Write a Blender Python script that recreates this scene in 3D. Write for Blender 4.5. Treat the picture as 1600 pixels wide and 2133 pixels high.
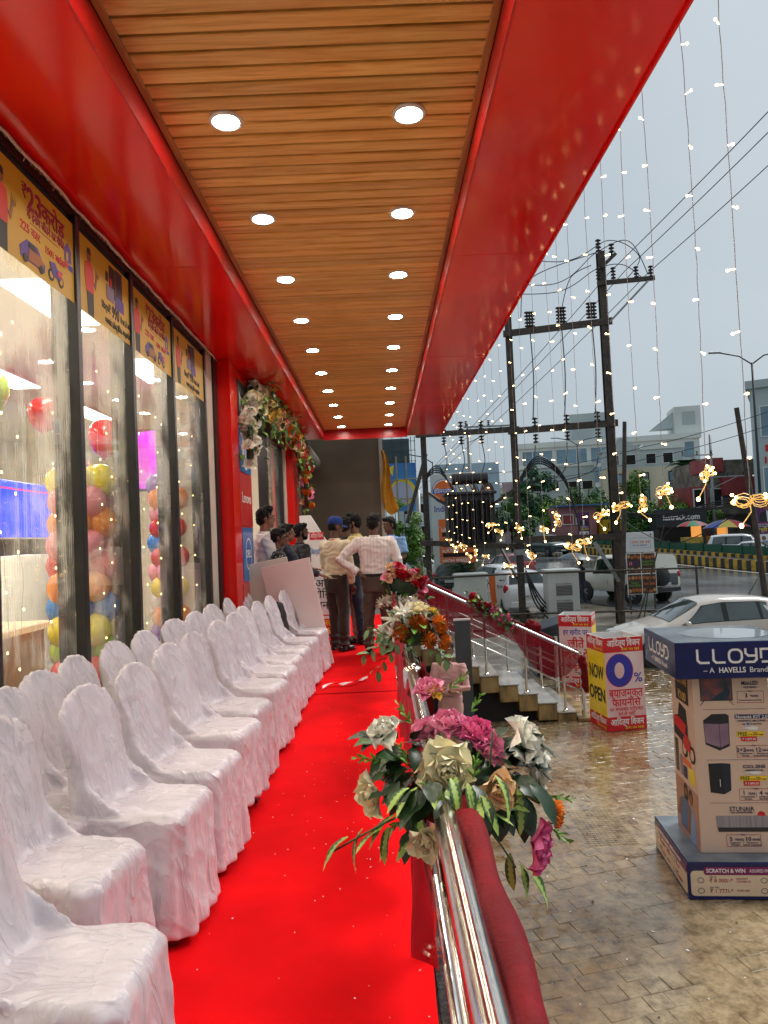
import bpy, bmesh, math, random
from mathutils import Vector, Matrix, Euler, noise

for _o in list(bpy.data.objects):
    bpy.data.objects.remove(_o)
scene = bpy.context.scene
col = scene.collection
rad = math.radians
V = Vector

# ------------------------------------------------------------------ camera
cam = bpy.data.cameras.new('camera')
cam.sensor_fit = 'HORIZONTAL'
cam.sensor_width = 36.0
cam.lens = 33.26
cam.clip_start = 0.05
cam.clip_end = 3000
cam_o = bpy.data.objects.new('camera', cam)
col.objects.link(cam_o)
cam_o.matrix_world = Matrix(((0.99903594, 0.04361885, -0.00495858, 0.0),
                             (-0.00338072, -0.03617367, -0.9993398, 0.0),
                             (-0.04376942, 0.99839314, -0.03599133, 1.42),
                             (0, 0, 0, 1)))
scene.camera = cam_o

# ------------------------------------------------------------------ overcast sky and weak sun
SUN_EL, SUN_AZ = 52.0, 60.0          # degrees; azimuth from +Y towards +X
world = bpy.data.worlds.new('World')
scene.world = world
world.use_nodes = True
nt = world.node_tree
bg = nt.nodes['Background']
sky = nt.nodes.new('ShaderNodeTexSky')
sky.sky_type = 'NISHITA'
sky.sun_disc = False
sky.sun_elevation = rad(SUN_EL)
sky.sun_rotation = rad(SUN_AZ)
sky.air_density = 1.0
sky.dust_density = 4.0
sky.ozone_density = 1.0
hs = nt.nodes.new('ShaderNodeHueSaturation')
hs.inputs['Saturation'].default_value = 0.35
nt.links.new(sky.outputs[0], hs.inputs['Color'])
tc = nt.nodes.new('ShaderNodeTexCoord')
nz = nt.nodes.new('ShaderNodeTexNoise')
nz.inputs['Scale'].default_value = 2.2
nz.inputs['Detail'].default_value = 5
nz.inputs['Roughness'].default_value = 0.5
nt.links.new(tc.outputs['Generated'], nz.inputs['Vector'])
cr = nt.nodes.new('ShaderNodeValToRGB')
cr.color_ramp.elements[0].position = 0.3
cr.color_ramp.elements[0].color = (2.2, 2.75, 3.15, 1)
cr.color_ramp.elements[1].position = 0.75
cr.color_ramp.elements[1].color = (2.9, 3.4, 3.75, 1)
nt.links.new(nz.outputs['Fac'], cr.inputs['Fac'])
mx = nt.nodes.new('ShaderNodeMix')
mx.data_type = 'RGBA'
mx.inputs['Factor'].default_value = 0.8
nt.links.new(hs.outputs[0], mx.inputs['A'])
nt.links.new(cr.outputs[0], mx.inputs['B'])
nt.links.new(mx.outputs['Result'], bg.inputs['Color'])
bg.inputs['Strength'].default_value = 0.10

sun = bpy.data.lights.new('sun', 'SUN')
sun.energy = 1.5
sun.angle = rad(25)
sun.color = (1.0, 0.97, 0.93)
sun_o = bpy.data.objects.new('sun', sun)
col.objects.link(sun_o)
sun_o.location = (30, 20, 60)
_d = V((math.sin(rad(SUN_AZ)) * math.cos(rad(SUN_EL)), math.cos(rad(SUN_AZ)) * math.cos(rad(SUN_EL)), math.sin(rad(SUN_EL))))
sun_o.rotation_euler = (-_d).to_track_quat('-Z', 'Y').to_euler()

vs = scene.view_settings
vs.view_transform = 'Standard'
vs.look = 'None'
vs.exposure = 0.7
vs.gamma = 1.0
vs.use_curve_mapping = False
scene.render.engine = 'CYCLES'
cy = scene.cycles
cy.use_denoising = True
cy.max_bounces = 7
cy.diffuse_bounces = 3
cy.glossy_bounces = 3
cy.transmission_bounces = 6
cy.transparent_max_bounces = 16
cy.sample_clamp_indirect = 4.0
cy.caustics_reflective = False
cy.caustics_refractive = False

# ------------------------------------------------------------------ materials
MATS = {}


def mat(name, c, rough=0.5, metal=0.0, var=0.0, vscale=6.0, stretch=(1, 1, 1), bump=0.0, bscale=40.0, spec=0.5,
        coat=0.0, sheen=0.0, c2=None, alpha=1.0, rvar=0.0, emis=None, es=0.0, rnd=0.0, detail=4.0, bdist=0.01, lo=0.35, hi=0.65,
        sss=0.0, mis=True):
    """Principled material with noise-driven colour variation, roughness variation and fine relief."""
    if name in MATS:
        return MATS[name]
    m = bpy.data.materials.new(name)
    m.use_nodes = True
    t = m.node_tree
    p = t.nodes['Principled BSDF']
    p.inputs['Roughness'].default_value = rough
    p.inputs['Metallic'].default_value = metal
    p.inputs['Specular IOR Level'].default_value = spec
    p.inputs['Coat Weight'].default_value = coat
    p.inputs['Coat Roughness'].default_value = 0.08
    p.inputs['Sheen Weight'].default_value = sheen
    p.inputs['Alpha'].default_value = alpha
    if sss:
        p.inputs['Subsurface Weight'].default_value = sss
        p.inputs['Subsurface Scale'].default_value = 0.02
    c = tuple(c) + (1,)
    p.inputs['Base Color'].default_value = c
    need = var or bump or rvar or c2
    if need:
        tcn = t.nodes.new('ShaderNodeTexCoord')
        mp = t.nodes.new('ShaderNodeMapping')
        mp.inputs['Scale'].default_value = stretch
        t.links.new(tcn.outputs['Object'], mp.inputs['Vector'])
        if rnd:
            oi = t.nodes.new('ShaderNodeObjectInfo')
            vm = t.nodes.new('ShaderNodeVectorMath')
            vm.operation = 'SCALE'
            vm.inputs[0].default_value = (13.0, 7.0, 5.0)
            t.links.new(oi.outputs['Random'], vm.inputs['Scale'])
            t.links.new(vm.outputs[0], mp.inputs['Location'])
    if var or c2 or rvar:
        n = t.nodes.new('ShaderNodeTexNoise')
        n.inputs['Scale'].default_value = vscale
        n.inputs['Detail'].default_value = detail
        t.links.new(mp.outputs[0], n.inputs['Vector'])
        r = t.nodes.new('ShaderNodeValToRGB')
        r.color_ramp.elements[0].position = lo
        r.color_ramp.elements[1].position = hi
        a = c2 if c2 else tuple(max(0.0, x * (1 - var)) for x in c[:3])
        b = c[:3] if c2 else tuple(min(1.0, x * (1 + var)) for x in c[:3])
        r.color_ramp.elements[0].color = tuple(a) + (1,)
        r.color_ramp.elements[1].color = tuple(b) + (1,)
        t.links.new(n.outputs['Fac'], r.inputs['Fac'])
        out = r.outputs[0]
        if rnd:
            hsn = t.nodes.new('ShaderNodeHueSaturation')
            mr = t.nodes.new('ShaderNodeMapRange')
            mr.inputs['To Min'].default_value = 1 - rnd
            mr.inputs['To Max'].default_value = 1 + rnd
            t.links.new(oi.outputs['Random'], mr.inputs['Value'])
            t.links.new(mr.outputs[0], hsn.inputs['Value'])
            t.links.new(out, hsn.inputs['Color'])
            out = hsn.outputs[0]
        t.links.new(out, p.inputs['Base Color'])
        if rvar:
            mr2 = t.nodes.new('ShaderNodeMapRange')
            mr2.inputs['From Min'].default_value = 0.3
            mr2.inputs['From Max'].default_value = 0.7
            mr2.inputs['To Min'].default_value = max(0.02, rough - rvar)
            mr2.inputs['To Max'].default_value = min(1.0, rough + rvar)
            t.links.new(n.outputs['Fac'], mr2.inputs['Value'])
            t.links.new(mr2.outputs[0], p.inputs['Roughness'])
    if bump:
        n2 = t.nodes.new('ShaderNodeTexNoise')
        n2.inputs['Scale'].default_value = bscale
        n2.inputs['Detail'].default_value = 3
        t.links.new(mp.outputs[0], n2.inputs['Vector'])
        b = t.nodes.new('ShaderNodeBump')
        b.inputs['Strength'].default_value = bump
        b.inputs['Distance'].default_value = bdist
        t.links.new(n2.outputs['Fac'], b.inputs['Height'])
        t.links.new(b.outputs[0], p.inputs['Normal'])
    if emis:
        p.inputs['Emission Color'].default_value = tuple(emis) + (1,)
        p.inputs['Emission Strength'].default_value = es
        if not mis:
            m.cycles.emission_sampling = 'NONE'
    MATS[name] = m
    return m


# ------------------------------------------------------------------ mesh helpers
class MB:
    def __init__(s):
        s.v, s.f, s.m = [], [], []

    def add(s, vs_, fs_, mi=0, M=None):
        b = len(s.v)
        for p in vs_:
            p = V(p)
            if M is not None:
                p = M @ p
            s.v.append(p[:])
        for f in fs_:
            s.f.append([i + b for i in f])
            s.m.append(mi)
        return s

    def box(s, x0, y0, z0, x1, y1, z1, mi=0, M=None):
        return s.add([(x0, y0, z0), (x1, y0, z0), (x1, y1, z0), (x0, y1, z0), (x0, y0, z1), (x1, y0, z1), (x1, y1, z1), (x0, y1, z1)],
                     [(0, 3, 2, 1), (4, 5, 6, 7), (0, 1, 5, 4), (1, 2, 6, 5), (2, 3, 7, 6), (3, 0, 4, 7)], mi, M)

    def tube(s, pts, r, n=8, mi=0, cap=True, M=None, flat=1.0):
        pts = [V(p) for p in pts]
        if not hasattr(r, '__len__'):
            r = [r] * len(pts)
        vs_, fs_ = [], []
        up = None
        for i, p in enumerate(pts):
            d = pts[min(i + 1, len(pts) - 1)] - pts[max(i - 1, 0)]
            if d.length < 1e-9:
                d = V((0, 0, 1))
            d.normalize()
            if up is None:
                up = V((0, 0, 1)) if abs(d.z) < 0.9 else V((0, 1, 0))
            a = d.cross(up)
            if a.length < 1e-6:
                a = d.cross(V((1, 0, 0)))
            a.normalize()
            b = a.cross(d)
            up = b
            for k in range(n):
                t = 2 * math.pi * k / n
                vs_.append(p + a * (math.cos(t) * r[i]) + b * (math.sin(t) * r[i] * flat))
        for i in range(len(pts) - 1):
            for k in range(n):
                k2 = (k + 1) % n
                fs_.append((i * n + k, i * n + k2, (i + 1) * n + k2, (i + 1) * n + k))
        if cap:
            fs_.append(tuple(range(n - 1, -1, -1)))
            fs_.append(tuple((len(pts) - 1) * n + k for k in range(n)))
        return s.add(vs_, fs_, mi, M)

    def ell(s, c, r, nu=12, nv=8, mi=0, M=None):
        if not hasattr(r, '__len__'):
            r = (r, r, r)
        c = V(c)
        vs_ = [(c.x, c.y, c.z - r[2])]
        for j in range(1, nv):
            ph = -math.pi / 2 + math.pi * j / nv
            for i in range(nu):
                th = 2 * math.pi * i / nu
                vs_.append((c.x + r[0] * math.cos(ph) * math.cos(th), c.y + r[1] * math.cos(ph) * math.sin(th), c.z + r[2] * math.sin(ph)))
        vs_.append((c.x, c.y, c.z + r[2]))
        fs_ = []
        for i in range(nu):
            fs_.append((0, 1 + (i + 1) % nu, 1 + i))
        for j in range(nv - 2):
            for i in range(nu):
                a = 1 + j * nu
                fs_.append((a + i, a + (i + 1) % nu, a + nu + (i + 1) % nu, a + nu + i))
        a = 1 + (nv - 2) * nu
        for i in range(nu):
            fs_.append((a + i, a + (i + 1) % nu, len(vs_) - 1))
        return s.add(vs_, fs_, mi, M)

    def lathe(s, prof, n=16, mi=0, M=None, closed=False):
        vs_, fs_ = [], []
        for (r, z) in prof:
            for k in range(n):
                t = 2 * math.pi * k / n
                vs_.append((r * math.cos(t), r * math.sin(t), z))
        for i in range(len(prof) - 1):
            for k in range(n):
                k2 = (k + 1) % n
                fs_.append((i * n + k, i * n + k2, (i + 1) * n + k2, (i + 1) * n + k))
        if closed:
            fs_.append(tuple(range(n - 1, -1, -1)))
            fs_.append(tuple((len(prof) - 1) * n + k for k in range(n)))
        return s.add(vs_, fs_, mi, M)

    def prism(s, poly, d, mi=0, M=None):
        n = len(poly)
        vs_ = [(p[0], p[1], 0) for p in poly] + [(p[0], p[1], d) for p in poly]
        fs_ = [tuple(range(n - 1, -1, -1)), tuple(range(n, 2 * n))]
        for i in range(n):
            j = (i + 1) % n
            fs_.append((i, j, n + j, n + i))
        return s.add(vs_, fs_, mi, M)

    def grid(s, fn, nu, nv, mi=0, M=None):
        vs_ = [fn(i / nu, j / nv) for j in range(nv + 1) for i in range(nu + 1)]
        fs_ = [(j * (nu + 1) + i, j * (nu + 1) + i + 1, (j + 1) * (nu + 1) + i + 1, (j + 1) * (nu + 1) + i) for j in range(nv) for i in range(nu)]
        return s.add(vs_, fs_, mi, M)

    def mesh(s, name, mats, smooth=False, bevel=0.0, seg=1, sharp=None):
        me = bpy.data.meshes.new(name)
        me.from_pydata(s.v, [], s.f)
        if not hasattr(mats, '__len__'):
            mats = [mats]
        for m in mats:
            me.materials.append(m)
        if len(mats) > 1:
            me.polygons.foreach_set('material_index', s.m)
        if bevel:
            bm = bmesh.new()
            bm.from_mesh(me)
            bmesh.ops.remove_doubles(bm, verts=bm.verts, dist=1e-5)
            ed = [e for e in bm.edges if len(e.link_faces) == 2 and e.calc_face_angle(0) > 0.6]
            bmesh.ops.bevel(bm, geom=ed, offset=bevel, segments=seg, affect='EDGES', profile=0.5, clamp_overlap=True)
            bm.to_mesh(me)
            bm.free()
        if smooth:
            me.polygons.foreach_set('use_smooth', [True] * len(me.polygons))
            if sharp:
                me.set_sharp_from_angle(angle=rad(sharp))
        me.update()
        return me

    def build(s, name, mats, parent=None, smooth=False, bevel=0.0, seg=1, loc=None, rot=None, sharp=None):
        return link(name, s.mesh(name, mats, smooth, bevel, seg, sharp), parent, loc, rot)


def link(name, me, parent=None, loc=None, rot=None, M=None, m=None):
    o = bpy.data.objects.new(name, me)
    col.objects.link(o)
    if parent is not None:
        o.parent = parent
    if M is not None:
        o.matrix_basis = M
    else:
        if loc is not None:
            o.location = loc
        if rot is not None:
            o.rotation_euler = rot
    if m is not None:
        o.material_slots[0].link = 'OBJECT'
        o.material_slots[0].material = m
    return o


def tag(o, label=None, cat=None, group=None, kind=None):
    if label:
        o['label'] = label
    if cat:
        o['category'] = cat
    if group:
        o['group'] = group
    if kind:
        o['kind'] = kind
    return o


def thing(name, label, cat, loc=(0, 0, 0), rz=0.0, group=None):
    o = bpy.data.objects.new(name, None)
    col.objects.link(o)
    o.location = loc
    o.rotation_euler = (0, 0, rz)
    o.empty_display_size = 0.1
    return tag(o, label, cat, group)


def frame(o, xd, yd):
    """matrix whose XY plane carries print: xd to the right, yd up"""
    xd = V(xd).normalized()
    yd = V(yd)
    yd = (yd - xd * yd.dot(xd)).normalized()
    z = xd.cross(yd)
    return Matrix(((xd.x, yd.x, z.x, o[0]), (xd.y, yd.y, z.y, o[1]), (xd.z, yd.z, z.z, o[2]), (0, 0, 0, 1)))


def text(s, size, m, parent, M, x=0.0, y=0.0, bold=0.0, align='CENTER', sx=1.0, ext=0.001, shear=0.0, res=3, up=0.0015, name='lettering', wmax=None):
    c = bpy.data.curves.new('lettering', 'FONT')
    c.body = s
    c.size = size
    c.offset = bold * size
    c.extrude = ext
    c.shear = shear
    c.align_x = align
    c.align_y = 'CENTER'
    c.resolution_u = res
    tmp = bpy.data.objects.new('tmp', c)
    me = bpy.data.meshes.new_from_object(tmp)
    bpy.data.objects.remove(tmp)
    bpy.data.curves.remove(c)
    me.materials.clear()
    me.materials.append(m)
    if wmax and len(me.vertices):
        xs = [v.co.x for v in me.vertices]
        w = max(xs) - min(xs)
        if w > 1e-6:
            sx = wmax / w
    return link(name, me, parent, M=M @ Matrix.Translation((x, y, up)) @ Matrix.Diagonal((sx, 1, 1, 1)))


def plate(poly, m, parent, M, up=0.0, d=0.0012, name='print'):
    b = MB().prism(poly, d, 0, Matrix.Translation((0, 0, up)))
    o = b.build(name, m, parent)
    o.matrix_basis = M
    return o


def rect(x0, y0, x1, y1, r=0.0, n=4):
    if r <= 0:
        return [(x0, y0), (x1, y0), (x1, y1), (x0, y1)]
    out = []
    for cx, cy_, a0 in ((x1 - r, y0 + r, -90), (x1 - r, y1 - r, 0), (x0 + r, y1 - r, 90), (x0 + r, y0 + r, 180)):
        for k in range(n + 1):
            a = rad(a0 + 90 * k / n)
            out.append((cx + r * math.cos(a), cy_ + r * math.sin(a)))
    return out


def disc(cx, cy_, rx, ry=None, n=20):
    ry = ry or rx
    return [(cx + rx * math.cos(2 * math.pi * k / n), cy_ + ry * math.sin(2 * math.pi * k / n)) for k in range(n)]


def marks(t, F, x0, x1, y, h, m, up=0.0015, seed=1):
    """a line of print too small to read: uneven strokes, not letters"""
    r_ = random.Random(seed)
    b_ = MB()
    x = x0
    while x < x1 - 0.3 * h:
        w = h * r_.uniform(0.25, 0.6)
        y0 = y - h * r_.uniform(0.3, 0.5)
        b_.prism(rect(x, y0, x + w * 0.55, y + h * r_.uniform(0.3, 0.5)), 0.0012, 0, Matrix.Translation((0, 0, up)))
        x += w + (h * 0.5 if r_.random() < 0.15 else h * 0.08)
    o = b_.build('small_print', m, t)
    o.matrix_basis = F
    o['kind'] = 'stuff'
    return o


def remesh(mb, name, m, vox=0.012, smooth=4, disp=None, fac=0.6):
    """fuse the builder's shapes into one continuous smooth surface"""
    me = mb.mesh(name + '_src', m)
    o = bpy.data.objects.new('tmp', me)
    col.objects.link(o)
    r = o.modifiers.new('r', 'REMESH')
    r.mode = 'VOXEL'
    r.voxel_size = vox
    if smooth:
        s = o.modifiers.new('s', 'SMOOTH')
        s.factor = fac
        s.iterations = smooth
    dg = bpy.context.evaluated_depsgraph_get()
    out = bpy.data.meshes.new_from_object(o.evaluated_get(dg))
    bpy.data.objects.remove(o)
    bpy.data.meshes.remove(me)
    out.materials.clear()
    out.materials.append(m)
    if disp:
        ns = [v.normal.copy() for v in out.vertices]
        for v, n in zip(out.vertices, ns):
            v.co += disp(v.co, n)
    out.polygons.foreach_set('use_smooth', [True] * len(out.polygons))
    out.name = name
    out.update()
    return out


def copy_tree(o, parent=None):
    c = o.copy()
    col.objects.link(c)
    c.parent = parent
    for ch in o.children:
        copy_tree(ch, c)
    return c


def wob(p, s=1.0, seed=0.0):
    return noise.noise(V((p[0] * s + seed, p[1] * s - seed * 0.7, p[2] * s + seed * 1.3)))

# ================================================================== SETTING
def terr(y):
    """the road climbs gently away from the forecourt"""
    return -1.5 + 0.025 * min(max(y - 30.0, 0.0), 70.0)


# --- shared materials
m_red_panel = mat('red composite panel', (0.88, 0.008, 0.004), rough=0.15, var=0.10, vscale=0.8, spec=0.42, rvar=0.05)
m_red_paint = mat('red painted metal', (0.55, 0.008, 0.012), rough=0.3, var=0.12, vscale=3)
m_black_frame = mat('black aluminium', (0.012, 0.012, 0.013), rough=0.35, var=0.2, vscale=20)
m_dark = mat('dark recess', (0.012, 0.010, 0.010), rough=0.8)
m_steel = mat('stainless steel', (0.72, 0.70, 0.66), rough=0.16, metal=1.0, var=0.06, vscale=30, stretch=(1, 1, 1), rvar=0.05)
m_cream = mat('cream plaster', (0.62, 0.55, 0.45), rough=0.7, var=0.10, vscale=4, bump=0.15, bscale=60)
m_white = mat('white paint', (0.78, 0.77, 0.74), rough=0.5, var=0.05, vscale=3)
m_white_gloss = mat('white gloss', (0.80, 0.80, 0.80), rough=0.25, var=0.03, vscale=4)
m_black_print = mat('black print', (0.012, 0.012, 0.014), rough=0.5)
m_white_print = mat('white print', (0.82, 0.82, 0.82), rough=0.5)
m_red_print = mat('red print', (0.62, 0.010, 0.020), rough=0.4, var=0.06, vscale=9)
m_blue_print = mat('deep blue print', (0.03, 0.03, 0.36), rough=0.45)
m_yellow_print = mat('yellow print', (0.86, 0.66, 0.02), rough=0.4, var=0.06, vscale=6)
m_navy = mat('navy gloss board', (0.004, 0.006, 0.085), rough=0.16, var=0.15, vscale=6)
m_orange_print = mat('orange print', (0.83, 0.16, 0.02), rough=0.4)
m_granite = mat('dark wet granite', (0.045, 0.042, 0.040), rough=0.18, c2=(0.012, 0.012, 0.013), vscale=60, rvar=0.1)
m_rust = mat('weathered steel', (0.085, 0.060, 0.040), rough=0.55, c2=(0.035, 0.028, 0.022), vscale=9, bump=0.3, bscale=50)
m_grey_metal = mat('galvanised metal', (0.30, 0.31, 0.31), rough=0.45, metal=0.6, var=0.2, vscale=12)
m_black_rubber = mat('black rubber', (0.014, 0.014, 0.015), rough=0.55, var=0.2, vscale=20)

# --- wood ceiling material: grain runs along the plank (x)
m_wood = bpy.data.materials.new('pvc wood plank')
m_wood.use_nodes = True
_t = m_wood.node_tree
_p = _t.nodes['Principled BSDF']
_tc = _t.nodes.new('ShaderNodeTexCoord')
_oi = _t.nodes.new('ShaderNodeObjectInfo')
_vm = _t.nodes.new('ShaderNodeVectorMath')
_vm.operation = 'SCALE'
_vm.inputs[0].default_value = (37.0, 11.0, 0.0)
_t.links.new(_oi.outputs['Random'], _vm.inputs['Scale'])
_va = _t.nodes.new('ShaderNodeVectorMath')
_va.operation = 'ADD'
_t.links.new(_tc.outputs['Object'], _va.inputs[0])
_t.links.new(_vm.outputs[0], _va.inputs[1])
_mp = _t.nodes.new('ShaderNodeMapping')
_mp.inputs['Scale'].default_value = (1.1, 16.0, 4.0)
_t.links.new(_va.outputs[0], _mp.inputs['Vector'])
_n = _t.nodes.new('ShaderNodeTexNoise')
_n.inputs['Scale'].default_value = 1.6
_n.inputs['Detail'].default_value = 6
_n.inputs['Distortion'].default_value = 1.4
_t.links.new(_mp.outputs[0], _n.inputs['Vector'])
_r = _t.nodes.new('ShaderNodeValToRGB')
_r.color_ramp.elements[0].position = 0.28
_r.color_ramp.elements[0].color = (0.60, 0.285, 0.055, 1)
_r.color_ramp.elements[1].position = 0.66
_r.color_ramp.elements[1].color = (0.90, 0.56, 0.18, 1)
_e = _r.color_ramp.elements.new(0.47)
_e.color = (0.80, 0.44, 0.11, 1)
_t.links.new(_n.outputs['Fac'], _r.inputs['Fac'])
_h = _t.nodes.new('ShaderNodeHueSaturation')
_mr = _t.nodes.new('ShaderNodeMapRange')
_mr.inputs['To Min'].default_value = 0.86
_mr.inputs['To Max'].default_value = 1.12
_t.links.new(_oi.outputs['Random'], _mr.inputs['Value'])
_t.links.new(_mr.outputs[0], _h.inputs['Value'])
_t.links.new(_r.outputs[0], _h.inputs['Color'])
_t.links.new(_h.outputs[0], _p.inputs['Base Color'])
_p.inputs['Roughness'].default_value = 0.32
_b = _t.nodes.new('ShaderNodeBump')
_b.inputs['Strength'].default_value = 0.15
_b.inputs['Distance'].default_value = 0.004
_t.links.new(_n.outputs['Fac'], _b.inputs['Height'])
_t.links.new(_b.outputs[0], _p.inputs['Normal'])
m_trim = mat('wood trim', (0.42, 0.19, 0.05), rough=0.35, var=0.25, vscale=5, stretch=(8, 0.6, 8))

# --- canopy: wooden plank ceiling between two red soffits
CEIL = 3.52
SOF = 3.36
ceiling = tag(MB().box(-1.02, -0.6, CEIL + 0.026, 0.57, 13.6, CEIL + 0.04).build('ceiling', m_dark), kind='structure')
NPL = 128
P0, PITCH = 0.05, 0.1056
pl = MB()
# one plank: shallow V-bevelled board hanging from the batten
hw = PITCH / 2 - 0.0095
prof = [(-hw, 0.024), (-hw, 0.006), (-hw + 0.006, 0.0), (hw - 0.006, 0.0), (hw, 0.006), (hw, 0.024)]
for x in (-0.995, 0.545):
    for q in prof:
        pl.v.append((x + 0.225, q[0], q[1]))
n_ = len(prof)
for i in range(n_ - 1):
    pl.f.append([i, i + 1, n_ + i + 1, n_ + i])
    pl.m.append(0)
pme = pl.mesh('plank', m_wood)
for i in range(NPL):
    link('plank', pme, ceiling, loc=(-0.225, P0 + i * PITCH, CEIL))
for x0, x1 in ((-1.02, -0.985), (0.535, 0.57)):
    MB().box(x0, -0.6, CEIL - 0.012, x1, 13.6, CEIL + 0.004).build('ceiling_trim', m_trim, ceiling, bevel=0.004)

soffit = tag(MB().box(-1.66, -0.6, SOF + 0.02, -1.022, 13.6, SOF + 0.2).box(0.572, -0.6, SOF + 0.02, 1.215, 13.6, SOF + 0.2).build('soffit', m_dark), kind='structure')
ys = [-0.6, 2.07, 4.875, 7.68, 10.5, 13.6]
for a, b in zip(ys[:-1], ys[1:]):
    for x0, x1 in ((-1.665, -1.030), (0.580, 1.222)):
        MB().box(x0, a + 0.003, SOF, x1, b - 0.003, SOF + 0.018).build('soffit_panel', m_red_panel, soffit, bevel=0.002)
    for x0, x1 in ((-1.030, -1.0215), (0.5715, 0.580)):
        MB().box(x0, a + 0.003, SOF, x1, b - 0.003, CEIL - 0.014).build('soffit_return', m_red_paint, soffit)
    MB().box(1.222, a + 0.003, SOF - 0.02, 1.232, b - 0.003, SOF + 0.85).build('fascia_panel', m_red_panel, soffit)
MB().box(-1.03, 13.6, SOF - 0.02, 0.58, 13.62, CEIL + 0.05).build('end_fascia', m_red_paint, soffit)
# rivets along the right return
rv = MB()
for i in range(60):
    rv.ell((0.5705, 0.8 + i * 0.21, SOF + 0.06), (0.003, 0.007, 0.007), 6, 4)
rv.build('rivet_row', m_red_paint, soffit)['kind'] = 'stuff'
roof = tag(MB().box(-8, -1.2, 3.62, 1.2, 13.58, 4.3).build('sky_block_slab', m_cream), kind='structure')  # unseen slab, added above the canopy to block the sky light

# --- plinth floor
m_floor = mat('plinth tiles', (0.20, 0.18, 0.16), rough=0.25, var=0.25, vscale=10)
floor = tag(MB().box(-8, -3.0, -1.5, 0.235, 16.5, -0.016).build('plinth_floor', m_floor), kind='structure')
ed = MB()
for i in range(20):
    ed.box(0.112, -1.0 + i * 0.62, -0.0155, 0.246, -1.0 + i * 0.62 + 0.614, -0.001)
ed.build('granite_edging', m_granite, floor, bevel=0.003)

# --- ground with forecourt pavers
m_ground = mat('wet concrete ground', (0.24, 0.215, 0.175), rough=0.18, c2=(0.085, 0.070, 0.050), vscale=1.1, rvar=0.14, bump=0.25, bscale=25, detail=8, lo=0.3, hi=0.7)
g = MB()
YS = [-60, -10, 0, 5, 10, 15, 20, 25, 30, 40, 60, 80, 100, 140, 300, 900]
XS = [-900, -100, -20, 0, 5, 10, 20, 40, 100, 900]
for j, y in enumerate(YS):
    for i, x in enumerate(XS):
        g.v.append((x, y, terr(y) - 0.03))
for j in range(len(YS) - 1):
    for i in range(len(XS) - 1):
        a = j * len(XS) + i
        g.f.append([a, a + 1, a + len(XS) + 1, a + len(XS)])
        g.m.append(0)
ground = tag(g.build('ground', m_ground), kind='structure')

# pavers: chamfered wet stones, laid in running rows with worn joints
m_paver = bpy.data.materials.new('wet paver')
m_paver.use_nodes = True
_t = m_paver.node_tree
_p = _t.nodes['Principled BSDF']
_ge = _t.nodes.new('ShaderNodeNewGeometry')
_n1 = _t.nodes.new('ShaderNodeTexNoise')
_n1.inputs['Scale'].default_value = 0.55
_n1.inputs['Detail'].default_value = 6
_n1.inputs['Roughness'].default_value = 0.6
_t.links.new(_ge.outputs['Position'], _n1.inputs['Vector'])
_n2 = _t.nodes.new('ShaderNodeTexNoise')
_n2.inputs['Scale'].default_value = 11.0
_n2.inputs['Detail'].default_value = 8
_n2.inputs['Roughness'].default_value = 0.65
_t.links.new(_ge.outputs['Position'], _n2.inputs['Vector'])
_r1 = _t.nodes.new('ShaderNodeValToRGB')
_r1.color_ramp.elements[0].position = 0.36
_r1.color_ramp.elements[0].color = (0.21, 0.115, 0.032, 1)
_r1.color_ramp.elements[1].position = 0.60
_r1.color_ramp.elements[1].color = (0.43, 0.345, 0.205, 1)
_t.links.new(_n1.outputs['Fac'], _r1.inputs['Fac'])
_r2 = _t.nodes.new('ShaderNodeValToRGB')
_r2.color_ramp.elements[0].position = 0.30
_r2.color_ramp.elements[0].color = (0.35, 0.31, 0.26, 1)
_r2.color_ramp.elements[1].position = 0.62
_r2.color_ramp.elements[1].color = (1.1, 1.1, 1.1, 1)
_t.links.new(_n2.outputs['Fac'], _r2.inputs['Fac'])
_m = _t.nodes.new('ShaderNodeMix')
_m.data_type = 'RGBA'
_m.blend_type = 'MULTIPLY'
_m.inputs['Factor'].default_value = 1.0
_t.links.new(_r1.outputs[0], _m.inputs['A'])
_t.links.new(_r2.outputs[0], _m.inputs['B'])
_t.links.new(_m.outputs['Result'], _p.inputs['Base Color'])
_mr = _t.nodes.new('ShaderNodeMapRange')
_mr.inputs['From Min'].default_value = 0.38
_mr.inputs['From Max'].default_value = 0.62
_mr.inputs['To Min'].default_value = 0.05
_mr.inputs['To Max'].default_value = 0.24
_t.links.new(_n2.outputs['Fac'], _mr.inputs['Value'])
_t.links.new(_mr.outputs[0], _p.inputs['Roughness'])
_p.inputs['Coat Weight'].default_value = 1.0
_p.inputs['Coat Roughness'].default_value = 0.06
_b = _t.nodes.new('ShaderNodeBump')
_b.inputs['Strength'].default_value = 0.35
_b.inputs['Distance'].default_value = 0.010
_t.links.new(_n2.outputs['Fac'], _b.inputs['Height'])
_t.links.new(_b.outputs[0], _p.inputs['Normal'])
_t.links.new(_b.outputs[0], _p.inputs['Coat Normal'])
_pd = _t.nodes.new('ShaderNodeMapRange')       # standing water smooths the relief where the low spots lie
_pd.inputs['From Min'].default_value = 0.44
_pd.inputs['From Max'].default_value = 0.56
_pd.inputs['To Min'].default_value = 0.04
_pd.inputs['To Max'].default_value = 0.40
_t.links.new(_n1.outputs['Fac'], _pd.inputs['Value'])
_t.links.new(_pd.outputs[0], _b.inputs['Strength'])

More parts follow.
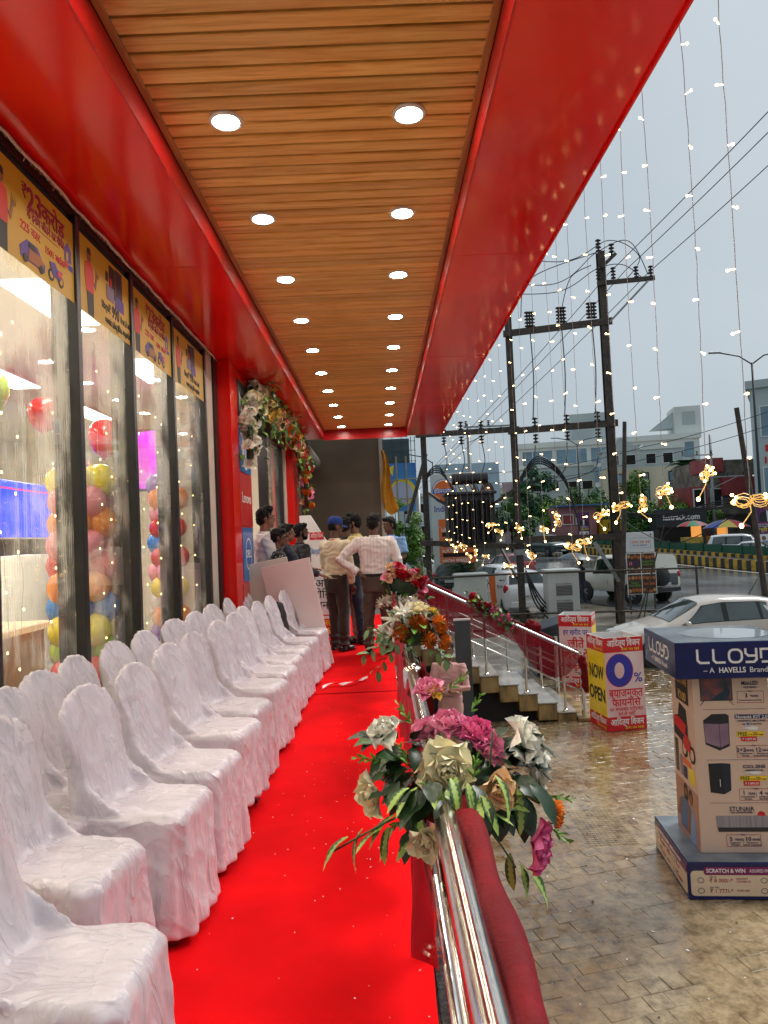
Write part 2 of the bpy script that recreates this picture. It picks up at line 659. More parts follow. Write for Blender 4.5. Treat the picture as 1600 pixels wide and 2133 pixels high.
paving = tag(MB().box(0.26, 1.0, -1.519, 9.5, 15.5, -1.5025).build('paved_forecourt', m_paver), kind='structure')
rg = random.Random(5)
PW = 0.15
variants = []
for k in range(4):
    b_ = MB().box(-PW / 2 + 0.0015, -PW / 2 + 0.0015, -0.012, PW / 2 - 0.0015, PW / 2 - 0.0015, 0.0)
    variants.append(b_.mesh('paver', m_paver, bevel=0.0035 + 0.0008 * k))
cells = []
ang = rad(14)
for j in range(-40, 125):
    for i in range(-40, 100):
        ox = 0.075 if j % 2 else 0.0
        x0, y0 = i * PW + ox, j * PW
        x = 0.3 + x0 * math.cos(ang) - y0 * math.sin(ang)
        y = 1.2 + x0 * math.sin(ang) + y0 * math.cos(ang)
        if 0.36 < x < 9.4 and 1.1 < y < 15.3:
            if 1.78 < x < 2.28 and 6.6 < y < 7.55:
                continue          # chequered inspection cover sits here
            inview = (x / y < 0.585) and y > 3.7 and x / y > 0.105
            cells.append((0 if inview else 1, y, x, y))
cells.sort()
big = MB()
for k, (iv, _y, x, y) in enumerate(cells):
    dz = rg.uniform(-0.004, 0.003)
    tilt = (rg.uniform(-0.028, 0.028), rg.uniform(-0.028, 0.028), ang + rg.uniform(-0.03, 0.03))
    if k < 300:
        link('paver', variants[rg.randrange(4)], paving, loc=(x, y, -1.5 + dz), rot=tilt)
    else:
        M = Matrix.Translation((x, y, -1.5 + dz)) @ Euler(tilt).to_matrix().to_4x4()
        a, c_ = PW / 2 - 0.0015, PW / 2 - 0.008
        big.add([(-a, -a, -.012), (a, -a, -.012), (a, a, -.012), (-a, a, -.012), (-a, -a, -.006), (a, -a, -.006), (a, a, -.006), (-a, a, -.006),
                 (-c_, -c_, 0), (c_, -c_, 0), (c_, c_, 0), (-c_, c_, 0)],
                [(0, 1, 5, 4), (1, 2, 6, 5), (2, 3, 7, 6), (3, 0, 4, 7), (4, 5, 9, 8), (5, 6, 10, 9), (6, 7, 11, 10), (7, 4, 8, 11), (8, 9, 10, 11)], 0, M)
big.build('far_pavers', m_paver, paving)['kind'] = 'stuff'
# chequered cover
cv = MB().box(1.79, 6.62, -1.513, 2.27, 7.53, -1.501)
for i in range(11):
    for j in range(20):
        cv.box(1.80 + i * 0.042, 6.64 + j * 0.0435, -1.5005, 1.80 + i * 0.042 + 0.03, 6.64 + j * 0.0435 + 0.031, -1.497)
tag(cv.build('inspection_cover', m_paver), 'chequered stone inspection cover set in wet pavers beside the blue-capped display stand', 'cover')

# litter on the forecourt
def litter(n, fn, m, name, parent, seed):
    r_ = random.Random(seed)
    b_ = MB()
    for _ in range(n):
        x, y, z, s_ = fn(r_)
        a_ = r_.uniform(0, 6.28)
        M = Matrix.Translation((x, y, z)) @ Euler((r_.uniform(-.3, .3), r_.uniform(-.3, .3), a_)).to_matrix().to_4x4()
        w_ = s_ * r_.uniform(0.3, 1)
        b_.add([(-s_, -w_, 0), (s_ * .9, -w_ * .7, 0.001), (s_, w_, 0), (-s_ * .6, w_ * .8, 0.002)], [(0, 1, 2, 3)], 0, M)
    o = b_.build(name, m, parent)
    o['kind'] = 'stuff'
    return o


litter(60, lambda r_: (r_.uniform(0.6, 4.5), r_.uniform(3.6, 10.5), -1.494, r_.uniform(0.004, 0.018)), m_white, 'paper_scraps', paving, 3)
litter(60, lambda r_: (r_.uniform(0.6, 4.5), r_.uniform(3.6, 10.5), -1.494, r_.uniform(0.004, 0.016)), mat('wet leaf scrap', (0.10, 0.06, 0.02), rough=0.4), 'leaf_scraps', paving, 4)

# --- road, far carriageway, verge
m_road = mat('wet asphalt', (0.16, 0.17, 0.18), rough=0.13, c2=(0.085, 0.095, 0.105), vscale=0.35, rvar=0.10, detail=8, bump=0.25, bscale=60, stretch=(1, 1, 1), spec=0.6)
m_line = mat('road paint', (0.62, 0.62, 0.58), rough=0.3, var=0.2, vscale=8)
KC = [(29.0, 10.0), (25.5, 18.0), (22.6, 28.0), (20.6, 37.0), (19.3, 47.0), (16.6, 66.0), (12.0, 86.0), (5.0, 106.0), (-5.0, 126.0)]


def curve_pt(t, pts=KC):
    """smooth point on the kerb curve, t in metres of y"""
    for (a, b) in zip(pts[:-1], pts[1:]):
        if a[1] <= t <= b[1]:
            i = pts.index(a)
            p0 = pts[max(i - 1, 0)]
            p3 = pts[min(i + 2, len(pts) - 1)]
            u = (t - a[1]) / (b[1] - a[1])
            m0 = (b[0] - p0[0]) / (b[1] - p0[1]) * (b[1] - a[1])
            m1 = (p3[0] - a[0]) / (p3[1] - a[1]) * (b[1] - a[1])
            return (2 * u**3 - 3 * u**2 + 1) * a[0] + (u**3 - 2 * u**2 + u) * m0 + (-2 * u**3 + 3 * u**2) * b[0] + (u**3 - u**2) * m1
    return pts[-1][0]


def strip(off0, off1, dz, name, m, y0=10.0, y1=124.0, n=60):
    b_ = MB()
    for k in range(n + 1):
        y = y0 + (y1 - y0) * k / n
        c_ = curve_pt(y)
        b_.v.append((c_ + off0, y, terr(y) + dz))
        b_.v.append((c_ + off1, y, terr(y) + dz))
    for k in range(n):
        b_.f.append([2 * k, 2 * k + 1, 2 * k + 3, 2 * k + 2])
        b_.m.append(0)
    return tag(b_.build(name, m), kind='structure')


strip(-14.5, -0.15, -0.008, 'road', m_road)
strip(0.9, 13.0, -0.008, 'far_carriageway', m_road)
strip(-0.75, -0.55, -0.003, 'road_edge_line', m_line)
strip(13.0, 17.0, 0.10, 'far_footpath', mat('footpath', (0.22, 0.20, 0.18), rough=0.4, var=0.2, vscale=2))

# ================================================================== SHOP FRONT
GX = -1.65
# misted glass: condensation with runs wiped clear by drips
m_glass = bpy.data.materials.new('misted glass')
m_glass.use_nodes = True
_t = m_glass.node_tree
for n_ in list(_t.nodes):
    if n_.type != 'OUTPUT_MATERIAL':
        _t.nodes.remove(n_)
_out = [n_ for n_ in _t.nodes if n_.type == 'OUTPUT_MATERIAL'][0]
_ge = _t.nodes.new('ShaderNodeNewGeometry')
_mp = _t.nodes.new('ShaderNodeMapping')
_mp.inputs['Scale'].default_value = (1, 75.0, 1.5)
_t.links.new(_ge.outputs['Position'], _mp.inputs['Vector'])
_n1 = _t.nodes.new('ShaderNodeTexNoise')
_n1.inputs['Scale'].default_value = 1.0
_n1.inputs['Detail'].default_value = 5
_n1.inputs['Roughness'].default_value = 0.65
_t.links.new(_mp.outputs[0], _n1.inputs['Vector'])
_n2 = _t.nodes.new('ShaderNodeTexNoise')
_n2.inputs['Scale'].default_value = 3.2
_n2.inputs['Detail'].default_value = 3
_t.links.new(_ge.outputs['Position'], _n2.inputs['Vector'])
_ad = _t.nodes.new('ShaderNodeMath')
_ad.operation = 'ADD'
_t.links.new(_n1.outputs['Fac'], _ad.inputs[0])
_t.links.new(_n2.outputs['Fac'], _ad.inputs[1])
_r = _t.nodes.new('ShaderNodeValToRGB')
_r.color_ramp.elements[0].position = 0.84
_r.color_ramp.elements[0].color = (0.02, 0.02, 0.02, 1)
_r.color_ramp.elements[1].position = 1.0
_r.color_ramp.elements[1].color = (0.30, 0.30, 0.30, 1)
_mh = _t.nodes.new('ShaderNodeMath')
_mh.operation = 'MULTIPLY'
_mh.inputs[1].default_value = 0.92
_t.links.new(_ad.outputs[0], _mh.inputs[0])
_sz = _t.nodes.new('ShaderNodeSeparateXYZ')
_t.links.new(_ge.outputs['Position'], _sz.inputs[0])
_hz = _t.nodes.new('ShaderNodeMapRange')        # condensation is thicker towards the top of the panes
_hz.inputs['From Min'].default_value = 1.3
_hz.inputs['From Max'].default_value = 2.9
_hz.inputs['To Min'].default_value = -0.12
_hz.inputs['To Max'].default_value = 0.10
_t.links.new(_sz.outputs['Z'], _hz.inputs['Value'])
_a2 = _t.nodes.new('ShaderNodeMath')
_a2.operation = 'ADD'
_t.links.new(_mh.outputs[0], _a2.inputs[0])
_t.links.new(_hz.outputs[0], _a2.inputs[1])
_t.links.new(_a2.outputs[0], _r.inputs['Fac'])
_tr = _t.nodes.new('ShaderNodeBsdfTransparent')
_tr.inputs['Color'].default_value = (0.94, 0.96, 0.95, 1)
_tl = _t.nodes.new('ShaderNodeBsdfTranslucent')
_tl.inputs['Color'].default_value = (0.92, 0.92, 0.88, 1)
_df = _t.nodes.new('ShaderNodeBsdfDiffuse')
_df.inputs['Color'].default_value = (0.8, 0.8, 0.76, 1)
_m1 = _t.nodes.new('ShaderNodeMixShader')
_m1.inputs['Fac'].default_value = 0.3
_t.links.new(_tl.outputs[0], _m1.inputs[1])
_t.links.new(_df.outputs[0], _m1.inputs[2])
_m2 = _t.nodes.new('ShaderNodeMixShader')
_t.links.new(_r.outputs[0], _m2.inputs['Fac'])
_t.links.new(_tr.outputs[0], _m2.inputs[1])
_t.links.new(_m1.outputs[0], _m2.inputs[2])
_gl = _t.nodes.new('ShaderNodeBsdfGlossy')
_gl.inputs['Roughness'].default_value = 0.03
_lw = _t.nodes.new('ShaderNodeLayerWeight')
_lw.inputs['Blend'].default_value = 0.5
_pw = _t.nodes.new('ShaderNodeMath')
_pw.operation = 'POWER'
_pw.inputs[1].default_value = 5.0
_t.links.new(_lw.outputs['Facing'], _pw.inputs[0])
_fr = _t.nodes.new('ShaderNodeMath')
_fr.operation = 'MULTIPLY_ADD'
_fr.inputs[1].default_value = 0.95
_fr.inputs[2].default_value = 0.045
_t.links.new(_pw.outputs[0], _fr.inputs[0])
_m3 = _t.nodes.new('ShaderNodeMixShader')
_t.links.new(_fr.outputs[0], _m3.inputs['Fac'])
_t.links.new(_m2.outputs[0], _m3.inputs[1])
_t.links.new(_gl.outputs[0], _m3.inputs[2])
_t.links.new(_m3.outputs[0], _out.inputs['Surface'])

shop = thing('shop_front', 'showroom front with tall misted glass panes in black frames under the red canopy', 'shop front', (GX, 0, 0))
MUL = [0.2, 1.15, 2.1, 3.02, 3.93, 4.80, 5.75, 6.80]
for y in MUL:
    MB().box(-0.10, y - 0.028, 0.0, 0.018, y + 0.028, 3.30).box(-0.16, y + 0.028, 0.0, -0.06, y + 0.10, 3.30).build('mullion', m_black_frame, shop, bevel=0.003)
for a, b in zip(MUL[:-1], MUL[1:]):
    MB().box(-0.046, a + 0.030, 0.16, -0.036, b - 0.030, 3.24).build('window_pane', m_glass, shop)
MB().box(-0.14, -0.6, 3.305, -0.02, 7.0, 3.357).build('window_head', m_black_frame, shop)
MB().box(-0.20, -0.6, -0.014, 0.01, 7.0, 0.15).build('window_sill', m_granite, shop, bevel=0.004)
MB().box(-0.30, 6.84, -0.014, -0.02, 7.22, 3.357).build('column', m_cream, shop)
MB().box(-0.30, 7.225, -0.014, 0.0, 7.39, 3.357).build('door_jamb', m_black_frame, shop)
MB().box(-0.06, -0.6, 3.245, -0.022, 7.0, 3.30).build('shutter_slot', m_dark, shop)

# rope light draped along the outer edge of the left soffit
rl = MB()
r_ = random.Random(8)
pts = []
for i in range(100):
    y = -0.2 + i * 0.075
    pts.append((-1.628 + 0.004 * math.sin(i * 1.7), y, SOF - 0.020 - 0.012 * abs(math.sin(i * 0.31)) + r_.uniform(-.003, .003)))
rl.tube(pts, 0.0085, 6)
for i in range(150):
    y = -0.2 + i * 0.05
    rl.tube([(-1.628, y, SOF - 0.026), (-1.626 + r_.uniform(-.012, .012), y + r_.uniform(-.01, .01), SOF - 0.045 - r_.uniform(0, .014))], 0.0024, 4)
tag(rl.build('rope_light', mat('cream rope light', (0.72, 0.60, 0.48), rough=0.4), smooth=True), 'switched-off cream rope light running along the edge of the left red soffit', 'rope light')

# --- interior of the showroom
m_int = mat('showroom wall', (0.80, 0.73, 0.58), rough=0.7, var=0.05, vscale=1)
m_tile = mat('showroom floor', (0.55, 0.53, 0.48), rough=0.15, var=0.05, vscale=2)
room = tag(MB().box(-7.2, -1.5, -0.01, -6.95, 12.5, 3.5).box(-6.95, -1.5, -0.01, -1.72, -1.35, 3.5).box(-6.95, 12.3, -0.01, -1.72, 12.5, 3.5).build('showroom_wall', m_int), kind='structure')
tag(MB().box(-6.95, -1.35, -0.015, -1.72, 12.3, 0.004).build('showroom_floor', m_tile), kind='structure')
sc_ = tag(MB().box(-6.95, -1.35, 3.36, -1.70, 12.3, 3.44).build('showroom_ceiling', m_int), kind='structure')
m_tube = mat('ceiling light', (1, 1, 1), rough=0.5, emis=(1.0, 0.90, 0.74), es=19.0)
k = 0
for x in (-2.45, -4.0, -5.7):
    for y in (1.0, 3.2, 5.4, 7.6, 9.8):
        k += 1
        t_ = thing('ceiling_light', '%s-row showroom ceiling panel light, %s from the camera' % (('first', 'second', 'third')[(k - 1) // 5], 'first second third fourth fifth'.split()[(k - 1) % 5]), 'light', (x, y, 3.33), 0, 'showroom ceiling lights')
        MB().box(-0.17, -0.55, -0.01, 0.17, 0.55, 0.028).build('housing', m_white, t_, bevel=0.004)
        MB().box(-0.15, -0.53, -0.016, 0.15, 0.53, -0.011).build('diffuser', m_tube, t_)

m_blue_sign = mat('blue backlit sign', (0.01, 0.04, 0.55), rough=0.2, emis=(0.01, 0.05, 0.9), es=1.4)
t_ = thing('blue_wall_display', 'wide blue backlit display panel above shelves inside the showroom', 'display', (-4.0, 8.1, 0))
MB().box(-0.06, -1.5, 1.60, 0.0, 1.3, 2.22).build('panel', m_blue_sign, t_, bevel=0.01)
MB().box(0.001, -1.5, 2.12, 0.006, 1.3, 2.14).build('stripe', mat('magenta line', (0.6, 0.02, 0.2), emis=(0.7, 0.02, 0.2), es=0.8), t_)
MB().box(-0.4, -1.5, 0.0, -0.02, 1.3, 1.58).build('shelf_back', mat('dark shelf', (0.03, 0.025, 0.02), rough=0.4, var=0.3), t_)
for z in (0.35, 0.7, 1.05):
    MB().box(-0.019, -1.48, z, 0.35, 1.28, z + 0.03).build('shelf', mat('shelf steel', (0.35, 0.34, 0.32), rough=0.3, metal=0.5), t_)
rr = random.Random(4)
gm = [mat('goods %s' % c[0], c[1], rough=0.4) for c in (('green', (.05, .25, .1)), ('white', (.6, .6, .55)), ('yellow', (.5, .4, .05)), ('grey', (.15, .15, .16)), ('teal', (.03, .25, .3)))]
for z in (0.38, 0.73, 1.08):
    for i in range(8):
        y = -1.42 + i * 0.335
        h = rr.uniform(0.16, 0.28)
        tag(MB().box(-3.96, 8.1 + y, z, -3.70, 8.1 + y + rr.uniform(0.18, 0.3), z + h).build('packed_appliance', gm[rr.randrange(5)], bevel=0.012), 'boxed appliance on the %s shelf under the blue display, %s from the left' % ({0.38: 'bottom', 0.73: 'middle', 1.08: 'top'}[z], 'first second third fourth fifth sixth seventh eighth'.split()[i]), 'box', 'boxed appliances on the shelves')
t_ = thing('sales_counter', 'orange wood sales counter with pale painted-glow top inside the showroom', 'counter', (-2.80, 4.35, 0))
MB().box(-0.35, -1.6, 0.01, 0.25, 1.0, 0.86).build('counter_body', mat('orange wood', (0.52, 0.22, 0.03), rough=0.35, var=0.2, vscale=4), t_, bevel=0.01)
MB().box(-0.40, -1.65, 0.862, 0.30, 1.05, 0.91).build('counter_top', mat('painted-glow counter top', (0.85, 0.65, 0.42), rough=0.2, emis=(1.0, 0.6, 0.3), es=0.35), t_, bevel=0.008)  # emission puts the lit look into the top's own colour
m_mag = mat('magenta screen', (0.1, 0.0, 0.2), rough=0.1, c2=(0.3, 0, 0.5))
_t = m_mag.node_tree
_p = _t.nodes['Principled BSDF']
_n = [q for q in _t.nodes if q.type == 'TEX_NOISE'][0]
_n.inputs['Scale'].default_value = 1.6
_n.inputs['Distortion'].default_value = 1.0
_rr = _t.nodes.new('ShaderNodeValToRGB')
_rr.color_ramp.elements[0].color = (0.25, 0.0, 0.9, 1)
_rr.color_ramp.elements[1].color = (1.0, 0.22, 0.1, 1)
_rr.color_ramp.elements.new(0.5).color = (0.85, 0.03, 0.75, 1)
_t.links.new(_n.outputs['Fac'], _rr.inputs['Fac'])
_t.links.new(_rr.outputs[0], _p.inputs['Emission Color'])
_p.inputs['Emission Strength'].default_value = 1.0
t_ = thing('wall_television', 'large television showing a swirling purple and magenta picture inside the window', 'television', (-2.45, 8.55, 2.50), rad(-20))
MB().box(-0.66, 0.0, -0.38, 0.66, 0.05, 0.38).build('casing', m_black_frame, t_, bevel=0.008)
MB().box(-0.63, -0.004, -0.35, 0.63, -0.001, 0.35).build('screen', m_mag, t_)
t_ = thing('white_display_drum', 'rounded white display stand with dark screen behind the misted glass', 'display stand', (-3.3, 6.6, 0))
MB().lathe([(0.30, 0.0), (0.34, 0.02), (0.34, 1.35), (0.30, 1.40), (0.0, 1.41)], 24, closed=False).build('drum', m_white, t_, smooth=True, sharp=40)
MB().box(0.30, -0.22, 0.5, 0.352, 0.22, 1.1).build('screen', m_black_frame, t_, bevel=0.01)

# balloons
BC = {'yellow': (0.90, 0.74, 0.005), 'pink': (0.90, 0.30, 0.38), 'orange': (0.92, 0.27, 0.01), 'red': (0.70, 0.01, 0.03), 'blue': (0.02, 0.24, 0.75),
      'green': (0.45, 0.68, 0.06), 'purple': (0.30, 0.10, 0.62), 'white': (0.8, 0.78, 0.72)}


def balloon_mat(c, dots):
    n_ = 'balloon %s%s' % (c, ' dots' if dots else '')
    if n_ in MATS:
        return MATS[n_]
    m_ = mat(n_, BC[c], rough=0.16, sss=0.1, coat=0.3)
    if dots:
        t = m_.node_tree
        p = t.nodes['Principled BSDF']
        tcn = t.nodes.new('ShaderNodeTexCoord')
        vo = t.nodes.new('ShaderNodeTexVoronoi')
        vo.inputs['Scale'].default_value = 17
        vo.inputs['Randomness'].default_value = 0.3
        t.links.new(tcn.outputs['Object'], vo.inputs['Vector'])
        ra = t.nodes.new('ShaderNodeValToRGB')
        ra.color_ramp.elements[0].position = 0.20
        ra.color_ramp.elements[0].color = (0.9, 0.88, 0.85, 1)
        ra.color_ramp.elements[1].position = 0.24
        ra.color_ramp.elements[1].color = BC[c] + (1,)
        t.links.new(vo.outputs['Distance'], ra.inputs['Fac'])
        t.links.new(ra.outputs[0], p.inputs['Base Color'])
    return m_


bal = MB()
bal.lathe([(0.002, -1.10), (0.11, -1.13), (0.05, -1.04), (0.20, -0.98), (0.52, -0.82), (0.80, -0.52), (0.95, -0.15), (1.0, 0.15), (0.94, 0.48), (0.74, 0.76), (0.45, 0.92), (0.2, 0.985), (0.001, 1.0)], 20)
bal_me = bal.mesh('balloon', balloon_mat('yellow', False), smooth=True)


def balloon(c, dots, loc, rot, r, parent=None):
    o = link('balloon', bal_me, parent, loc=loc, rot=rot, m=balloon_mat(c, dots))
    o.scale = (r, r, r * 1.06)
    return o


def column(loc, layers, label, r0, seed):
    t = thing('balloon_column', label, 'balloon column', loc, 0, 'balloon columns inside the window')
    r = random.Random(seed)
    H = 0.142
    top = len(layers) * H + 0.45
    for i, (c, d) in enumerate(layers):
        z = top - i * H
        for k in range(4):
            a = rad(45 * (i % 2) + 90 * k + r.uniform(-8, 8))
            rr_ = r0 * r.uniform(0.86, 1.05)
            x, y = 0.118 * math.cos(a), 0.118 * math.sin(a)
            balloon(c, d, (x, y, z), Euler((0, rad(90), a), 'XYZ'), rr_, t)
    MB().tube([(0, 0, 0.0), (0, 0, top + 0.1)], 0.012, 8).build('pole', m_white, t)
    MB().lathe([(0.16, 0.0), (0.16, 0.02), (0.03, 0.05), (0.0, 0.05)], 16).build('base', m_white, t)
    return t


column((-2.02, 4.80, 0.02), [('yellow', 0), ('pink', 0), ('orange', 1), ('pink', 0), ('red', 1), ('orange', 1), ('blue', 0), ('yellow', 0), ('green', 0), ('red', 1)],
       'nearer balloon column with yellow top and lime green near the bottom, behind the glass', 0.112, 1)
column((-2.05, 6.96, 0.02), [('purple', 1), ('orange', 1), ('pink', 0), ('red', 0), ('blue', 0), ('red', 1), ('pink', 0), ('yellow', 0), ('white', 0), ('orange', 0), ('purple', 0)],
       'farther balloon column with purple dotted top, behind the glass near the brand pillar', 0.11, 2)
for (c, x, y, z, r, lab) in [('green', -2.9, 5.2, 2.62, 0.19, 'lime green balloon floating high left inside the window'),
                             ('red', -2.6, 5.55, 2.50, 0.13, 'small red balloon floating behind the first pane'),
                             ('red', -2.5, 6.55, 2.45, 0.17, 'red balloon floating above the yellow-topped column'),
                             ('pink', -2.3, 5.35, 2.02, 0.12, 'pink balloon floating just right of the nearer column')]:
    o = balloon(c, False, (x, y, z), (0.1, 0.2, 0), r)
    tag(o, lab, 'balloon', 'loose balloons in the showroom')

# warm fairy light curtain on the inside of the glass
m_bulb = mat('warm fairy bulb', (1, 0.8, 0.4), emis=(1.0, 0.62, 0.20), es=10.0, mis=False)
m_wire = mat('clear fairy wire', (0.42, 0.36, 0.25), rough=0.3)
rr = random.Random(77)
ci = 0
for a, b in zip(MUL[3:-1], MUL[4:]):
    for q in range(3):
        y = a + 0.14 + (b - a - 0.2) * (q + rr.uniform(0.1, 0.7)) / 3
        ci += 1
        t_ = thing('fairy_light_strand', '%s strand of warm fairy lights behind the %s visible window pane from the camera' % (('left', 'middle', 'right')[q], ('first', 'second', 'third', 'fourth')[(ci - 1) // 3]), 'fairy lights', (GX - 0.10, y, 2.75), 0, 'fairy lights inside the window')
        w = MB()
        bb = MB()
        pts = []
        for i in range(26):
            z = -0.1 * i * 0.93
            p = (rr.uniform(-.006, .006), 0.02 * math.sin(i * 0.8 + ci) + rr.uniform(-.01, .01), z - 0.02)
            pts.append(p)
            if i % 3 == (ci % 3) and i > 1:
                bb.ell((p[0] + 0.004, p[1] + rr.choice((-.014, .014)), p[2]), (0.0046, 0.0046, 0.007), 6, 4)
        w.tube(pts, 0.0012, 4, cap=False)
        w.build('wire', m_wire, t_)
        bb.build('bulbs', m_bulb, t_)

# --- posters stuck along the top of the panes
m_poster = mat('yellow poster', (0.56, 0.34, 0.010), rough=0.45, var=0.08, vscale=2)
m_shirt_print = mat('red shirt print', (0.58, 0.03, 0.015), rough=0.5)
m_skin_print = mat('skin print', (0.28, 0.11, 0.045), rough=0.5)
m_maroon = mat('maroon print', (0.33, 0.006, 0.05), rough=0.5)
m_vio = mat('violet print', (0.09, 0.05, 0.28), rough=0.5)


def man_print(t, M, x0, y0, h):
    s = h
    plate([(x0 - .03 * s / .4, y0), (x0 + .05 * s / .4, y0), (x0 + .052 * s / .4, y0 + .14 * s / .4), (x0 - .04 * s / .4, y0 + .14 * s / .4)], m_black_print, t, M, 0.001)
    plate([(x0 - .045 * s / .4, y0 + .13 * s / .4), (x0 + .055 * s / .4, y0 + .13 * s / .4), (x0 + .062 * s / .4, y0 + .23 * s / .4), (x0 + .05 * s / .4, y0 + .285 * s / .4),
           (x0 + .015 * s / .4, y0 + .305 * s / .4), (x0 - .015 * s / .4, y0 + .305 * s / .4), (x0 - .055 * s / .4, y0 + .285 * s / .4), (x0 - .062 * s / .4, y0 + .22 * s / .4)], m_shirt_print, t, M, 0.0012)
    plate(disc(x0, y0 + .335 * s / .4, .026 * s / .4, .036 * s / .4, 12), m_skin_print, t, M, 0.0015)
    plate([(x0 - .027 * s / .4, y0 + .345 * s / .4), (x0 + .027 * s / .4, y0 + .345 * s / .4), (x0 + .022 * s / .4, y0 + .373 * s / .4), (x0, y0 + .382 * s / .4), (x0 - .022 * s / .4, y0 + .373 * s / .4)], m_black_print, t, M, 0.002)
    # raised forearm and open hand
    plate([(x0 + .05 * s / .4, y0 + .20 * s / .4), (x0 + .085 * s / .4, y0 + .165 * s / .4), (x0 + .112 * s / .4, y0 + .25 * s / .4), (x0 + .092 * s / .4, y0 + .255 * s / .4), (x0 + .075 * s / .4, y0 + .2 * s / .4)], m_skin_print, t, M, 0.002)
    for k in range(4):
        xx = x0 + (.088 + k * .011) * s / .4
        plate([(xx, y0 + .245 * s / .4), (xx + .007 * s / .4, y0 + .245 * s / .4), (xx + (.004 + .004 * k) * s / .4, y0 + (.30 - .006 * k) * s / .4)], m_skin_print, t, M, 0.002)


def poster(y0, y1, kind, label):
    w = y1 - y0
    t = thing('window_poster', label, 'poster', (GX + 0.004, y0, 2.795), 0, 'yellow posters along the top of the panes')
    MB().box(-0.003, 0.0, 0.0, 0.0, w, 0.445).build('sheet', m_poster, t)
    M = frame((0.0, 0, 0), (0, 1, 0), (0, 0, 1))     # seen from +x the reader's right is +y
    if kind == 0:
        man_print(t, M, 0.09, 0.0, 0.40)
        text('₹', 0.10, m_maroon, t, M, 0.31, 0.365, name='lettering')
        text('23', 0.155, m_maroon, t, M, 0.41, 0.345, bold=0.02)
        text('करोड़', 0.125, m_maroon, t, M, 0.61, 0.345, bold=0.018)
        text('के इनाम जीतने का मौका', 0.06, m_maroon, t, M, 0.53, 0.268, bold=0.012, wmax=0.40)
        plate(rect(0.36, 0.232, 0.66, 0.235), m_maroon, t, M, 0.001)
        text('225 कार', 0.062, m_red_print, t, M, 0.36, 0.190, bold=0.012)
        text('1501 बाईक', 0.052, m_red_print, t, M, 0.62, 0.165, bold=0.01)
        # little car
        plate([(0.26, 0.035), (0.50, 0.035), (0.505, 0.075), (0.47, 0.09), (0.43, 0.135), (0.32, 0.135), (0.275, 0.10), (0.25, 0.08)], m_vio, t, M, 0.001)
        plate([(0.33, 0.04), (0.48, 0.04), (0.485, 0.08), (0.44, 0.1), (0.34, 0.1)], mat('amber print', (0.35, 0.12, 0.02)), t, M, 0.0022)
        plate([(0.33, 0.103), (0.42, 0.103), (0.40, 0.13), (0.34, 0.13)], m_black_print, t, M, 0.0022)
        for xx in (0.30, 0.46):
            plate(disc(xx, 0.038, 0.022, n=12), m_black_print, t, M, 0.0034)
        # little motorbike
        for xx in (0.57, 0.68):
            plate(disc(xx, 0.055, 0.032, n=14), m_black_print, t, M, 0.001)
            plate(disc(xx, 0.055, 0.018, n=12), m_poster, t, M, 0.0022)
        plate([(0.58, 0.06), (0.67, 0.055), (0.70, 0.11), (0.64, 0.105), (0.61, 0.13), (0.55, 0.12)], m_vio, t, M, 0.0034)
        plate([(0.63, 0.075), (0.68, 0.07), (0.69, 0.105), (0.64, 0.1)], m_red_print, t, M, 0.005)
        # little house
        plate([(0.735, 0.20), (0.815, 0.20), (0.815, 0.27), (0.775, 0.31), (0.735, 0.27)], m_vio, t, M, 0.001)
        plate(rect(0.75, 0.205, 0.775, 0.25), m_poster, t, M, 0.0022)
        plate(rect(0.735, 0.165, 0.775, 0.195), m_red_print, t, M, 0.001)
        plate(rect(0.775, 0.160, 0.83, 0.19), m_blue_print, t, M, 0.0012)
    else:
        man_print(t, M, 0.15, 0.0, 0.42)
        # heap of appliances
        plate(rect(0.46, 0.22, 0.56, 0.42), m_black_print, t, M, 0.001)
        plate(rect(0.57, 0.20, 0.68, 0.43), mat('dark steel print', (0.03, 0.03, 0.045)), t, M, 0.001)
        plate(rect(0.41, 0.19, 0.53, 0.28), mat('lilac print', (0.22, 0.16, 0.24)), t, M, 0.0022)
        plate(rect(0.55, 0.17, 0.70, 0.25), m_vio, t, M, 0.0022)
        plate(disc(0.48, 0.31, 0.02, 0.03, 10), m_red_print, t, M, 0.0022)
        plate(rect(0.40, 0.30, 0.44, 0.36), m_black_print, t, M, 0.001)
        text('िसर्फ', 0.055, m_black_print, t, M, 0.385, 0.125, bold=0.008)
        text('₹', 0.075, m_black_print, t, M, 0.455, 0.128)
        text('990', 0.105, m_black_print, t, M, 0.555, 0.128, bold=0.02, sx=0.8)
        text('में घर ले जाएँ', 0.055, m_black_print, t, M, 0.73, 0.115, bold=0.008, wmax=0.19)
        text('मनपसंद इलेक्ट्रॉिनक अप्लायंसेस', 0.052, m_black_print, t, M, 0.60, 0.045, bold=0.008, wmax=0.44)
    return t


poster(3.052, 3.90, 0, 'yellow poster nearest the camera reading 23 करोड़ with a car and motorbike')
poster(3.962, 4.77, 1, 'yellow poster reading 990 in the second pane with a heap of appliances')
poster(4.832, 5.72, 0, 'yellow poster reading 23 करोड़ in the third pane')
poster(5.782, 6.77, 1, 'yellow poster reading 990 in the pane next to the cream column')

# --- red brand pillar
bp = thing('brand_pillar', 'glossy red pillar beside the entrance carrying computer brand panels', 'pillar', (GX, 7.40, 0))
MB().box(-0.25, 0.0, -0.014, 0.13, 1.03, 3.355).build('shaft', m_red_panel, bp, bevel=0.004)
Mp = frame((0.131, 0, 0), (0, 1, 0), (0, 0, 1))


def fpl(poly, m, up=0.0, nm='panel', d=0.006):
    return plate(poly, m, bp, Mp, up, d, nm)


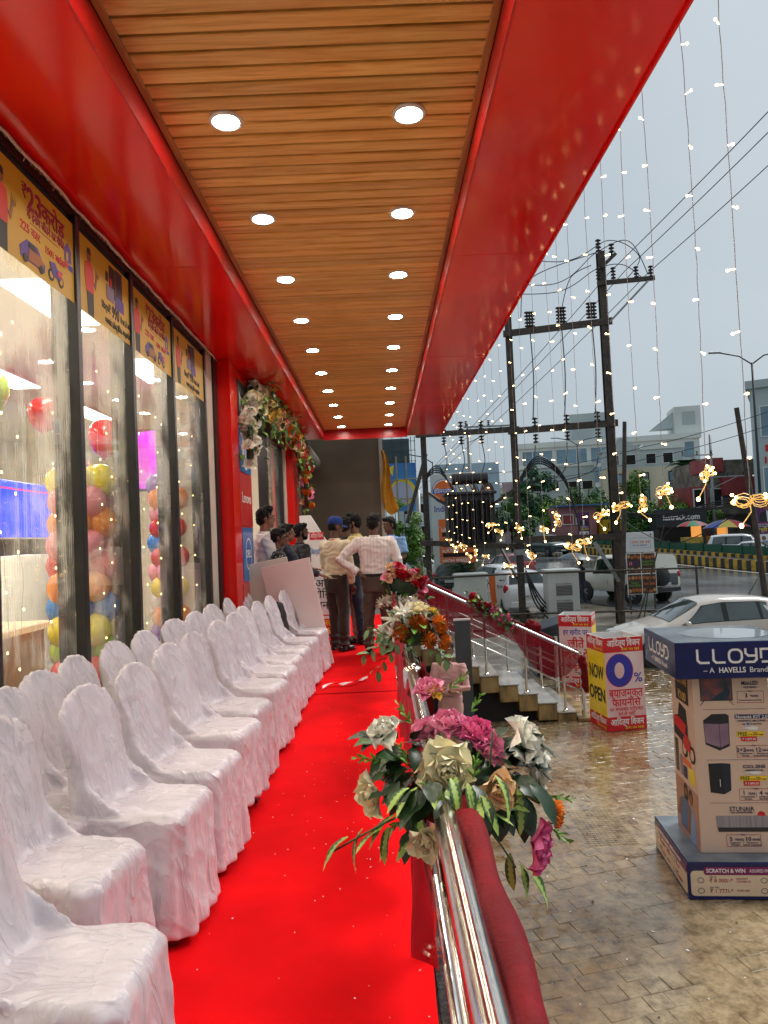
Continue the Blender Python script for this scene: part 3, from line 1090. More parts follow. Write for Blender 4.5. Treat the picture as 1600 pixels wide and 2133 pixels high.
m_blu_panel = mat('bright blue panel', (0.02, 0.19, 0.55), rough=0.25, var=0.06)
m_soft_red = mat('coral red panel', (0.72, 0.045, 0.045), rough=0.2, var=0.12, vscale=2)
fpl(rect(0.36, 2.72, 1.0, 3.25), m_black_print)
for q in ([(0.44, 2.90), (0.475, 2.90), (0.475, 3.09), (0.44, 3.11)], [(0.485, 3.07), (0.62, 3.05), (0.62, 3.02), (0.485, 3.04)], [(0.50, 2.90), (0.54, 2.90), (0.62, 3.0), (0.58, 3.0)]):
    plate(q, m_white_print, bp, Mp, 0.007, 0.001, 'logo_stroke')
fpl(rect(0.36, 2.22, 1.0, 2.70), m_blu_panel)
hp = MB()
hp.prism(disc(0.70, 2.46, 0.205, n=32), 0.002)
o_ = hp.build('logo_disc', m_white_print, bp)
o_.matrix_basis = Mp @ Matrix.Translation((0, 0, 0.006))
for q in ([(0.60, 2.36), (0.635, 2.36), (0.695, 2.66), (0.66, 2.66)], [(0.705, 2.36), (0.675, 2.36), (0.708, 2.52), (0.735, 2.52)], [(0.735, 2.26), (0.77, 2.26), (0.825, 2.53), (0.79, 2.53)]):
    plate(q, m_blu_panel, bp, Mp, 0.009, 0.001, 'logo_stroke')
plate([(0.66, 2.55), (0.735, 2.55), (0.745, 2.52), (0.654, 2.52)], m_blu_panel, bp, Mp, 0.009, 0.001, 'logo_stroke')
plate([(0.785, 2.53), (0.86, 2.53), (0.80, 2.36), (0.775, 2.36), (0.83, 2.505), (0.785, 2.505)], m_blu_panel, bp, Mp, 0.009, 0.001, 'logo_stroke')
fpl(rect(0.30, 1.62, 1.0, 2.20), m_soft_red)
text('Lenovo', 0.165, m_white_print, bp, Mp, 0.66, 1.93, bold=0.004, up=0.007, wmax=0.52)
fpl(rect(0.36, 1.00, 0.98, 1.60), m_blu_panel)
ring = MB()
a_, b_ = disc(0.67, 1.30, 0.185, n=36), disc(0.67, 1.30, 0.163, n=36)
for i in range(36):
    j = (i + 1) % 36
    ring.add([a_[i] + (0,), a_[j] + (0,), b_[j] + (0,), b_[i] + (0,)], [(0, 1, 2, 3)])
o_ = ring.build('logo_ring', m_white_print, bp)
o_.matrix_basis = Mp @ Matrix.Translation((0, 0, 0.008))
text('DELL', 0.125, m_white_print, bp, Mp, 0.67, 1.30, bold=0.012, up=0.008, wmax=0.29)
fpl(rect(0.30, -0.01, 1.0, 0.98), m_soft_red)
fpl(disc(0.64, 0.64, 0.035, n=12), m_steel, 0.006, 'lock_plate', 0.004)

# --- doorway beyond the pillar
dw = thing('entrance_doorway', 'glazed entrance doorway with black frames between the two red pillars', 'doorway', (GX, 8.45, 0))
for y in (0.03, 1.95, 3.55):
    MB().box(-0.12, y - 0.03, -0.014, 0.02, y + 0.03, 3.0).build('frame_post', m_black_frame, dw, bevel=0.003)
MB().box(-0.12, -0.01, 3.0, 0.02, 4.2, 3.355).build('door_head', m_black_frame, dw)
for a, b in ((1.98, 3.52),):
    MB().box(-0.05, a, 0.05, -0.04, b, 2.98).build('glass_pane', m_glass, dw)
MB().box(-0.20, 3.6, -0.014, 0.03, 3.95, 3.0).build('column', m_cream, dw)
MB().box(-0.6, 0.06, 0.05, -0.055, 0.10, 2.95).build('door_leaf', m_glass, dw)
MB().box(-0.63, 0.04, 0.0, -0.60, 0.12, 2.98).build('door_stile', m_black_frame, dw)
p2 = tag(MB().box(GX - 0.2, 12.42, -0.014, GX + 0.15, 13.1, 3.355).build('red_pillar', m_red_panel, bevel=0.004), 'plain red pillar on the far side of the entrance doorway', 'pillar')
for (c, y, z, w_) in (('pink', 9.3, 1.95, 'top left'), ('pink', 9.6, 1.98, 'topmost'), ('orange', 9.4, 1.72, 'left-hand'), ('pink', 9.9, 1.85, 'rightmost'), ('orange', 9.75, 1.6, 'right-hand'), ('pink', 9.5, 1.5, 'lowest')):
    tag(balloon(c, c == 'orange', (-2.5, y, z), (0, 0, y), 0.14), '%s %s balloon in the bunch just inside the entrance doorway' % (w_, c), 'balloon', 'balloons inside the doorway')

# --- far end: closed unit with rolled shutter, pipes and blank wall
m_far_wall = mat('olive brown wall', (0.115, 0.095, 0.060), rough=0.55, var=0.15, vscale=1.2, bump=0.1, bscale=20)
fw = thing('end_wall', 'blank olive brown end wall closing the walkway behind the people', 'wall', (0, 15.5, 0))
MB().box(-1.9, 0, -1.5, 0.02, 0.18, 3.95).build('wall_slab', m_far_wall, fw)
MB().box(0.02, -0.05, -1.5, 0.10, 0.1, 3.95).build('white_post', mat('dirty white post', (0.42, 0.40, 0.35), rough=0.5, var=0.2, vscale=3), fw)
MB().box(-1.9, -0.02, 3.70, 0.6, 0.2, 3.95).build('lintel', mat('grey lintel', (0.25, 0.25, 0.23), rough=0.6), fw)
cs = thing('closed_shop_unit', 'dark closed shop unit with shutter between the far red pillar and the end wall', 'shop front', (GX, 13.1, 0))
MB().box(-0.3, 0.0, -0.014, 0.0, 2.4, 3.6).build('shutter_back', mat('dark shutter', (0.05, 0.045, 0.035), rough=0.4, var=0.2), cs)
for z in range(40):
    pass
MB().lathe([(0.20, 0), (0.20, 2.3)], 18, M=Matrix.Translation((0.20, 0.05, 3.10)) @ Matrix.Rotation(-math.pi / 2, 4, 'X'), closed=True).build('shutter_roll', mat('shutter roll', (0.16, 0.15, 0.13), rough=0.45, var=0.2, vscale=14, stretch=(1, 1, 12)), cs, smooth=True, sharp=40)
for y in (0.5, 0.85):
    MB().tube([(0.06, y, -0.01), (0.06, y, 3.3)], 0.035, 8).build('pipe', m_rust, cs, smooth=True)
yc = MB()


def _yc(u, v):
    w = 0.08 + 0.24 * v
    return (0.06 + u * w + 0.03 * math.sin(v * 7), 15.25 + 0.05 * math.sin(u * 9 + v * 3), 3.3 - 1.25 * v - 0.15 * math.sin(u * 3.1) * v)


yc.grid(_yc, 12, 14)
tag(yc.build('yellow_cloth', mat('yellow cloth', (0.55, 0.27, 0.015), rough=0.7, var=0.15), smooth=True), 'yellow cloth hanging from the post at the edge of the end wall', 'cloth')

# ================================================================== WALKWAY
# --- downlights
m_lens = mat('lit downlight lens', (1, 1, 1), emis=(1.0, 0.93, 0.82), es=88.0)
ring_me = MB().lathe([(0.062, -0.002), (0.066, -0.010), (0.074, -0.012), (0.084, -0.007), (0.086, 0.004), (0.060, 0.006)], 28).mesh('trim_ring', m_white_gloss, smooth=True)
lens_me = MB().prism(disc(0, 0, 0.0605, n=28), 0.003).mesh('lens', m_lens)
DL = [3.45 + 1.0756 * k for k in range(-3, 10)]
for s_, xs in (('left', -0.69), ('right', 0.23)):
    for k, y in enumerate(DL):
        if k < 3:
            lab = '%s downlight of the %s ceiling row, above or behind the camera' % (('rearmost', 'middle', 'overhead')[k], s_)
        else:
            lab = '%s downlight from the camera in the %s row of the wooden ceiling' % ('first second third fourth fifth sixth seventh eighth ninth tenth'.split()[k - 3], s_)
        t_ = thing('downlight', lab, 'downlight', (xs + (0.003 * k if s_ == 'left' else -0.001 * k), y, CEIL - 0.002), 0, 'downlights in the wooden ceiling')
        link('trim_ring', ring_me, t_)
        link('lens', lens_me, t_, loc=(0, 0, -0.007))

# --- red carpet
m_carpet = mat('red carpet', (0.74, 0.003, 0.006), rough=0.9, var=0.20, vscale=1.3, detail=7, bump=0.35, bscale=420, bdist=0.003, spec=0.08)
rc = random.Random(3)


def carpet(y0, y1, z, x0, x1):
    b_ = MB()

    def fn(u, v):
        x = x0 + (x1 - x0) * u
        y = y0 + (y1 - y0) * v
        e = 0.006 * wob((x, y, 0), 3.0) if u in (0.0, 1.0) else 0
        return (x + e, y, z + 0.004 * max(0, wob((x * 0.7, y, 0), 1.7, 3)))
    b_.grid(fn, 24, int((y1 - y0) * 10))
    n_ = (24 + 1) * (int((y1 - y0) * 10) + 1)
    return b_


cm = carpet(0.2, 6.62, 0.002, -1.45, 0.108)
tag(cm.build('red_carpet', m_carpet, smooth=True), 'bright red carpet laid along the walkway beside the covered chairs', 'carpet')
tag(carpet(6.60, 13.2, 0.008, -1.45, 0.085).build('red_carpet', m_carpet, smooth=True), 'farther length of red carpet where the people stand', 'carpet')
litter(120, lambda r_: (-0.72 + 0.8 * r_.random() ** 0.8, r_.uniform(1.6, 6.0), 0.010, r_.uniform(0.0012, 0.0045)), m_white, 'confetti_specks', None, 9)
tag(bpy.data.objects['confetti_specks'], 'tiny white specks of litter scattered over the red carpet', 'litter', None, 'stuff')
rb_ = MB()


def _rib(u, v):
    return (-0.62 + 0.42 * u, 6.75 + 0.30 * u + 0.06 * math.sin(u * 8) + 0.05 * v, 0.02 + 0.025 * abs(math.sin(u * 7 + v)))


rb_.grid(_rib, 18, 3)
tag(rb_.build('white_ribbon', mat('pale ribbon', (0.75, 0.60, 0.60), rough=0.4), smooth=True), 'loose pale ribbon lying on the carpet by the farther chairs', 'ribbon')

# --- covered chairs
m_satin = mat('white satin', (0.70, 0.655, 0.695), rough=0.27, var=0.035, vscale=5, bump=0.22, bscale=9, stretch=(1.0, 1.0, 0.8), spec=0.75, rnd=0.05, bdist=0.016, rvar=0.06)
# crease layers: long pulled folds and fine crinkle of thin satin
_t = m_satin.node_tree
_p = _t.nodes['Principled BSDF']
_bp = [q for q in _t.nodes if q.type == 'BUMP'][0]
_mpn = [q for q in _t.nodes if q.type == 'MAPPING'][0]
_prev = _bp.outputs[0]
for _sc, _st, _str, _ds in (((1.0, 2.6, 1.0), 4.0, 0.68, 0.022), ((2.2, 1.0, 1.0), 9.0, 0.22, 0.008)):
    _m2 = _t.nodes.new('ShaderNodeMapping')
    _m2.inputs['Scale'].default_value = _sc
    _m2.inputs['Rotation'].default_value = (0.5, 0.4, 0.3)
    _t.links.new(_mpn.outputs[0], _m2.inputs['Vector'])
    _mu = _t.nodes.new('ShaderNodeTexNoise')
    _mu.inputs['Scale'].default_value = _st
    _mu.inputs['Detail'].default_value = 3.0
    _mu.inputs['Distortion'].default_value = 1.2
    _t.links.new(_m2.outputs[0], _mu.inputs['Vector'])
    _sb = _t.nodes.new('ShaderNodeMath')
    _sb.operation = 'SUBTRACT'
    _sb.inputs[1].default_value = 0.5
    _t.links.new(_mu.outputs['Fac'], _sb.inputs[0])
    _ab = _t.nodes.new('ShaderNodeMath')
    _ab.operation = 'ABSOLUTE'
    _t.links.new(_sb.outputs[0], _ab.inputs[0])
    _pw = _t.nodes.new('ShaderNodeMath')
    _pw.operation = 'POWER'
    _pw.inputs[1].default_value = 0.6
    _t.links.new(_ab.outputs[0], _pw.inputs[0])
    _b2 = _t.nodes.new('ShaderNodeBump')
    _b2.invert = True
    _b2.inputs['Strength'].default_value = _str
    _b2.inputs['Distance'].default_value = _ds
    _t.links.new(_pw.outputs[0], _b2.inputs['Height'])
    _t.links.new(_prev, _b2.inputs['Normal'])
    _prev = _b2.outputs[0]
_t.links.new(_prev, _p.inputs['Normal'])
m_plastic = mat('maroon plastic', (0.13, 0.015, 0.02), rough=0.35)


def chair_cover(seed, hem=0.02, topw=1.0, lean=0.0):
    r = random.Random(seed)
    b_ = MB()
    # backrest under the cover: rounded fan, leaning back, cover falls almost straight behind
    zs = [0.02, 0.15, 0.30, 0.42, 0.50, 0.58, 0.66, 0.73, 0.78, 0.815, 0.838, 0.848]
    wd = [0.180, 0.178, 0.172, 0.166, 0.160, 0.168, 0.186, 0.198, 0.186, 0.150, 0.100, 0.035]
    for i in range(len(zs) - 1):
        vs_ = []
        for z, w in ((zs[i], wd[i]), (zs[i + 1] + 0.002, wd[i + 1])):
            w = w * (topw if z > 0.6 else 1.0)
            xf = -0.10 - 0.115 * max(0, (z - 0.42)) / 0.42 - lean * max(0, z - 0.42)
            xr = -0.215 - 0.035 * max(0, (z - 0.3)) / 0.5 - lean * max(0, z - 0.42)
            if z > 0.7:
                xr -= 0.0
                xf -= 0.02 * (z - 0.7) / 0.15
            bow = 0.020
            for (x, y) in ((xf - bow, -w), (xf - bow * 0.0, -w * 0.5), (xf + 0.0 - bow * 1.1, 0), (xf, w * 0.5), (xf - bow, w), (xr, w * 0.93), (xr - 0.02, 0), (xr, -w * 0.93)):
                vs_.append((x, y, z))
        n = 8
        fs_ = [tuple(range(n - 1, -1, -1)), tuple(range(n, 2 * n))] + [(k, (k + 1) % n, n + (k + 1) % n, n + k) for k in range(n)]
        b_.add(vs_, fs_)
    # seat and skirt
    zz = [hem, 0.10, 0.22, 0.34, 0.405, 0.432]
    fl = [0.020, 0.014, 0.006, 0.002, 0.0, -0.022]
    for i in range(len(zz) - 1):
        vs_ = []
        for z, f in ((zz[i], fl[i]), (zz[i + 1] + 0.001, fl[i + 1])):
            x0, x1, w = -0.20 - f * 0.3, 0.215 + f, 0.186 + f
            c_ = 0.045
            for (x, y) in ((x0, -w), (x1 - c_, -w), (x1, -w + c_), (x1, w - c_), (x1 - c_, w), (x0, w)):
                vs_.append((x, y, z))
        n = 6
        fs_ = [tuple(range(n - 1, -1, -1)), tuple(range(n, 2 * n))] + [(k, (k + 1) % n, n + (k + 1) % n, n + k) for k in range(n)]
        b_.add(vs_, fs_)
    # cloth stretched from the back edges down to the seat sides
    for sgn in (-1, 1):
        y0, y1 = sgn * 0.172, sgn * 0.150
        b_.add([(-0.10, y0, 0.40), (0.0, y0, 0.425), (-0.17, y0, 0.56), (-0.10, y1, 0.40), (-0.03, y1, 0.425), (-0.17, y1, 0.54), (-0.22, y0, 0.40), (-0.22, y1, 0.40)],
               [(0, 1, 2), (5, 4, 3), (0, 3, 4, 1), (1, 4, 5, 2), (2, 5, 7, 6), (6, 7, 3, 0), (0, 2, 6), (3, 7, 5)] if sgn > 0 else
               [(2, 1, 0), (3, 4, 5), (1, 4, 3, 0), (2, 5, 4, 1), (6, 7, 5, 2), (0, 3, 7, 6), (6, 2, 0), (5, 7, 3)])
    ph = r.uniform(0, 10)

    def disp(co, n):
        d = 0.0
        if co.z < 0.40:                      # skirt folds, deeper towards the hem
            k = (0.42 - co.z) / 0.42
            a = math.atan2(co.y, co.x)
            d += 0.013 * k * math.sin(a * 15 + ph + 2.2 * wob(co, 4, ph)) + 0.010 * k * wob((co.x * 1.2, co.y * 1.2, co.z * .5), 11, ph)
        # pull lines radiating from the seat-back crease
        q = V((co.x + 0.12, co.y * 0.7, co.z - 0.42))
        a = math.atan2(q.z, q.x)
        L = q.length
        d += 0.0026 * math.sin(a * 11 + co.y * 26 + ph + 2 * wob(co, 5, ph)) * math.exp(-((L - 0.14) / 0.11) ** 2)
        if co.z > 0.70:                      # gathers at the top of the back
            d += 0.0022 * math.sin(co.y * 110 + ph + 3 * wob(co, 6, ph)) * min(1, (co.z - 0.70) / 0.08)
        rid = 1 - abs(wob(co, 7.5, ph + 5))
        d += 0.0035 * (rid ** 4 - 0.4)
        dg_ = wob((co.x * 3.0 + co.z * 2.0, co.y * 9.0 + co.z * 5.0, co.z * 1.2), 2.2, ph + 2)
        d += 0.004 * ((1 - abs(dg_)) ** 5 - 0.3)
        d += 0.004 * wob(co, 3.2, ph + 9)
        off = n * d
        if co.z < 0.06:
            off.z = 0.025 * wob((co.x, co.y, 0), 6, ph) if hem > 0.03 else abs(0.01 * wob((co.x, co.y, 0), 6, ph))
        if co.z + off.z < 0.006:
            off.z = 0.006 - co.z
        return off
    return remesh(b_, 'cover', m_satin, 0.0115, 3, disp, 0.5)


covers = [chair_cover(11), chair_cover(12, hem=0.03, topw=0.97), chair_cover(13, topw=1.05), chair_cover(14, hem=0.07, lean=0.04), chair_cover(15, topw=0.94, lean=0.05)]
leg_me = MB().tube([(0, 0, 0.0), (0, 0, 0.40)], [0.020, 0.016], 8).box(-0.026, -0.026, 0.0, 0.026, 0.026, 0.014).mesh('leg', m_plastic, smooth=False)


def chair(x, y, rz, k, label, z=0.009, s=1.0, group='white covered chairs'):
    t = thing('covered_chair', label, 'chair', (x, y, z), rz, group)
    t.scale = (s, s * 0.97, s * 1.05)
    link('cover', covers[k], t)
    for sx, sy in ((0.15, 0.15), (0.15, -0.15), (-0.19, 0.15), (-0.19, -0.15)):
        link('leg', leg_me, t, loc=(sx, sy, 0))
    return t


ORD = ['nearest', 'second', 'third', 'fourth', 'fifth', 'sixth', 'seventh', 'eighth', 'ninth', 'tenth', 'eleventh', 'twelfth']
FR = [1.70, 2.27, 2.76, 3.24, 3.83, 4.32, 4.92, 5.45, 5.95, 6.45, 7.02, 7.72]
rr = random.Random(21)
for i, y in enumerate(FR):
    x = -0.935 + rr.uniform(-0.015, 0.015)
    rz = -0.15 + rr.uniform(-0.06, 0.06)
    if i == 0:
        x, rz = -0.80, -0.02
    if i == 1:
        x, rz = -1.05, -0.14
    if i == 10:
        x = -0.90
    if i == 11:
        x = -0.86
    chair(x, y, rz, [4, 0, 2, 1, 3, 0, 1, 2, 4, 0, 1, 2][i], '%s white satin-covered chair from the camera in the aisle-side row' % ORD[i])
BK = [2.30, 2.76, 3.17, 3.58, 4.06, 4.52, 5.15, 5.66, 6.28, 7.0, 7.85]
for i, y in enumerate(BK):
    x = -1.30 + rr.uniform(-0.02, 0.02)
    chair(x, y, -0.14 + rr.uniform(-0.12, 0.12), [1, 2, 0, 3, 4, 1, 0, 2, 3, 4, 1][i], '%s white satin-covered chair from the camera in the row against the window' % ORD[i])

# black jacket and bag left on the far chairs
m_black_cloth = mat('black cloth', (0.010, 0.010, 0.012), rough=0.75, bump=0.4, bscale=30)
jb = MB()
jb.ell((0, 0, 0.0), (0.07, 0.20, 0.30), 14, 10).ell((0.05, 0.02, -0.25), (0.10, 0.19, 0.16), 12, 8).ell((-0.02, -0.12, 0.22), (0.06, 0.1, 0.1), 10, 8)
tag(link('black_jacket', remesh(jb, 'black_jacket', m_black_cloth, 0.02, 3, lambda c, n: n * (0.02 * wob(c, 9))), loc=(-1.08, 7.40, 0.50)), 'black jacket hung over a chair back in front of the leaning white boards', 'jacket')
jb = MB().ell((0, 0, 0), (0.16, 0.13, 0.10), 12, 8).ell((0.08, 0.05, 0.04), (0.1, 0.08, 0.08), 10, 8)
tag(link('black_bag', remesh(jb, 'black_bag', m_black_cloth, 0.02, 3, lambda c, n: n * (0.018 * wob(c, 12))), loc=(-1.28, 6.66, 0.70)), 'small black bag resting on the window-side chairs near the pillar', 'bag')

# --- hand rail along the edge of the walkway
RX, RZ = 0.128, 0.72
hr = thing('hand_rail', 'polished stainless steel hand rail along the edge of the red carpet', 'rail', (RX, 0, 0))
MB().tube([(0, 0.25, RZ), (0, 3.62, RZ)], 0.030, 24).build('top_rail', m_steel, hr, smooth=True, sharp=60)
MB().tube([(0.004, 3.78, RZ), (0.004, 8.9, RZ)], 0.030, 20).build('top_rail', m_steel, hr, smooth=True, sharp=60)
for y in (0.9, 2.47, 3.70, 5.6, 7.2, 8.85):
    MB().tube([(0, y, 0.0), (0, y, RZ - 0.02)], 0.021, 16).build('post', m_steel, hr, smooth=True, sharp=60)
    MB().lathe([(0.052, 0.0), (0.052, 0.012), (0.044, 0.018), (0.044, 0.032), (0.033, 0.040), (0.030, 0.060), (0.022, 0.064)], 22, M=Matrix.Translation((0, y, 0.0))).build('base_flange', m_steel, hr, smooth=True, sharp=40)
MB().lathe([(0.0, 0.035), (0.030, 0.032), (0.046, 0.022), (0.050, 0.010), (0.050, -0.075), (0.046, -0.085), (0.022, -0.09)], 24, M=Matrix.Translation((0.002, 3.70, RZ))).build('collar', m_steel, hr, smooth=True, sharp=50)
for z in (0.26, 0.48):
    MB().tube([(0, 0.25, z), (0, 8.85, z)], 0.013, 12).build('lower_rail', m_steel, hr, smooth=True)

m_velvet = mat('red velvet cloth', (0.17, 0.001, 0.006), rough=0.6, var=0.2, vscale=10, bump=0.3, bscale=60, spec=0.2)
m_sheer = mat('red sheer cloth', (0.42, 0.003, 0.012), rough=0.55, var=0.15, vscale=8, alpha=0.88, spec=0.2)
m_net = mat('maroon net', (0.24, 0.002, 0.014), rough=0.5, var=0.15, vscale=5, alpha=0.74, spec=0.2)


def swag(name, pts_top, drop, m, label, folds=9, depth=0.05, seed=0, nu=40, nv=14, thick=0.0, side=(1, 0, 0)):
    """cloth hung from a polyline with a catenary hem and gathered folds"""
    b_ = MB()
    P_ = [V(p) for p in pts_top]
    L = [0]
    for a, b in zip(P_[:-1], P_[1:]):
        L.append(L[-1] + (b - a).length)
    sd = V(side)

    def at(u):
        s = u * L[-1]
        for i in range(len(L) - 1):
            if s <= L[i + 1] + 1e-9:
                return P_[i].lerp(P_[i + 1], (s - L[i]) / max(1e-9, L[i + 1] - L[i]))
        return P_[-1]

    def fn(u, v):
        p = at(u)
        d = drop(u)
        w = depth * (0.25 + 0.75 * v) * math.sin(u * folds * 6.283 + seed + 1.5 * wob((u * 4, v * 2, 0), 1, seed)) + 0.4 * depth * wob((u * 9, v * 3, 1), 1, seed)
        return p + sd * w + V((0, 0, -d * v + 0.012 * wob((u * 8, v * 5, 0), 1, seed)))
    b_.grid(fn, nu, nv)
    return tag(b_.build(name, m, smooth=True), label, 'cloth')


# velvet strip running along the outer side of the near rail
vb = MB()
pv = []
for i in range(30):
    y = 0.25 + i * 0.06
    pv.append((RX + 0.056 + 0.004 * math.sin(i * 0.9), y, RZ - 0.012 + 0.004 * math.sin(i * 0.6)))
vb.tube(pv, [0.034 + 0.006 * math.sin(i * 0.8) for i in range(30)], 14, flat=0.9)
tag(vb.build('velvet_wrap', m_velvet, smooth=True), 'rolled dark red velvet cloth lying along the outer side of the near rail', 'cloth')
swag('sheer_drape', [(RX - 0.035, 2.62, RZ + 0.01), (RX - 0.06, 1.95, RZ + 0.02)], lambda u: 0.60 - 0.10 * u, m_sheer, 'red sheer cloth hanging from the near rail below the big bouquet', 3, 0.035, 2, nu=46, nv=24)
swag('sheer_drape', [(RX - 0.03, 4.7, RZ), (RX - 0.03, 2.8, RZ)], lambda u: 0.62 - 0.25 * math.sin(u * 3.14), m_sheer, 'red sheer cloth hanging from the rail between the near and middle bouquets', 5, 0.04, 4, nu=50, nv=20)
swag('sheer_drape', [(RX - 0.02, 8.8, RZ + 0.05), (RX - 0.02, 4.8, RZ)], lambda u: 0.60 - 0.2 * math.sin(u * 3.14), m_sheer, 'red sheer cloth hanging from the far length of rail behind the middle bouquet', 9, 0.04, 6, nu=60, nv=16)
# slim pole with a red sash behind the middle bouquet
swag('velvet_sash_cloth', [(RX + 0.045, 3.95, RZ + 0.05), (RX + 0.075, 3.5, RZ + 0.02)], lambda u: 0.16 + 0.1 * u, m_velvet, 'red velvet sash hanging over the rail collar under the middle bouquet', 2, 0.02, 1, nu=20, nv=10)

# --- flowers
m_cream_p = mat('cream petal', (0.96, 0.85, 0.46), rough=0.6, c2=(0.97, 0.91, 0.70), vscale=14, sss=0.15)
m_white_p = mat('white petal', (0.97, 0.95, 0.88), rough=0.6, c2=(0.96, 0.91, 0.74), vscale=14, sss=0.15)
m_pink_p = mat('pink petal', (0.97, 0.22, 0.42), rough=0.55, c2=(0.98, 0.50, 0.62), vscale=16, sss=0.15)
m_mag_p = mat('magenta petal', (0.92, 0.08, 0.34), rough=0.55, c2=(0.95, 0.30, 0.50), vscale=16, sss=0.15)
m_peach_p = mat('peach petal', (0.95, 0.58, 0.26), rough=0.55, c2=(0.95, 0.70, 0.45), vscale=14, sss=0.15)
m_or_p = mat('orange petal', (0.88, 0.17, 0.015), rough=0.55, c2=(0.92, 0.36, 0.04), vscale=30, sss=0.1)
m_yel_p = mat('yellow petal', (0.80, 0.50, 0.03), rough=0.55, c2=(0.82, 0.62, 0.15), vscale=20, sss=0.1)
m_red_p = mat('crimson petal', (0.50, 0.006, 0.03), rough=0.55, c2=(0.65, 0.02, 0.05), vscale=20)
m_leaf_d = mat('dark leaf', (0.018, 0.055, 0.014), rough=0.35, c2=(0.010, 0.028, 0.010), vscale=18)
m_leaf_m = mat('mid leaf', (0.06, 0.16, 0.03), rough=0.4, c2=(0.03, 0.09, 0.02), vscale=18)
m_leaf_l = mat('lime leaf', (0.20, 0.42, 0.05), rough=0.45, c2=(0.10, 0.28, 0.04), vscale=22)
m_leaf_e = mat('eucalyptus leaf', (0.20, 0.34, 0.13), rough=0.5, c2=(0.12, 0.24, 0.09), vscale=20)
m_stem = mat('green stem', (0.05, 0.11, 0.03), rough=0.5)
# variegated leaf: pale centre band on a dark blade
m_leaf_v = mat('variegated leaf', (0.03, 0.10, 0.02), rough=0.38, var=0.3, vscale=20)
_t = m_leaf_v.node_tree
_p = _t.nodes['Principled BSDF']
_tc = _t.nodes.new('ShaderNodeTexCoord')
_se = _t.nodes.new('ShaderNodeSeparateXYZ')
_t.links.new(_tc.outputs['Object'], _se.inputs[0])
_ab = _t.nodes.new('ShaderNodeMath')
_ab.operation = 'ABSOLUTE'
_t.links.new(_se.outputs['X'], _ab.inputs[0])
_wv = _t.nodes.new('ShaderNodeTexWave')
_wv.inputs['Scale'].default_value = 2.2
_wv.inputs['Distortion'].default_value = 3.0
_wv.bands_direction = 'Y'
_t.links.new(_tc.outputs['Object'], _wv.inputs['Vector'])
_ml = _t.nodes.new('ShaderNodeMath')
_ml.operation = 'MULTIPLY_ADD'
_ml.inputs[1].default_value = 0.03
_t.links.new(_wv.outputs['Fac'], _ml.inputs[0])
_t.links.new(_ab.outputs[0], _ml.inputs[2])
_rp = _t.nodes.new('ShaderNodeValToRGB')
_rp.color_ramp.elements[0].position = 0.075
_rp.color_ramp.elements[0].color = (0.34, 0.48, 0.10, 1)
_rp.color_ramp.elements[1].position = 0.11
_rp.color_ramp.elements[1].color = (0.025, 0.09, 0.015, 1)
_t.links.new(_ml.outputs[0], _rp.inputs['Fac'])
_t.links.new(_rp.outputs[0], _p.inputs['Base Color'])


def petal(b_, L, W, cup, curl, M, ruffle=0.0, seed=0.0, nu=6, nv=6, tip=0.0):
    """one petal rooted at the origin growing along +y, face towards +z"""
    def fn(u, v):
        s = 2 * u - 1
        w = W * (math.sin(math.pi * (0.10 + 0.86 * v ** 0.85)) ** 0.6) * (1 - tip * v ** 2)
        x = s * w
        y = L * v
        z = cup * L * (s * s) * (0.25 + 0.75 * v) * 0.55 + curl * L * v * v
        z += ruffle * L * math.sin(s * 4.5 + seed) * v * v
        y += ruffle * 0.35 * L * math.cos(s * 4 + seed) * v
        return (x, y, z)
    b_.grid(fn, nu, nv, 0, M)


def rose_mesh(name, n, m, seed, opened=1.0, ruffle=0.08, W=0.5):
    """unit flower: radius about 1, looking along +z"""
    b_ = MB()
    r = random.Random(seed)
    for i in range(n):
        t = i / (n - 1)
        a = i * 2.39996 + r.uniform(-0.2, 0.2)
        open_ = rad(86 - (12 + 58 * opened * t ** 1.1) + r.uniform(-6, 6))     # tilt up from horizontal
        L = 0.55 + 0.55 * t
        M = Matrix.Rotation(a, 4, 'Z') @ Matrix.Translation((0, 0.03 + 0.10 * t, -0.35 + 0.12 * (1 - t))) @ Matrix.Rotation(open_, 4, 'X')
        petal(b_, L, W * (0.55 + 0.75 * t), 0.9 - 0.3 * t, -0.06 - 0.30 * t, M, ruffle * (0.5 + t), r.uniform(0, 6))
    return b_.mesh(name, m, smooth=True)


def star_mesh(name, layers, m, seed, W=0.14, tip=0.75, base=20):
    b_ = MB()
    r = random.Random(seed)
    for l in range(layers):
        n = base - l * 3
        for k in range(n):
            a = 2 * math.pi * k / n + l * 0.4 + r.uniform(-.08, .08)
            M = Matrix.Rotation(a, 4, 'Z') @ Matrix.Translation((0, 0.05, 0.05 * l)) @ Matrix.Rotation(rad(8 + l * 17 + r.uniform(-6, 6)), 4, 'X')
            petal(b_, 1.0 - 0.13 * l + r.uniform(-.06, .06), W, 0.9, 0.10, M, 0.03, r.uniform(0, 6), 2, 4, tip)
    b_.ell((0, 0, 0.18), (0.16, 0.16, 0.12), 8, 5)
    return b_.mesh(name, m, smooth=True)


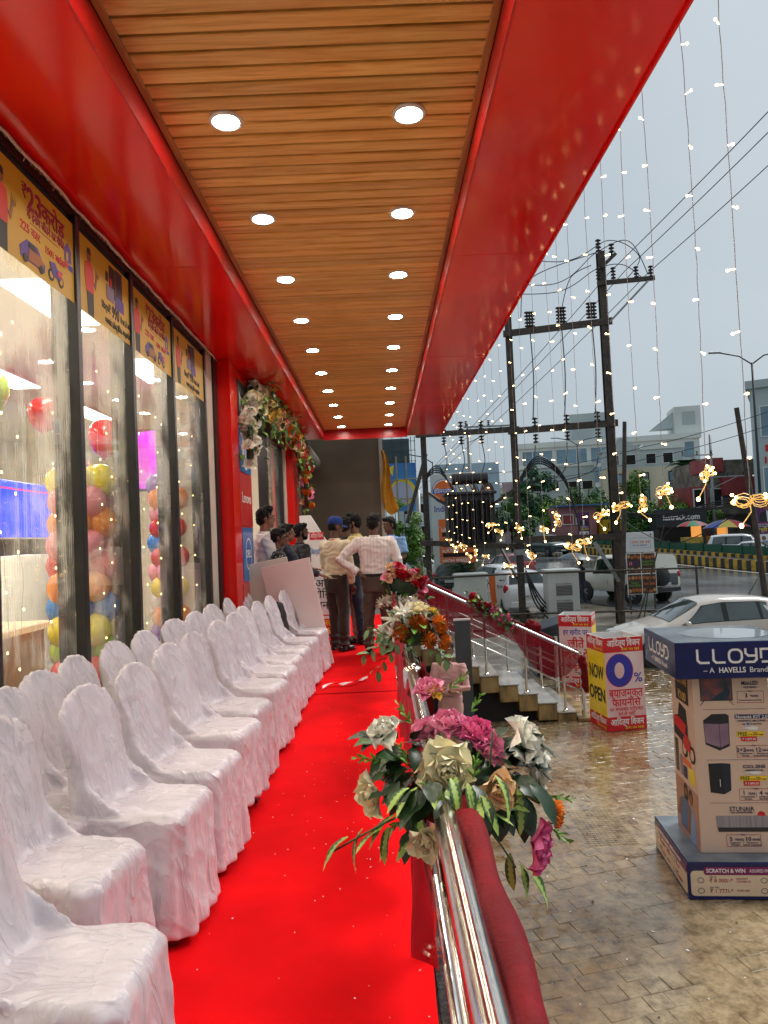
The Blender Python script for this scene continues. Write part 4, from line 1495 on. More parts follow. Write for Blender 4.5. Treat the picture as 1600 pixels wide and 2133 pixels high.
roses = [rose_mesh('rose', 17, m_white_p, s_, o_, ru, w_) for s_, o_, ru, w_ in ((1, 0.85, 0.07, 0.46), (2, 1.05, 0.12, 0.52), (3, 0.6, 0.06, 0.44))]
peony = [rose_mesh('peony', 24, m_cream_p, s_, 1.1, 0.13, 0.56) for s_ in (5, 6)]
dahlia = [star_mesh('dahlia', 4, m_or_p, 8), star_mesh('dahlia', 4, m_or_p, 9, W=0.17)]
lily = [star_mesh('lily', 1, m_white_p, 10, W=0.20, tip=0.55, base=7), star_mesh('daisy', 2, m_white_p, 12, W=0.16, tip=0.6, base=10)]
FLW = {'rose': roses, 'peony': peony, 'dahlia': dahlia, 'lily': lily}
small_rose = [rose_mesh('rose', 9, m_white_p, s_, 0.95, 0.09, 0.56) for s_ in (31, 32)]


def leaf_mesh(W, droop, fold, seed, tip=0.6, nv=6):
    b_ = MB()

    def fn(u, v):
        s = 2 * u - 1
        w = W * math.sin(math.pi * min(1.0, v * 0.97 + 0.02)) ** 0.8 * (1 - 0.25 * v)
        return (s * w, v, fold * abs(s) * w + droop * v * v + 0.04 * math.sin(v * 9 + seed) * s * w * 4)
    b_.grid(fn, 2, nv)
    return b_


leaf_v = [leaf_mesh(0.20, -0.25, 0.35, 1).mesh('leaf', m_leaf_v, smooth=True), leaf_mesh(0.19, -0.45, 0.4, 2).mesh('leaf', m_leaf_v, smooth=True)]
leaf_d = [leaf_mesh(0.36, -0.22, 0.25, 3).mesh('leaf', m_leaf_d, smooth=True), leaf_mesh(0.32, -0.40, 0.3, 4).mesh('leaf', m_leaf_d, smooth=True)]
leaf_e = [leaf_mesh(0.34, -0.15, 0.15, 5).mesh('leaf', m_leaf_e, smooth=True), leaf_mesh(0.30, -0.3, 0.15, 6).mesh('leaf', m_leaf_e, smooth=True)]
sp = MB()
for k in range(9):
    a = 2.4 * k
    M = Matrix.Translation((0, 0.10 * k, 0)) @ Matrix.Rotation(a, 4, 'Y') @ Matrix.Rotation(rad(35), 4, 'Z')
    petal(sp, 0.30 - 0.012 * k, 0.055, 0.5, 0.05, M, 0, 0, 2, 3, 0.5)
sp.tube([(0, 0, 0), (0, 0.9, 0)], [0.014, 0.006], 5)
sprig_me = sp.mesh('sprig', m_leaf_l, smooth=True)


def dirM(p, d, s, roll=0.0, axis='Z'):
    """matrix placing a unit piece at p, its +z (flower) or +y (leaf) along d, scaled s"""
    q = V(d).normalized().to_track_quat('Z' if axis == 'Z' else 'Y', 'Y' if axis == 'Z' else 'Z')
    return Matrix.Translation(p) @ q.to_matrix().to_4x4() @ Matrix.Rotation(roll, 4, axis) @ Matrix.Scale(s, 4)


def add_flower(t, kind, m, p, d, s, r, small=False):
    me = r.choice(small_rose if small else FLW[kind])
    return link('flower', me, t, M=dirM(p, d, s, r.uniform(0, 6)), m=m)


def add_leaf(t, meshes, p, d, s, r, name='leaf', m=None):
    return link(name, r.choice(meshes), t, M=dirM(p, d, s, r.uniform(-0.5, 0.5), 'Y'), m=m)


# the big bouquet on the near rail
bq = thing('flower_bouquet', 'big mixed bouquet of cream, white and pink artificial roses tied to the near rail', 'bouquet', (0.165, 2.06, 0.74), 0, 'bouquets on the rail')
r = random.Random(40)
BF = [('rose', m_white_p, -0.185, -0.02, 0.135, 0.052, (-0.45, -0.35, 0.8)), ('peony', m_cream_p, -0.015, -0.13, 0.045, 0.074, (-0.05, -1, 0.25)),
      ('rose', m_cream_p, -0.225, -0.06, -0.035, 0.060, (-0.75, -0.6, 0.05)), ('rose', m_cream_p, -0.085, -0.21, -0.105, 0.052, (-0.35, -0.8, -0.1)),
      ('peony', m_pink_p, 0.005, 0.0, 0.145, 0.052, (-0.05, -0.35, 0.9)), ('peony', m_mag_p, 0.082, -0.03, 0.125, 0.052, (0.2, -0.45, 0.85)),
      ('rose', m_pink_p, 0.112, -0.05, 0.075, 0.050, (0.4, -0.8, 0.45)), ('rose', m_pink_p, -0.06, 0.02, 0.115, 0.048, (-0.3, -0.5, 0.8)),
      ('rose', m_peach_p, 0.112, -0.17, 0.000, 0.058, (0.35, -0.85, 0.35)), ('peony', m_white_p, 0.235, -0.01, 0.075, 0.080, (0.85, -0.25, 0.35)),
      ('peony', m_white_p, 0.262, 0.00, 0.005, 0.066, (0.95, -0.2, -0.05)), ('rose', m_mag_p, 0.212, -0.17, -0.135, 0.060, (0.75, -0.6, -0.15)),
      ('rose', m_mag_p, 0.215, -0.16, -0.185, 0.050, (0.8, -0.5, -0.4)), ('rose', m_pink_p, -0.045, 0.12, 0.215, 0.050, (-0.1, -0.4, 0.9)),
      ('rose', m_yel_p, -0.025, 0.10, 0.205, 0.030, (0.2, -0.5, 0.8)), ('dahlia', m_or_p, 0.255, -0.15, -0.070, 0.034, (0.8, -0.5, 0.1)), ('rose', m_red_p, 0.09, -0.04, -0.05, 0.04, (0.3, -0.9, 0))]
for (k, m_, x, y, z, s, d) in BF:
    add_flower(bq, k, m_, (x, y, z), d, s, r)
for _ in range(70):
    a = r.uniform(0, 6.283)
    el = r.uniform(-0.9, 0.75)
    d = V((math.cos(a) * math.cos(el), math.sin(a) * math.cos(el) * 0.8 - 0.25, math.sin(el)))
    p = V((0.03, 0, 0)) + V((d.x * 0.17, d.y * 0.07, d.z * 0.10))
    add_leaf(bq, leaf_d, p, d + V((0, 0, -0.2)), r.uniform(0.055, 0.10), r)
VL = [(-0.06, -0.16, -0.02, 0.35, -0.6, 0.35), (-0.02, -0.16, -0.03, -0.2, -0.6, -0.9), (0.03, -0.17, -0.06, -0.25, -0.5, -0.85), (0.10, -0.16, -0.035, 0.9, -0.3, 0.02), (0.14, -0.15, -0.02, 0.95, -0.2, 0.18),
      (-0.16, -0.14, -0.06, -0.9, -0.3, -0.35), (-0.20, -0.15, -0.09, -0.85, -0.4, -0.3), (-0.25, -0.12, -0.10, -0.6, -0.3, -0.8), (-0.18, -0.14, -0.09, -0.3, -0.4, -0.85), (-0.29, -0.12, -0.12, -0.95, -0.2, -0.45),
      (-0.04, -0.16, -0.10, -0.5, -0.4, -0.6), (0.02, -0.17, -0.12, 0.2, -0.4, -0.8), (-0.10, -0.15, -0.06, 0.1, -0.5, -0.7), (0.17, -0.10, -0.22, 0.3, -0.3, -0.9), (0.15, -0.08, -0.20, -0.1, -0.3, -0.95), (0.19, -0.1, -0.23, 0.55, -0.2, -0.7), (0.05, -0.17, -0.05, 0.7, -0.4, 0.2)]
for (x, y, z, a, b, c) in VL:
    add_leaf(bq, leaf_v, (x, y, z), (a, b, c), r.uniform(0.085, 0.115), r)
for (x, y, z, a, b, c) in [(-0.04, -0.1, -0.02, -0.5, -0.6, 0.5), (0.05, -0.15, 0.03, 0.1, -0.5, 0.8), (0.085, -0.16, -0.01, -0.3, -0.9, -0.1), (-0.12, -0.1, 0.06, -0.3, -0.4, 0.8), (0.27, -0.06, -0.06, 0.9, -0.4, 0), (0.25, -0.07, -0.13, 0.7, -0.5, -0.4),
                           (0.07, 0.0, 0.17, 0.5, -0.2, 0.8), (-0.10, 0.0, 0.14, -0.5, -0.1, 0.8), (-0.20, -0.05, 0.06, -0.8, -0.3, 0.2), (0.02, 0.08, 0.22, 0.7, -0.2, 0.6), (-0.12, -0.1, -0.08, -0.8, -0.5, -0.2)]:
    link('sprig', sprig_me, bq, M=dirM((x, y, z), (a, b, c), r.uniform(0.07, 0.10), r.uniform(0, 6), 'Y'))
for (a, b, c) in [((-0.06, -0.13, -0.03), (-0.20, -0.15, -0.08), (-0.34, -0.12, -0.16)), ((0.02, -0.15, -0.02), (0.12, -0.16, -0.05), (0.21, -0.1, -0.12)), ((-0.1, -0.05, 0.03), (-0.17, -0.05, 0.08), (-0.19, -0.03, 0.12)),
                  ((0.05, -0.1, 0.02), (0.1, -0.12, 0.05), (0.11, -0.14, 0.15)), ((0.05, -0.13, -0.06), (0.12, -0.12, -0.16), (0.16, -0.1, -0.23))]:
    MB().tube([a, b, c], 0.0028, 6).build('stem', m_stem, bq, smooth=True)
MB().ell((0.04, 0.0, -0.06), (0.16, 0.07, 0.10), 12, 8).build('foliage_core', m_leaf_d, bq, smooth=True)

for _ in range(34):
    p = V((r.uniform(-0.17, 0.20), r.uniform(-0.17, -0.08), r.uniform(-0.12, 0.02)))
    d = V((p.x * 3 + r.uniform(-.5, .5), -0.5, -0.5 + r.uniform(-.6, .8)))
    add_leaf(bq, leaf_v if r.random() < 0.4 else leaf_d, p, d, r.uniform(0.07, 0.115), r, m=None)
for _ in range(20):
    p = V((r.uniform(-0.13, 0.12), r.uniform(-0.27, -0.19), r.uniform(0.005, 0.06)))
    add_leaf(bq, leaf_v if r.random() < 0.5 else leaf_d, p, (p.x * 5 + r.uniform(-.4, .4), -0.7, -0.25 + r.uniform(-.4, .3)), r.uniform(0.075, 0.11), r)
for _ in range(40):
    p = V((r.uniform(-0.22, 0.24), r.uniform(-0.04, 0.08), r.uniform(-0.04, 0.10)))
    add_leaf(bq, leaf_d, p, (p.x * 4 + r.uniform(-.6, .6), -0.6, r.uniform(-.6, .9)), r.uniform(0.07, 0.105), r, m=r.choice((m_leaf_d, m_leaf_d, m_leaf_m)))
# middle bouquet
bq = thing('flower_bouquet', 'white and orange bouquet with trailing eucalyptus on the rail in front of the steps', 'bouquet', (0.150, 4.35, 0.80), 0, 'bouquets on the rail')
r = random.Random(41)
for (k, m_, x, y, z, s, d) in [('dahlia', m_or_p, 0.045, -0.06, 0.085, 0.062, (0.1, -0.9, 0.45)), ('dahlia', m_or_p, 0.165, -0.04, 0.075, 0.060, (0.5, -0.8, 0.3)), ('dahlia', m_or_p, -0.055, -0.08, 0.045, 0.056, (-0.3, -0.9, 0.3)),
                               ('dahlia', m_or_p, 0.105, -0.08, -0.005, 0.055, (0.25, -0.95, 0)), ('dahlia', m_or_p, 0.19, -0.03, -0.02, 0.05, (0.6, -0.75, -0.2)), ('rose', m_cream_p, 0.055, 0.0, 0.175, 0.066, (0.1, -0.4, 0.9)),
                               ('peony', m_white_p, 0.12, 0.0, 0.135, 0.062, (0.4, -0.4, 0.8)), ('lily', m_white_p, -0.09, -0.02, 0.115, 0.075, (-0.5, -0.6, 0.6)), ('lily', m_white_p, -0.03, -0.05, 0.16, 0.07, (-0.1, -0.6, 0.8)),
                               ('lily', m_white_p, -0.15, -0.02, 0.02, 0.075, (-0.8, -0.6, 0.1)), ('lily', m_white_p, -0.10, -0.07, 0.05, 0.06, (-0.5, -0.8, 0.2)), ('rose', m_white_p, 0.0, -0.05, 0.10, 0.045, (-0.1, -0.8, 0.5)), ('rose', m_yel_p, 0.15, -0.02, 0.16, 0.035, (0.5, -0.4, 0.7))]:
    add_flower(bq, k, m_, (x, y, z), d, s, r)
for _ in range(55):
    a = r.uniform(0, 6.283)
    el = r.uniform(-0.7, 0.9)
    d = V((math.cos(a) * math.cos(el), math.sin(a) * math.cos(el) - 0.2, math.sin(el)))
    add_leaf(bq, leaf_d, V((0.03 + d.x * 0.14, d.y * 0.06, 0.05 + d.z * 0.10)), d, r.uniform(0.05, 0.09), r, m=r.choice((m_leaf_m, m_leaf_d, m_leaf_l)))
for (x0, z0, x1, z1) in [(-0.1, 0.0, -0.30, -0.10), (-0.08, -0.02, -0.22, -0.20), (-0.12, 0.02, -0.26, 0.06), (-0.02, -0.02, 0.02, -0.16), (0.08, -0.03, 0.24, -0.16)]:
    MB().tube([(x0, -0.05, z0), ((x0 + x1) / 2, -0.09, (z0 + z1) / 2 + 0.02), (x1, -0.09, z1)], 0.0025, 5).build('stem', m_stem, bq)
    for k in range(7):
        u = (k + 0.5) / 7
        p = (x0 + (x1 - x0) * u, -0.085, z0 + (z1 - z0) * u + 0.015)
        sg = -1 if k % 2 else 1
        dx, dz = x1 - x0, z1 - z0
        add_leaf(bq, leaf_e, p, (dx - sg * dz * 1.4, -0.12, dz + sg * dx * 1.4 - 0.1), r.uniform(0.055, 0.08), r)
MB().ell((0.03, 0.0, 0.05), (0.13, 0.06, 0.10), 12, 8).build('foliage_core', m_leaf_d, bq, smooth=True)

# far bouquet at the head of the steps
bq = thing('flower_bouquet', 'crimson and cream bouquet with white daisies at the head of the steps', 'bouquet', (0.24, 8.55, 0.84), 0, 'bouquets on the rail')
r = random.Random(42)
for i in range(34):
    u = i / 33
    x = -0.20 + 0.46 * u + r.uniform(-.03, .03)
    z = 0.20 - 0.30 * max(0, u - 0.35) + r.uniform(-0.10, 0.07)
    d = (r.uniform(-.6, .6), -0.8, r.uniform(-0.1, .9))
    k, m_ = r.choice([('dahlia', m_red_p), ('dahlia', m_red_p), ('rose', m_red_p), ('rose', m_cream_p), ('rose', m_pink_p), ('rose', m_peach_p), ('rose', m_white_p)])
    add_flower(bq, k, m_, (x, -0.06 + r.uniform(-.04, .04), z), d, r.uniform(0.045, 0.07), r, small=(k == 'rose'))
for i in range(9):
    add_flower(bq, 'lily', m_white_p, (-0.26 + 0.045 * i + r.uniform(-.02, .02), -0.08, -0.18 + r.uniform(-.05, .05)), (r.uniform(-.6, .3), -0.9, r.uniform(-.2, .5)), 0.075, r)
for _ in range(50):
    a = r.uniform(0, 6.283)
    p = V((r.uniform(-0.24, 0.3), r.uniform(-.05, .05), r.uniform(-0.2, 0.2)))
    add_leaf(bq, leaf_d, p, (math.cos(a), -0.4, math.sin(a)), r.uniform(0.06, 0.10), r, m=r.choice((m_leaf_m, m_leaf_d, m_leaf_l)))
MB().ell((0.02, 0.0, 0.02), (0.2, 0.05, 0.16), 12, 8).build('foliage_core', m_leaf_d, bq, smooth=True)


def garland(label, path, n, spread, cols, seed, size=(0.05, 0.09), leaves=3, hang=0.0):
    t = thing('flower_garland', label, 'garland', path[0])
    r = random.Random(seed)
    P_ = [V(p) - V(path[0]) for p in path]
    L = [0]
    for a, b in zip(P_[:-1], P_[1:]):
        L.append(L[-1] + (b - a).length)

    def at(u):
        s = u * L[-1]
        for i in range(len(L) - 1):
            if s <= L[i + 1] + 1e-9:
                return P_[i].lerp(P_[i + 1], (s - L[i]) / max(1e-9, L[i + 1] - L[i]))
        return P_[-1]
    for i in range(n):
        u = (i + r.random()) / n
        p = at(u) + V((r.uniform(-.3, .6) * spread, r.uniform(-1, 1) * spread, r.uniform(-1, 1) * spread))
        ci = cols(u, r)
        add_flower(t, ci[0], ci[1], p, (r.uniform(0, 0.8), -0.8, r.uniform(-.5, .6)), r.uniform(*size), r, small=(ci[0] in ('rose', 'peony') and size[1] < 0.1))
        for _ in range(leaves):
            q = p + V((r.uniform(-1, 1), r.uniform(-1, 1), r.uniform(-1, 1))) * spread * 1.1
            add_leaf(t, leaf_d, q, (r.uniform(-.5, 1), r.uniform(-1, .5), r.uniform(-1, .7)), r.uniform(0.06, 0.12), r, m=r.choice((m_leaf_m, m_leaf_d, m_leaf_m, m_leaf_l)))
    for _ in range(int(hang)):
        u = r.uniform(0.1, 0.9)
        p = at(u)
        pts = [p + V((0.02, 0, -0.05 * k)) + V((r.uniform(-.02, .02), r.uniform(-.02, .02), 0)) for k in range(8)]
        MB().tube(pts, 0.004, 4).build('stem', m_stem, t)
        for k in range(8):
            add_leaf(t, leaf_e, pts[k], (r.uniform(-.6, .6), r.uniform(-1, .3), -0.6), r.uniform(0.05, 0.08), r, m=r.choice((m_leaf_m, m_leaf_l)))
    MB().tube([at(k / 16) for k in range(17)], 0.04, 6).build('foliage_core', m_leaf_d, t, smooth=True)
    return t


def _arch_cols(u, r):
    if u < 0.2:
        return r.choice([('peony', m_white_p), ('rose', m_white_p), ('rose', m_cream_p)])
    if u < 0.42:
        return r.choice([('rose', m_yel_p), ('peony', m_yel_p), ('rose', m_cream_p), ('peony', m_peach_p)])
    return r.choice([('rose', m_cream_p), ('rose', m_red_p), ('peony', m_pink_p), ('rose', m_yel_p), ('dahlia', m_or_p), ('rose', m_peach_p)])


garland('thick arch garland of cream, yellow and pink roses hanging over the entrance doorway',
        [(-1.40, 7.75, 2.35), (-1.42, 7.9, 2.8), (-1.42, 8.3, 3.22), (-1.40, 9.4, 3.22), (-1.38, 11.2, 3.18), (-1.36, 12.6, 3.02), (-1.32, 12.75, 2.5), (-1.32, 12.75, 2.05)], 150, 0.13, _arch_cols, 50, (0.06, 0.098), 3, 18)
for me_lab, path, cols in [('cluster of crimson roses tied to the stair rail', [(1.30, 10.9, 0.44), (1.45, 10.9, 0.33), (1.62, 10.9, 0.22)], lambda u, r: r.choice([('rose', m_red_p), ('dahlia', m_red_p), ('rose', m_red_p), ('rose', m_or_p)])),
                           ('cluster of pink roses tied lower on the stair rail', [(1.62, 10.88, 0.22), (1.78, 10.88, 0.12), (1.92, 10.88, -0.02)], lambda u, r: r.choice([('rose', m_pink_p), ('rose', m_mag_p), ('rose', m_white_p), ('rose', m_pink_p)]))]:
    garland(me_lab, path, 20, 0.07, cols, 51, (0.04, 0.06), 3)

# ================================================================== STEPS DOWN TO THE FORECOURT
m_step = mat('worn yellow stone', (0.36, 0.25, 0.10), rough=0.45, c2=(0.06, 0.045, 0.025), vscale=5, bump=0.4, bscale=25, stretch=(1, 1, 0.5), detail=8, lo=0.32, hi=0.6)
m_tread = mat('wet step top', (0.34, 0.33, 0.30), rough=0.14, var=0.2, vscale=3, rvar=0.08)
st = thing('entrance_steps', 'wet stone steps leading down from the walkway to the forecourt', 'steps', (0.246, 10.9, 0))
for i in range(9):
    z = -0.15 * (i + 1)
    x = 0.29 * i
    s_ = MB().box(x + 0.001, 0.0, z - 0.27, x + 0.288, 1.75, z - 0.022).build('step', m_step, st, bevel=0.012)
    MB().box(x - 0.0, -0.012, z - 0.021, x + 0.305, 1.76, z).build('tread', m_tread, s_, bevel=0.006)
MB().prism([(0, -0.40), (0.28, -0.40), (2.2, -1.46), (2.2, -1.5), (0, -1.5)], 1.5, 0, Matrix.Translation((0.0, 1.68, 0)) @ Matrix.Rotation(math.pi / 2, 4, 'X')).build('under_stair_shade', m_dark, st)  # near-black body stands in for the shade under the open steps
MB().box(2.62, -0.05, -1.497, 2.9, 1.8, -1.44).build('step', m_step, st, bevel=0.01)


def stair_rail(y, label, wrapped):
    t = thing('stair_rail', label, 'rail', (0.0, y, 0), 0, 'rails of the entrance steps')
    sl = -0.505
    x0, z0, x1 = 0.22, 0.88, 2.95
    zz = lambda x: z0 + sl * (x - x0)
    MB().tube([(x0 - 0.02, 0, z0 + 0.01), (x1 + 0.02, 0, zz(x1 + .02))], 0.030, 16).build('top_rail', m_velvet if wrapped else m_steel, t, smooth=True, sharp=60)
    for d in (0.30, 0.56):
        MB().tube([(x0, 0, z0 - d), (x1, 0, zz(x1) - d)], 0.014, 10).build('lower_rail', m_steel, t, smooth=True)
    for x in (0.35, 0.95, 1.52, 2.12, 2.70):
        base = -0.15 * (int((x - 0.246) / 0.29) + 1)
        MB().tube([(x, 0, base), (x, 0, zz(x))], 0.021, 12).build('post', m_steel, t, smooth=True, sharp=60)
        MB().lathe([(0.045, 0), (0.045, 0.012), (0.03, 0.03), (0.021, 0.035)], 14, M=Matrix.Translation((x, 0, base))).build('base_flange', m_steel, t, smooth=True)
    MB().tube([(x1 + 0.03, 0, -1.5), (x1 + 0.03, 0, zz(x1) + 0.05)], 0.034, 14).build('newel', m_steel, t, smooth=True, sharp=60)
    return t


stair_rail(10.95, 'stainless steel stair rail on the near side of the entrance steps', False)
stair_rail(12.55, 'far stair rail of the entrance steps wrapped in red cloth', True)
swag('net_drape', [(0.28, 10.90, 0.84), (1.9, 10.90, 0.03)], lambda u: 0.10 + 0.42 * math.sin(u * 3.14159) ** 0.8, m_net, 'maroon net swagged along the upper half of the stair rail', 4, 0.03, 1, side=(0, 1, 0))
swag('net_drape', [(1.9, 10.90, 0.03), (2.93, 10.90, -0.49)], lambda u: 0.10 + 0.46 * math.sin(u * 3.14159) ** 0.8, m_net, 'maroon net swagged along the lower half of the stair rail', 3, 0.03, 2, side=(0, 1, 0))
swag('net_drape', [(0.3, 12.5, 0.84), (2.9, 12.5, -0.47)], lambda u: 0.16 + 0.2 * abs(math.sin(u * 6.28)), m_net, 'maroon net hanging from the far stair rail', 7, 0.04, 3, side=(0, 1, 0))
kb = MB().ell((0, 0, 0), (0.07, 0.07, 0.12), 12, 8).ell((0.02, -0.01, -0.2), (0.06, 0.06, 0.16), 12, 8).ell((0.05, 0, -0.36), (0.09, 0.07, 0.10), 12, 8)
tag(link('cloth_knot', remesh(kb, 'cloth_knot', m_velvet, 0.015, 3, lambda c, n: n * (0.02 * wob(c, 16))), loc=(2.99, 10.93, -0.62)), 'dark red cloth knotted round the bottom newel of the near stair rail', 'cloth')
kb = MB().ell((0, 0, 0), (0.10, 0.08, 0.10), 12, 8).ell((0.10, 0, -0.04), (0.08, 0.07, 0.09), 12, 8)
tag(link('cloth_knot', remesh(kb, 'cloth_knot', m_velvet, 0.015, 3, lambda c, n: n * (0.02 * wob(c, 16))), loc=(2.55, 12.5, -0.22)), 'dark red cloth bunched near the foot of the far stair rail', 'cloth')
# grey board standing against the side of the plinth
gb = thing('grey_board', 'dark grey upright board standing beside the plinth next to the steps', 'board', (1.05, 9.75, -1.5), rad(4))
MB().box(-0.11, 0, 0.0, 0.11, 0.03, 1.74).build('panel', mat('slate panel', (0.045, 0.052, 0.06), rough=0.4, var=0.15), gb, bevel=0.004)
MB().box(-0.115, -0.002, 1.741, 0.115, 0.032, 1.765).build('top_edge', m_white, gb)
# dark cover behind the steps
dk = MB().prism([(0, 0), (1.15, 0), (1.15, 1.22), (0.0, 0.92)], 0.9, 0, Matrix.Rotation(math.pi / 2, 4, 'X'))
tag(dk.build('dark_cover', mat('dark blue sheet', (0.010, 0.014, 0.022), rough=0.35, var=0.2, vscale=3), bevel=0.02, loc=(3.0, 15.2, -1.5)), 'sloping dark blue sheet cover behind the far stair rail', 'cover')

# ================================================================== PEOPLE
m_skin = mat('brown skin', (0.24, 0.11, 0.06), rough=0.5, var=0.12, vscale=14, sss=0.08)
m_skin2 = mat('dark brown skin', (0.13, 0.058, 0.034), rough=0.5, var=0.12, vscale=14, sss=0.06)
m_hair = mat('black hair', (0.006, 0.005, 0.005), rough=0.6, bump=0.3, bscale=90, stretch=(1, 1, 0.4), spec=0.2)
m_eye = mat('eye white', (0.6, 0.57, 0.53), rough=0.2)
m_shoe = mat('black shoe', (0.012, 0.011, 0.011), rough=0.22)


def cloth_mat(name, c, stripe=None, print_=None):
    m_ = mat(name, c, rough=0.75, var=0.10, vscale=6, bump=0.35, bscale=14, bdist=0.02, sheen=0.1)
    if stripe or print_:
        t = m_.node_tree
        p = t.nodes['Principled BSDF']
        tcn = t.nodes.new('ShaderNodeTexCoord')
        if stripe:
            w = t.nodes.new('ShaderNodeTexWave')
            w.bands_direction = 'X'
            w.inputs['Scale'].default_value = 7.5
            t.links.new(tcn.outputs['Object'], w.inputs['Vector'])
            ra = t.nodes.new('ShaderNodeValToRGB')
            ra.color_ramp.elements[0].position = 0.03
            ra.color_ramp.elements[0].color = stripe + (1,)
            ra.color_ramp.elements[1].position = 0.09
            ra.color_ramp.elements[1].color = tuple(c) + (1,)
            t.links.new(w.outputs['Fac'], ra.inputs['Fac'])
        else:
            w = t.nodes.new('ShaderNodeTexVoronoi')
            w.inputs['Scale'].default_value = 32
            t.links.new(tcn.outputs['Object'], w.inputs['Vector'])
            ra = t.nodes.new('ShaderNodeValToRGB')
            ra.color_ramp.elements[0].position = 0.25
            ra.color_ramp.elements[0].color = print_ + (1,)
            ra.color_ramp.elements[1].position = 0.32
            ra.color_ramp.elements[1].color = tuple(c) + (1,)
            t.links.new(w.outputs['Distance'], ra.inputs['Fac'])
        t.links.new(ra.outputs[0], p.inputs['Base Color'])
    return m_


def rings(b_, secs, n=18, sq=2.6):
    """stack of superelliptic rings: (z, rx, ry, xoff, yoff)"""
    vs_, fs_ = [], []
    for (z, rx, ry, ox, oy) in secs:
        for k in range(n):
            t = 2 * math.pi * k / n
            c, s = math.cos(t), math.sin(t)
            vs_.append((ox + rx * math.copysign(abs(c) ** (2 / sq), c), oy + ry * math.copysign(abs(s) ** (2 / sq), s), z))
    m = len(secs)
    for i in range(m - 1):
        for k in range(n):
            k2 = (k + 1) % n
            fs_.append((i * n + k, i * n + k2, (i + 1) * n + k2, (i + 1) * n + k))
    fs_.append(tuple(range(n - 1, -1, -1)))
    fs_.append(tuple((m - 1) * n + k for k in range(n)))
    b_.add(vs_, fs_)


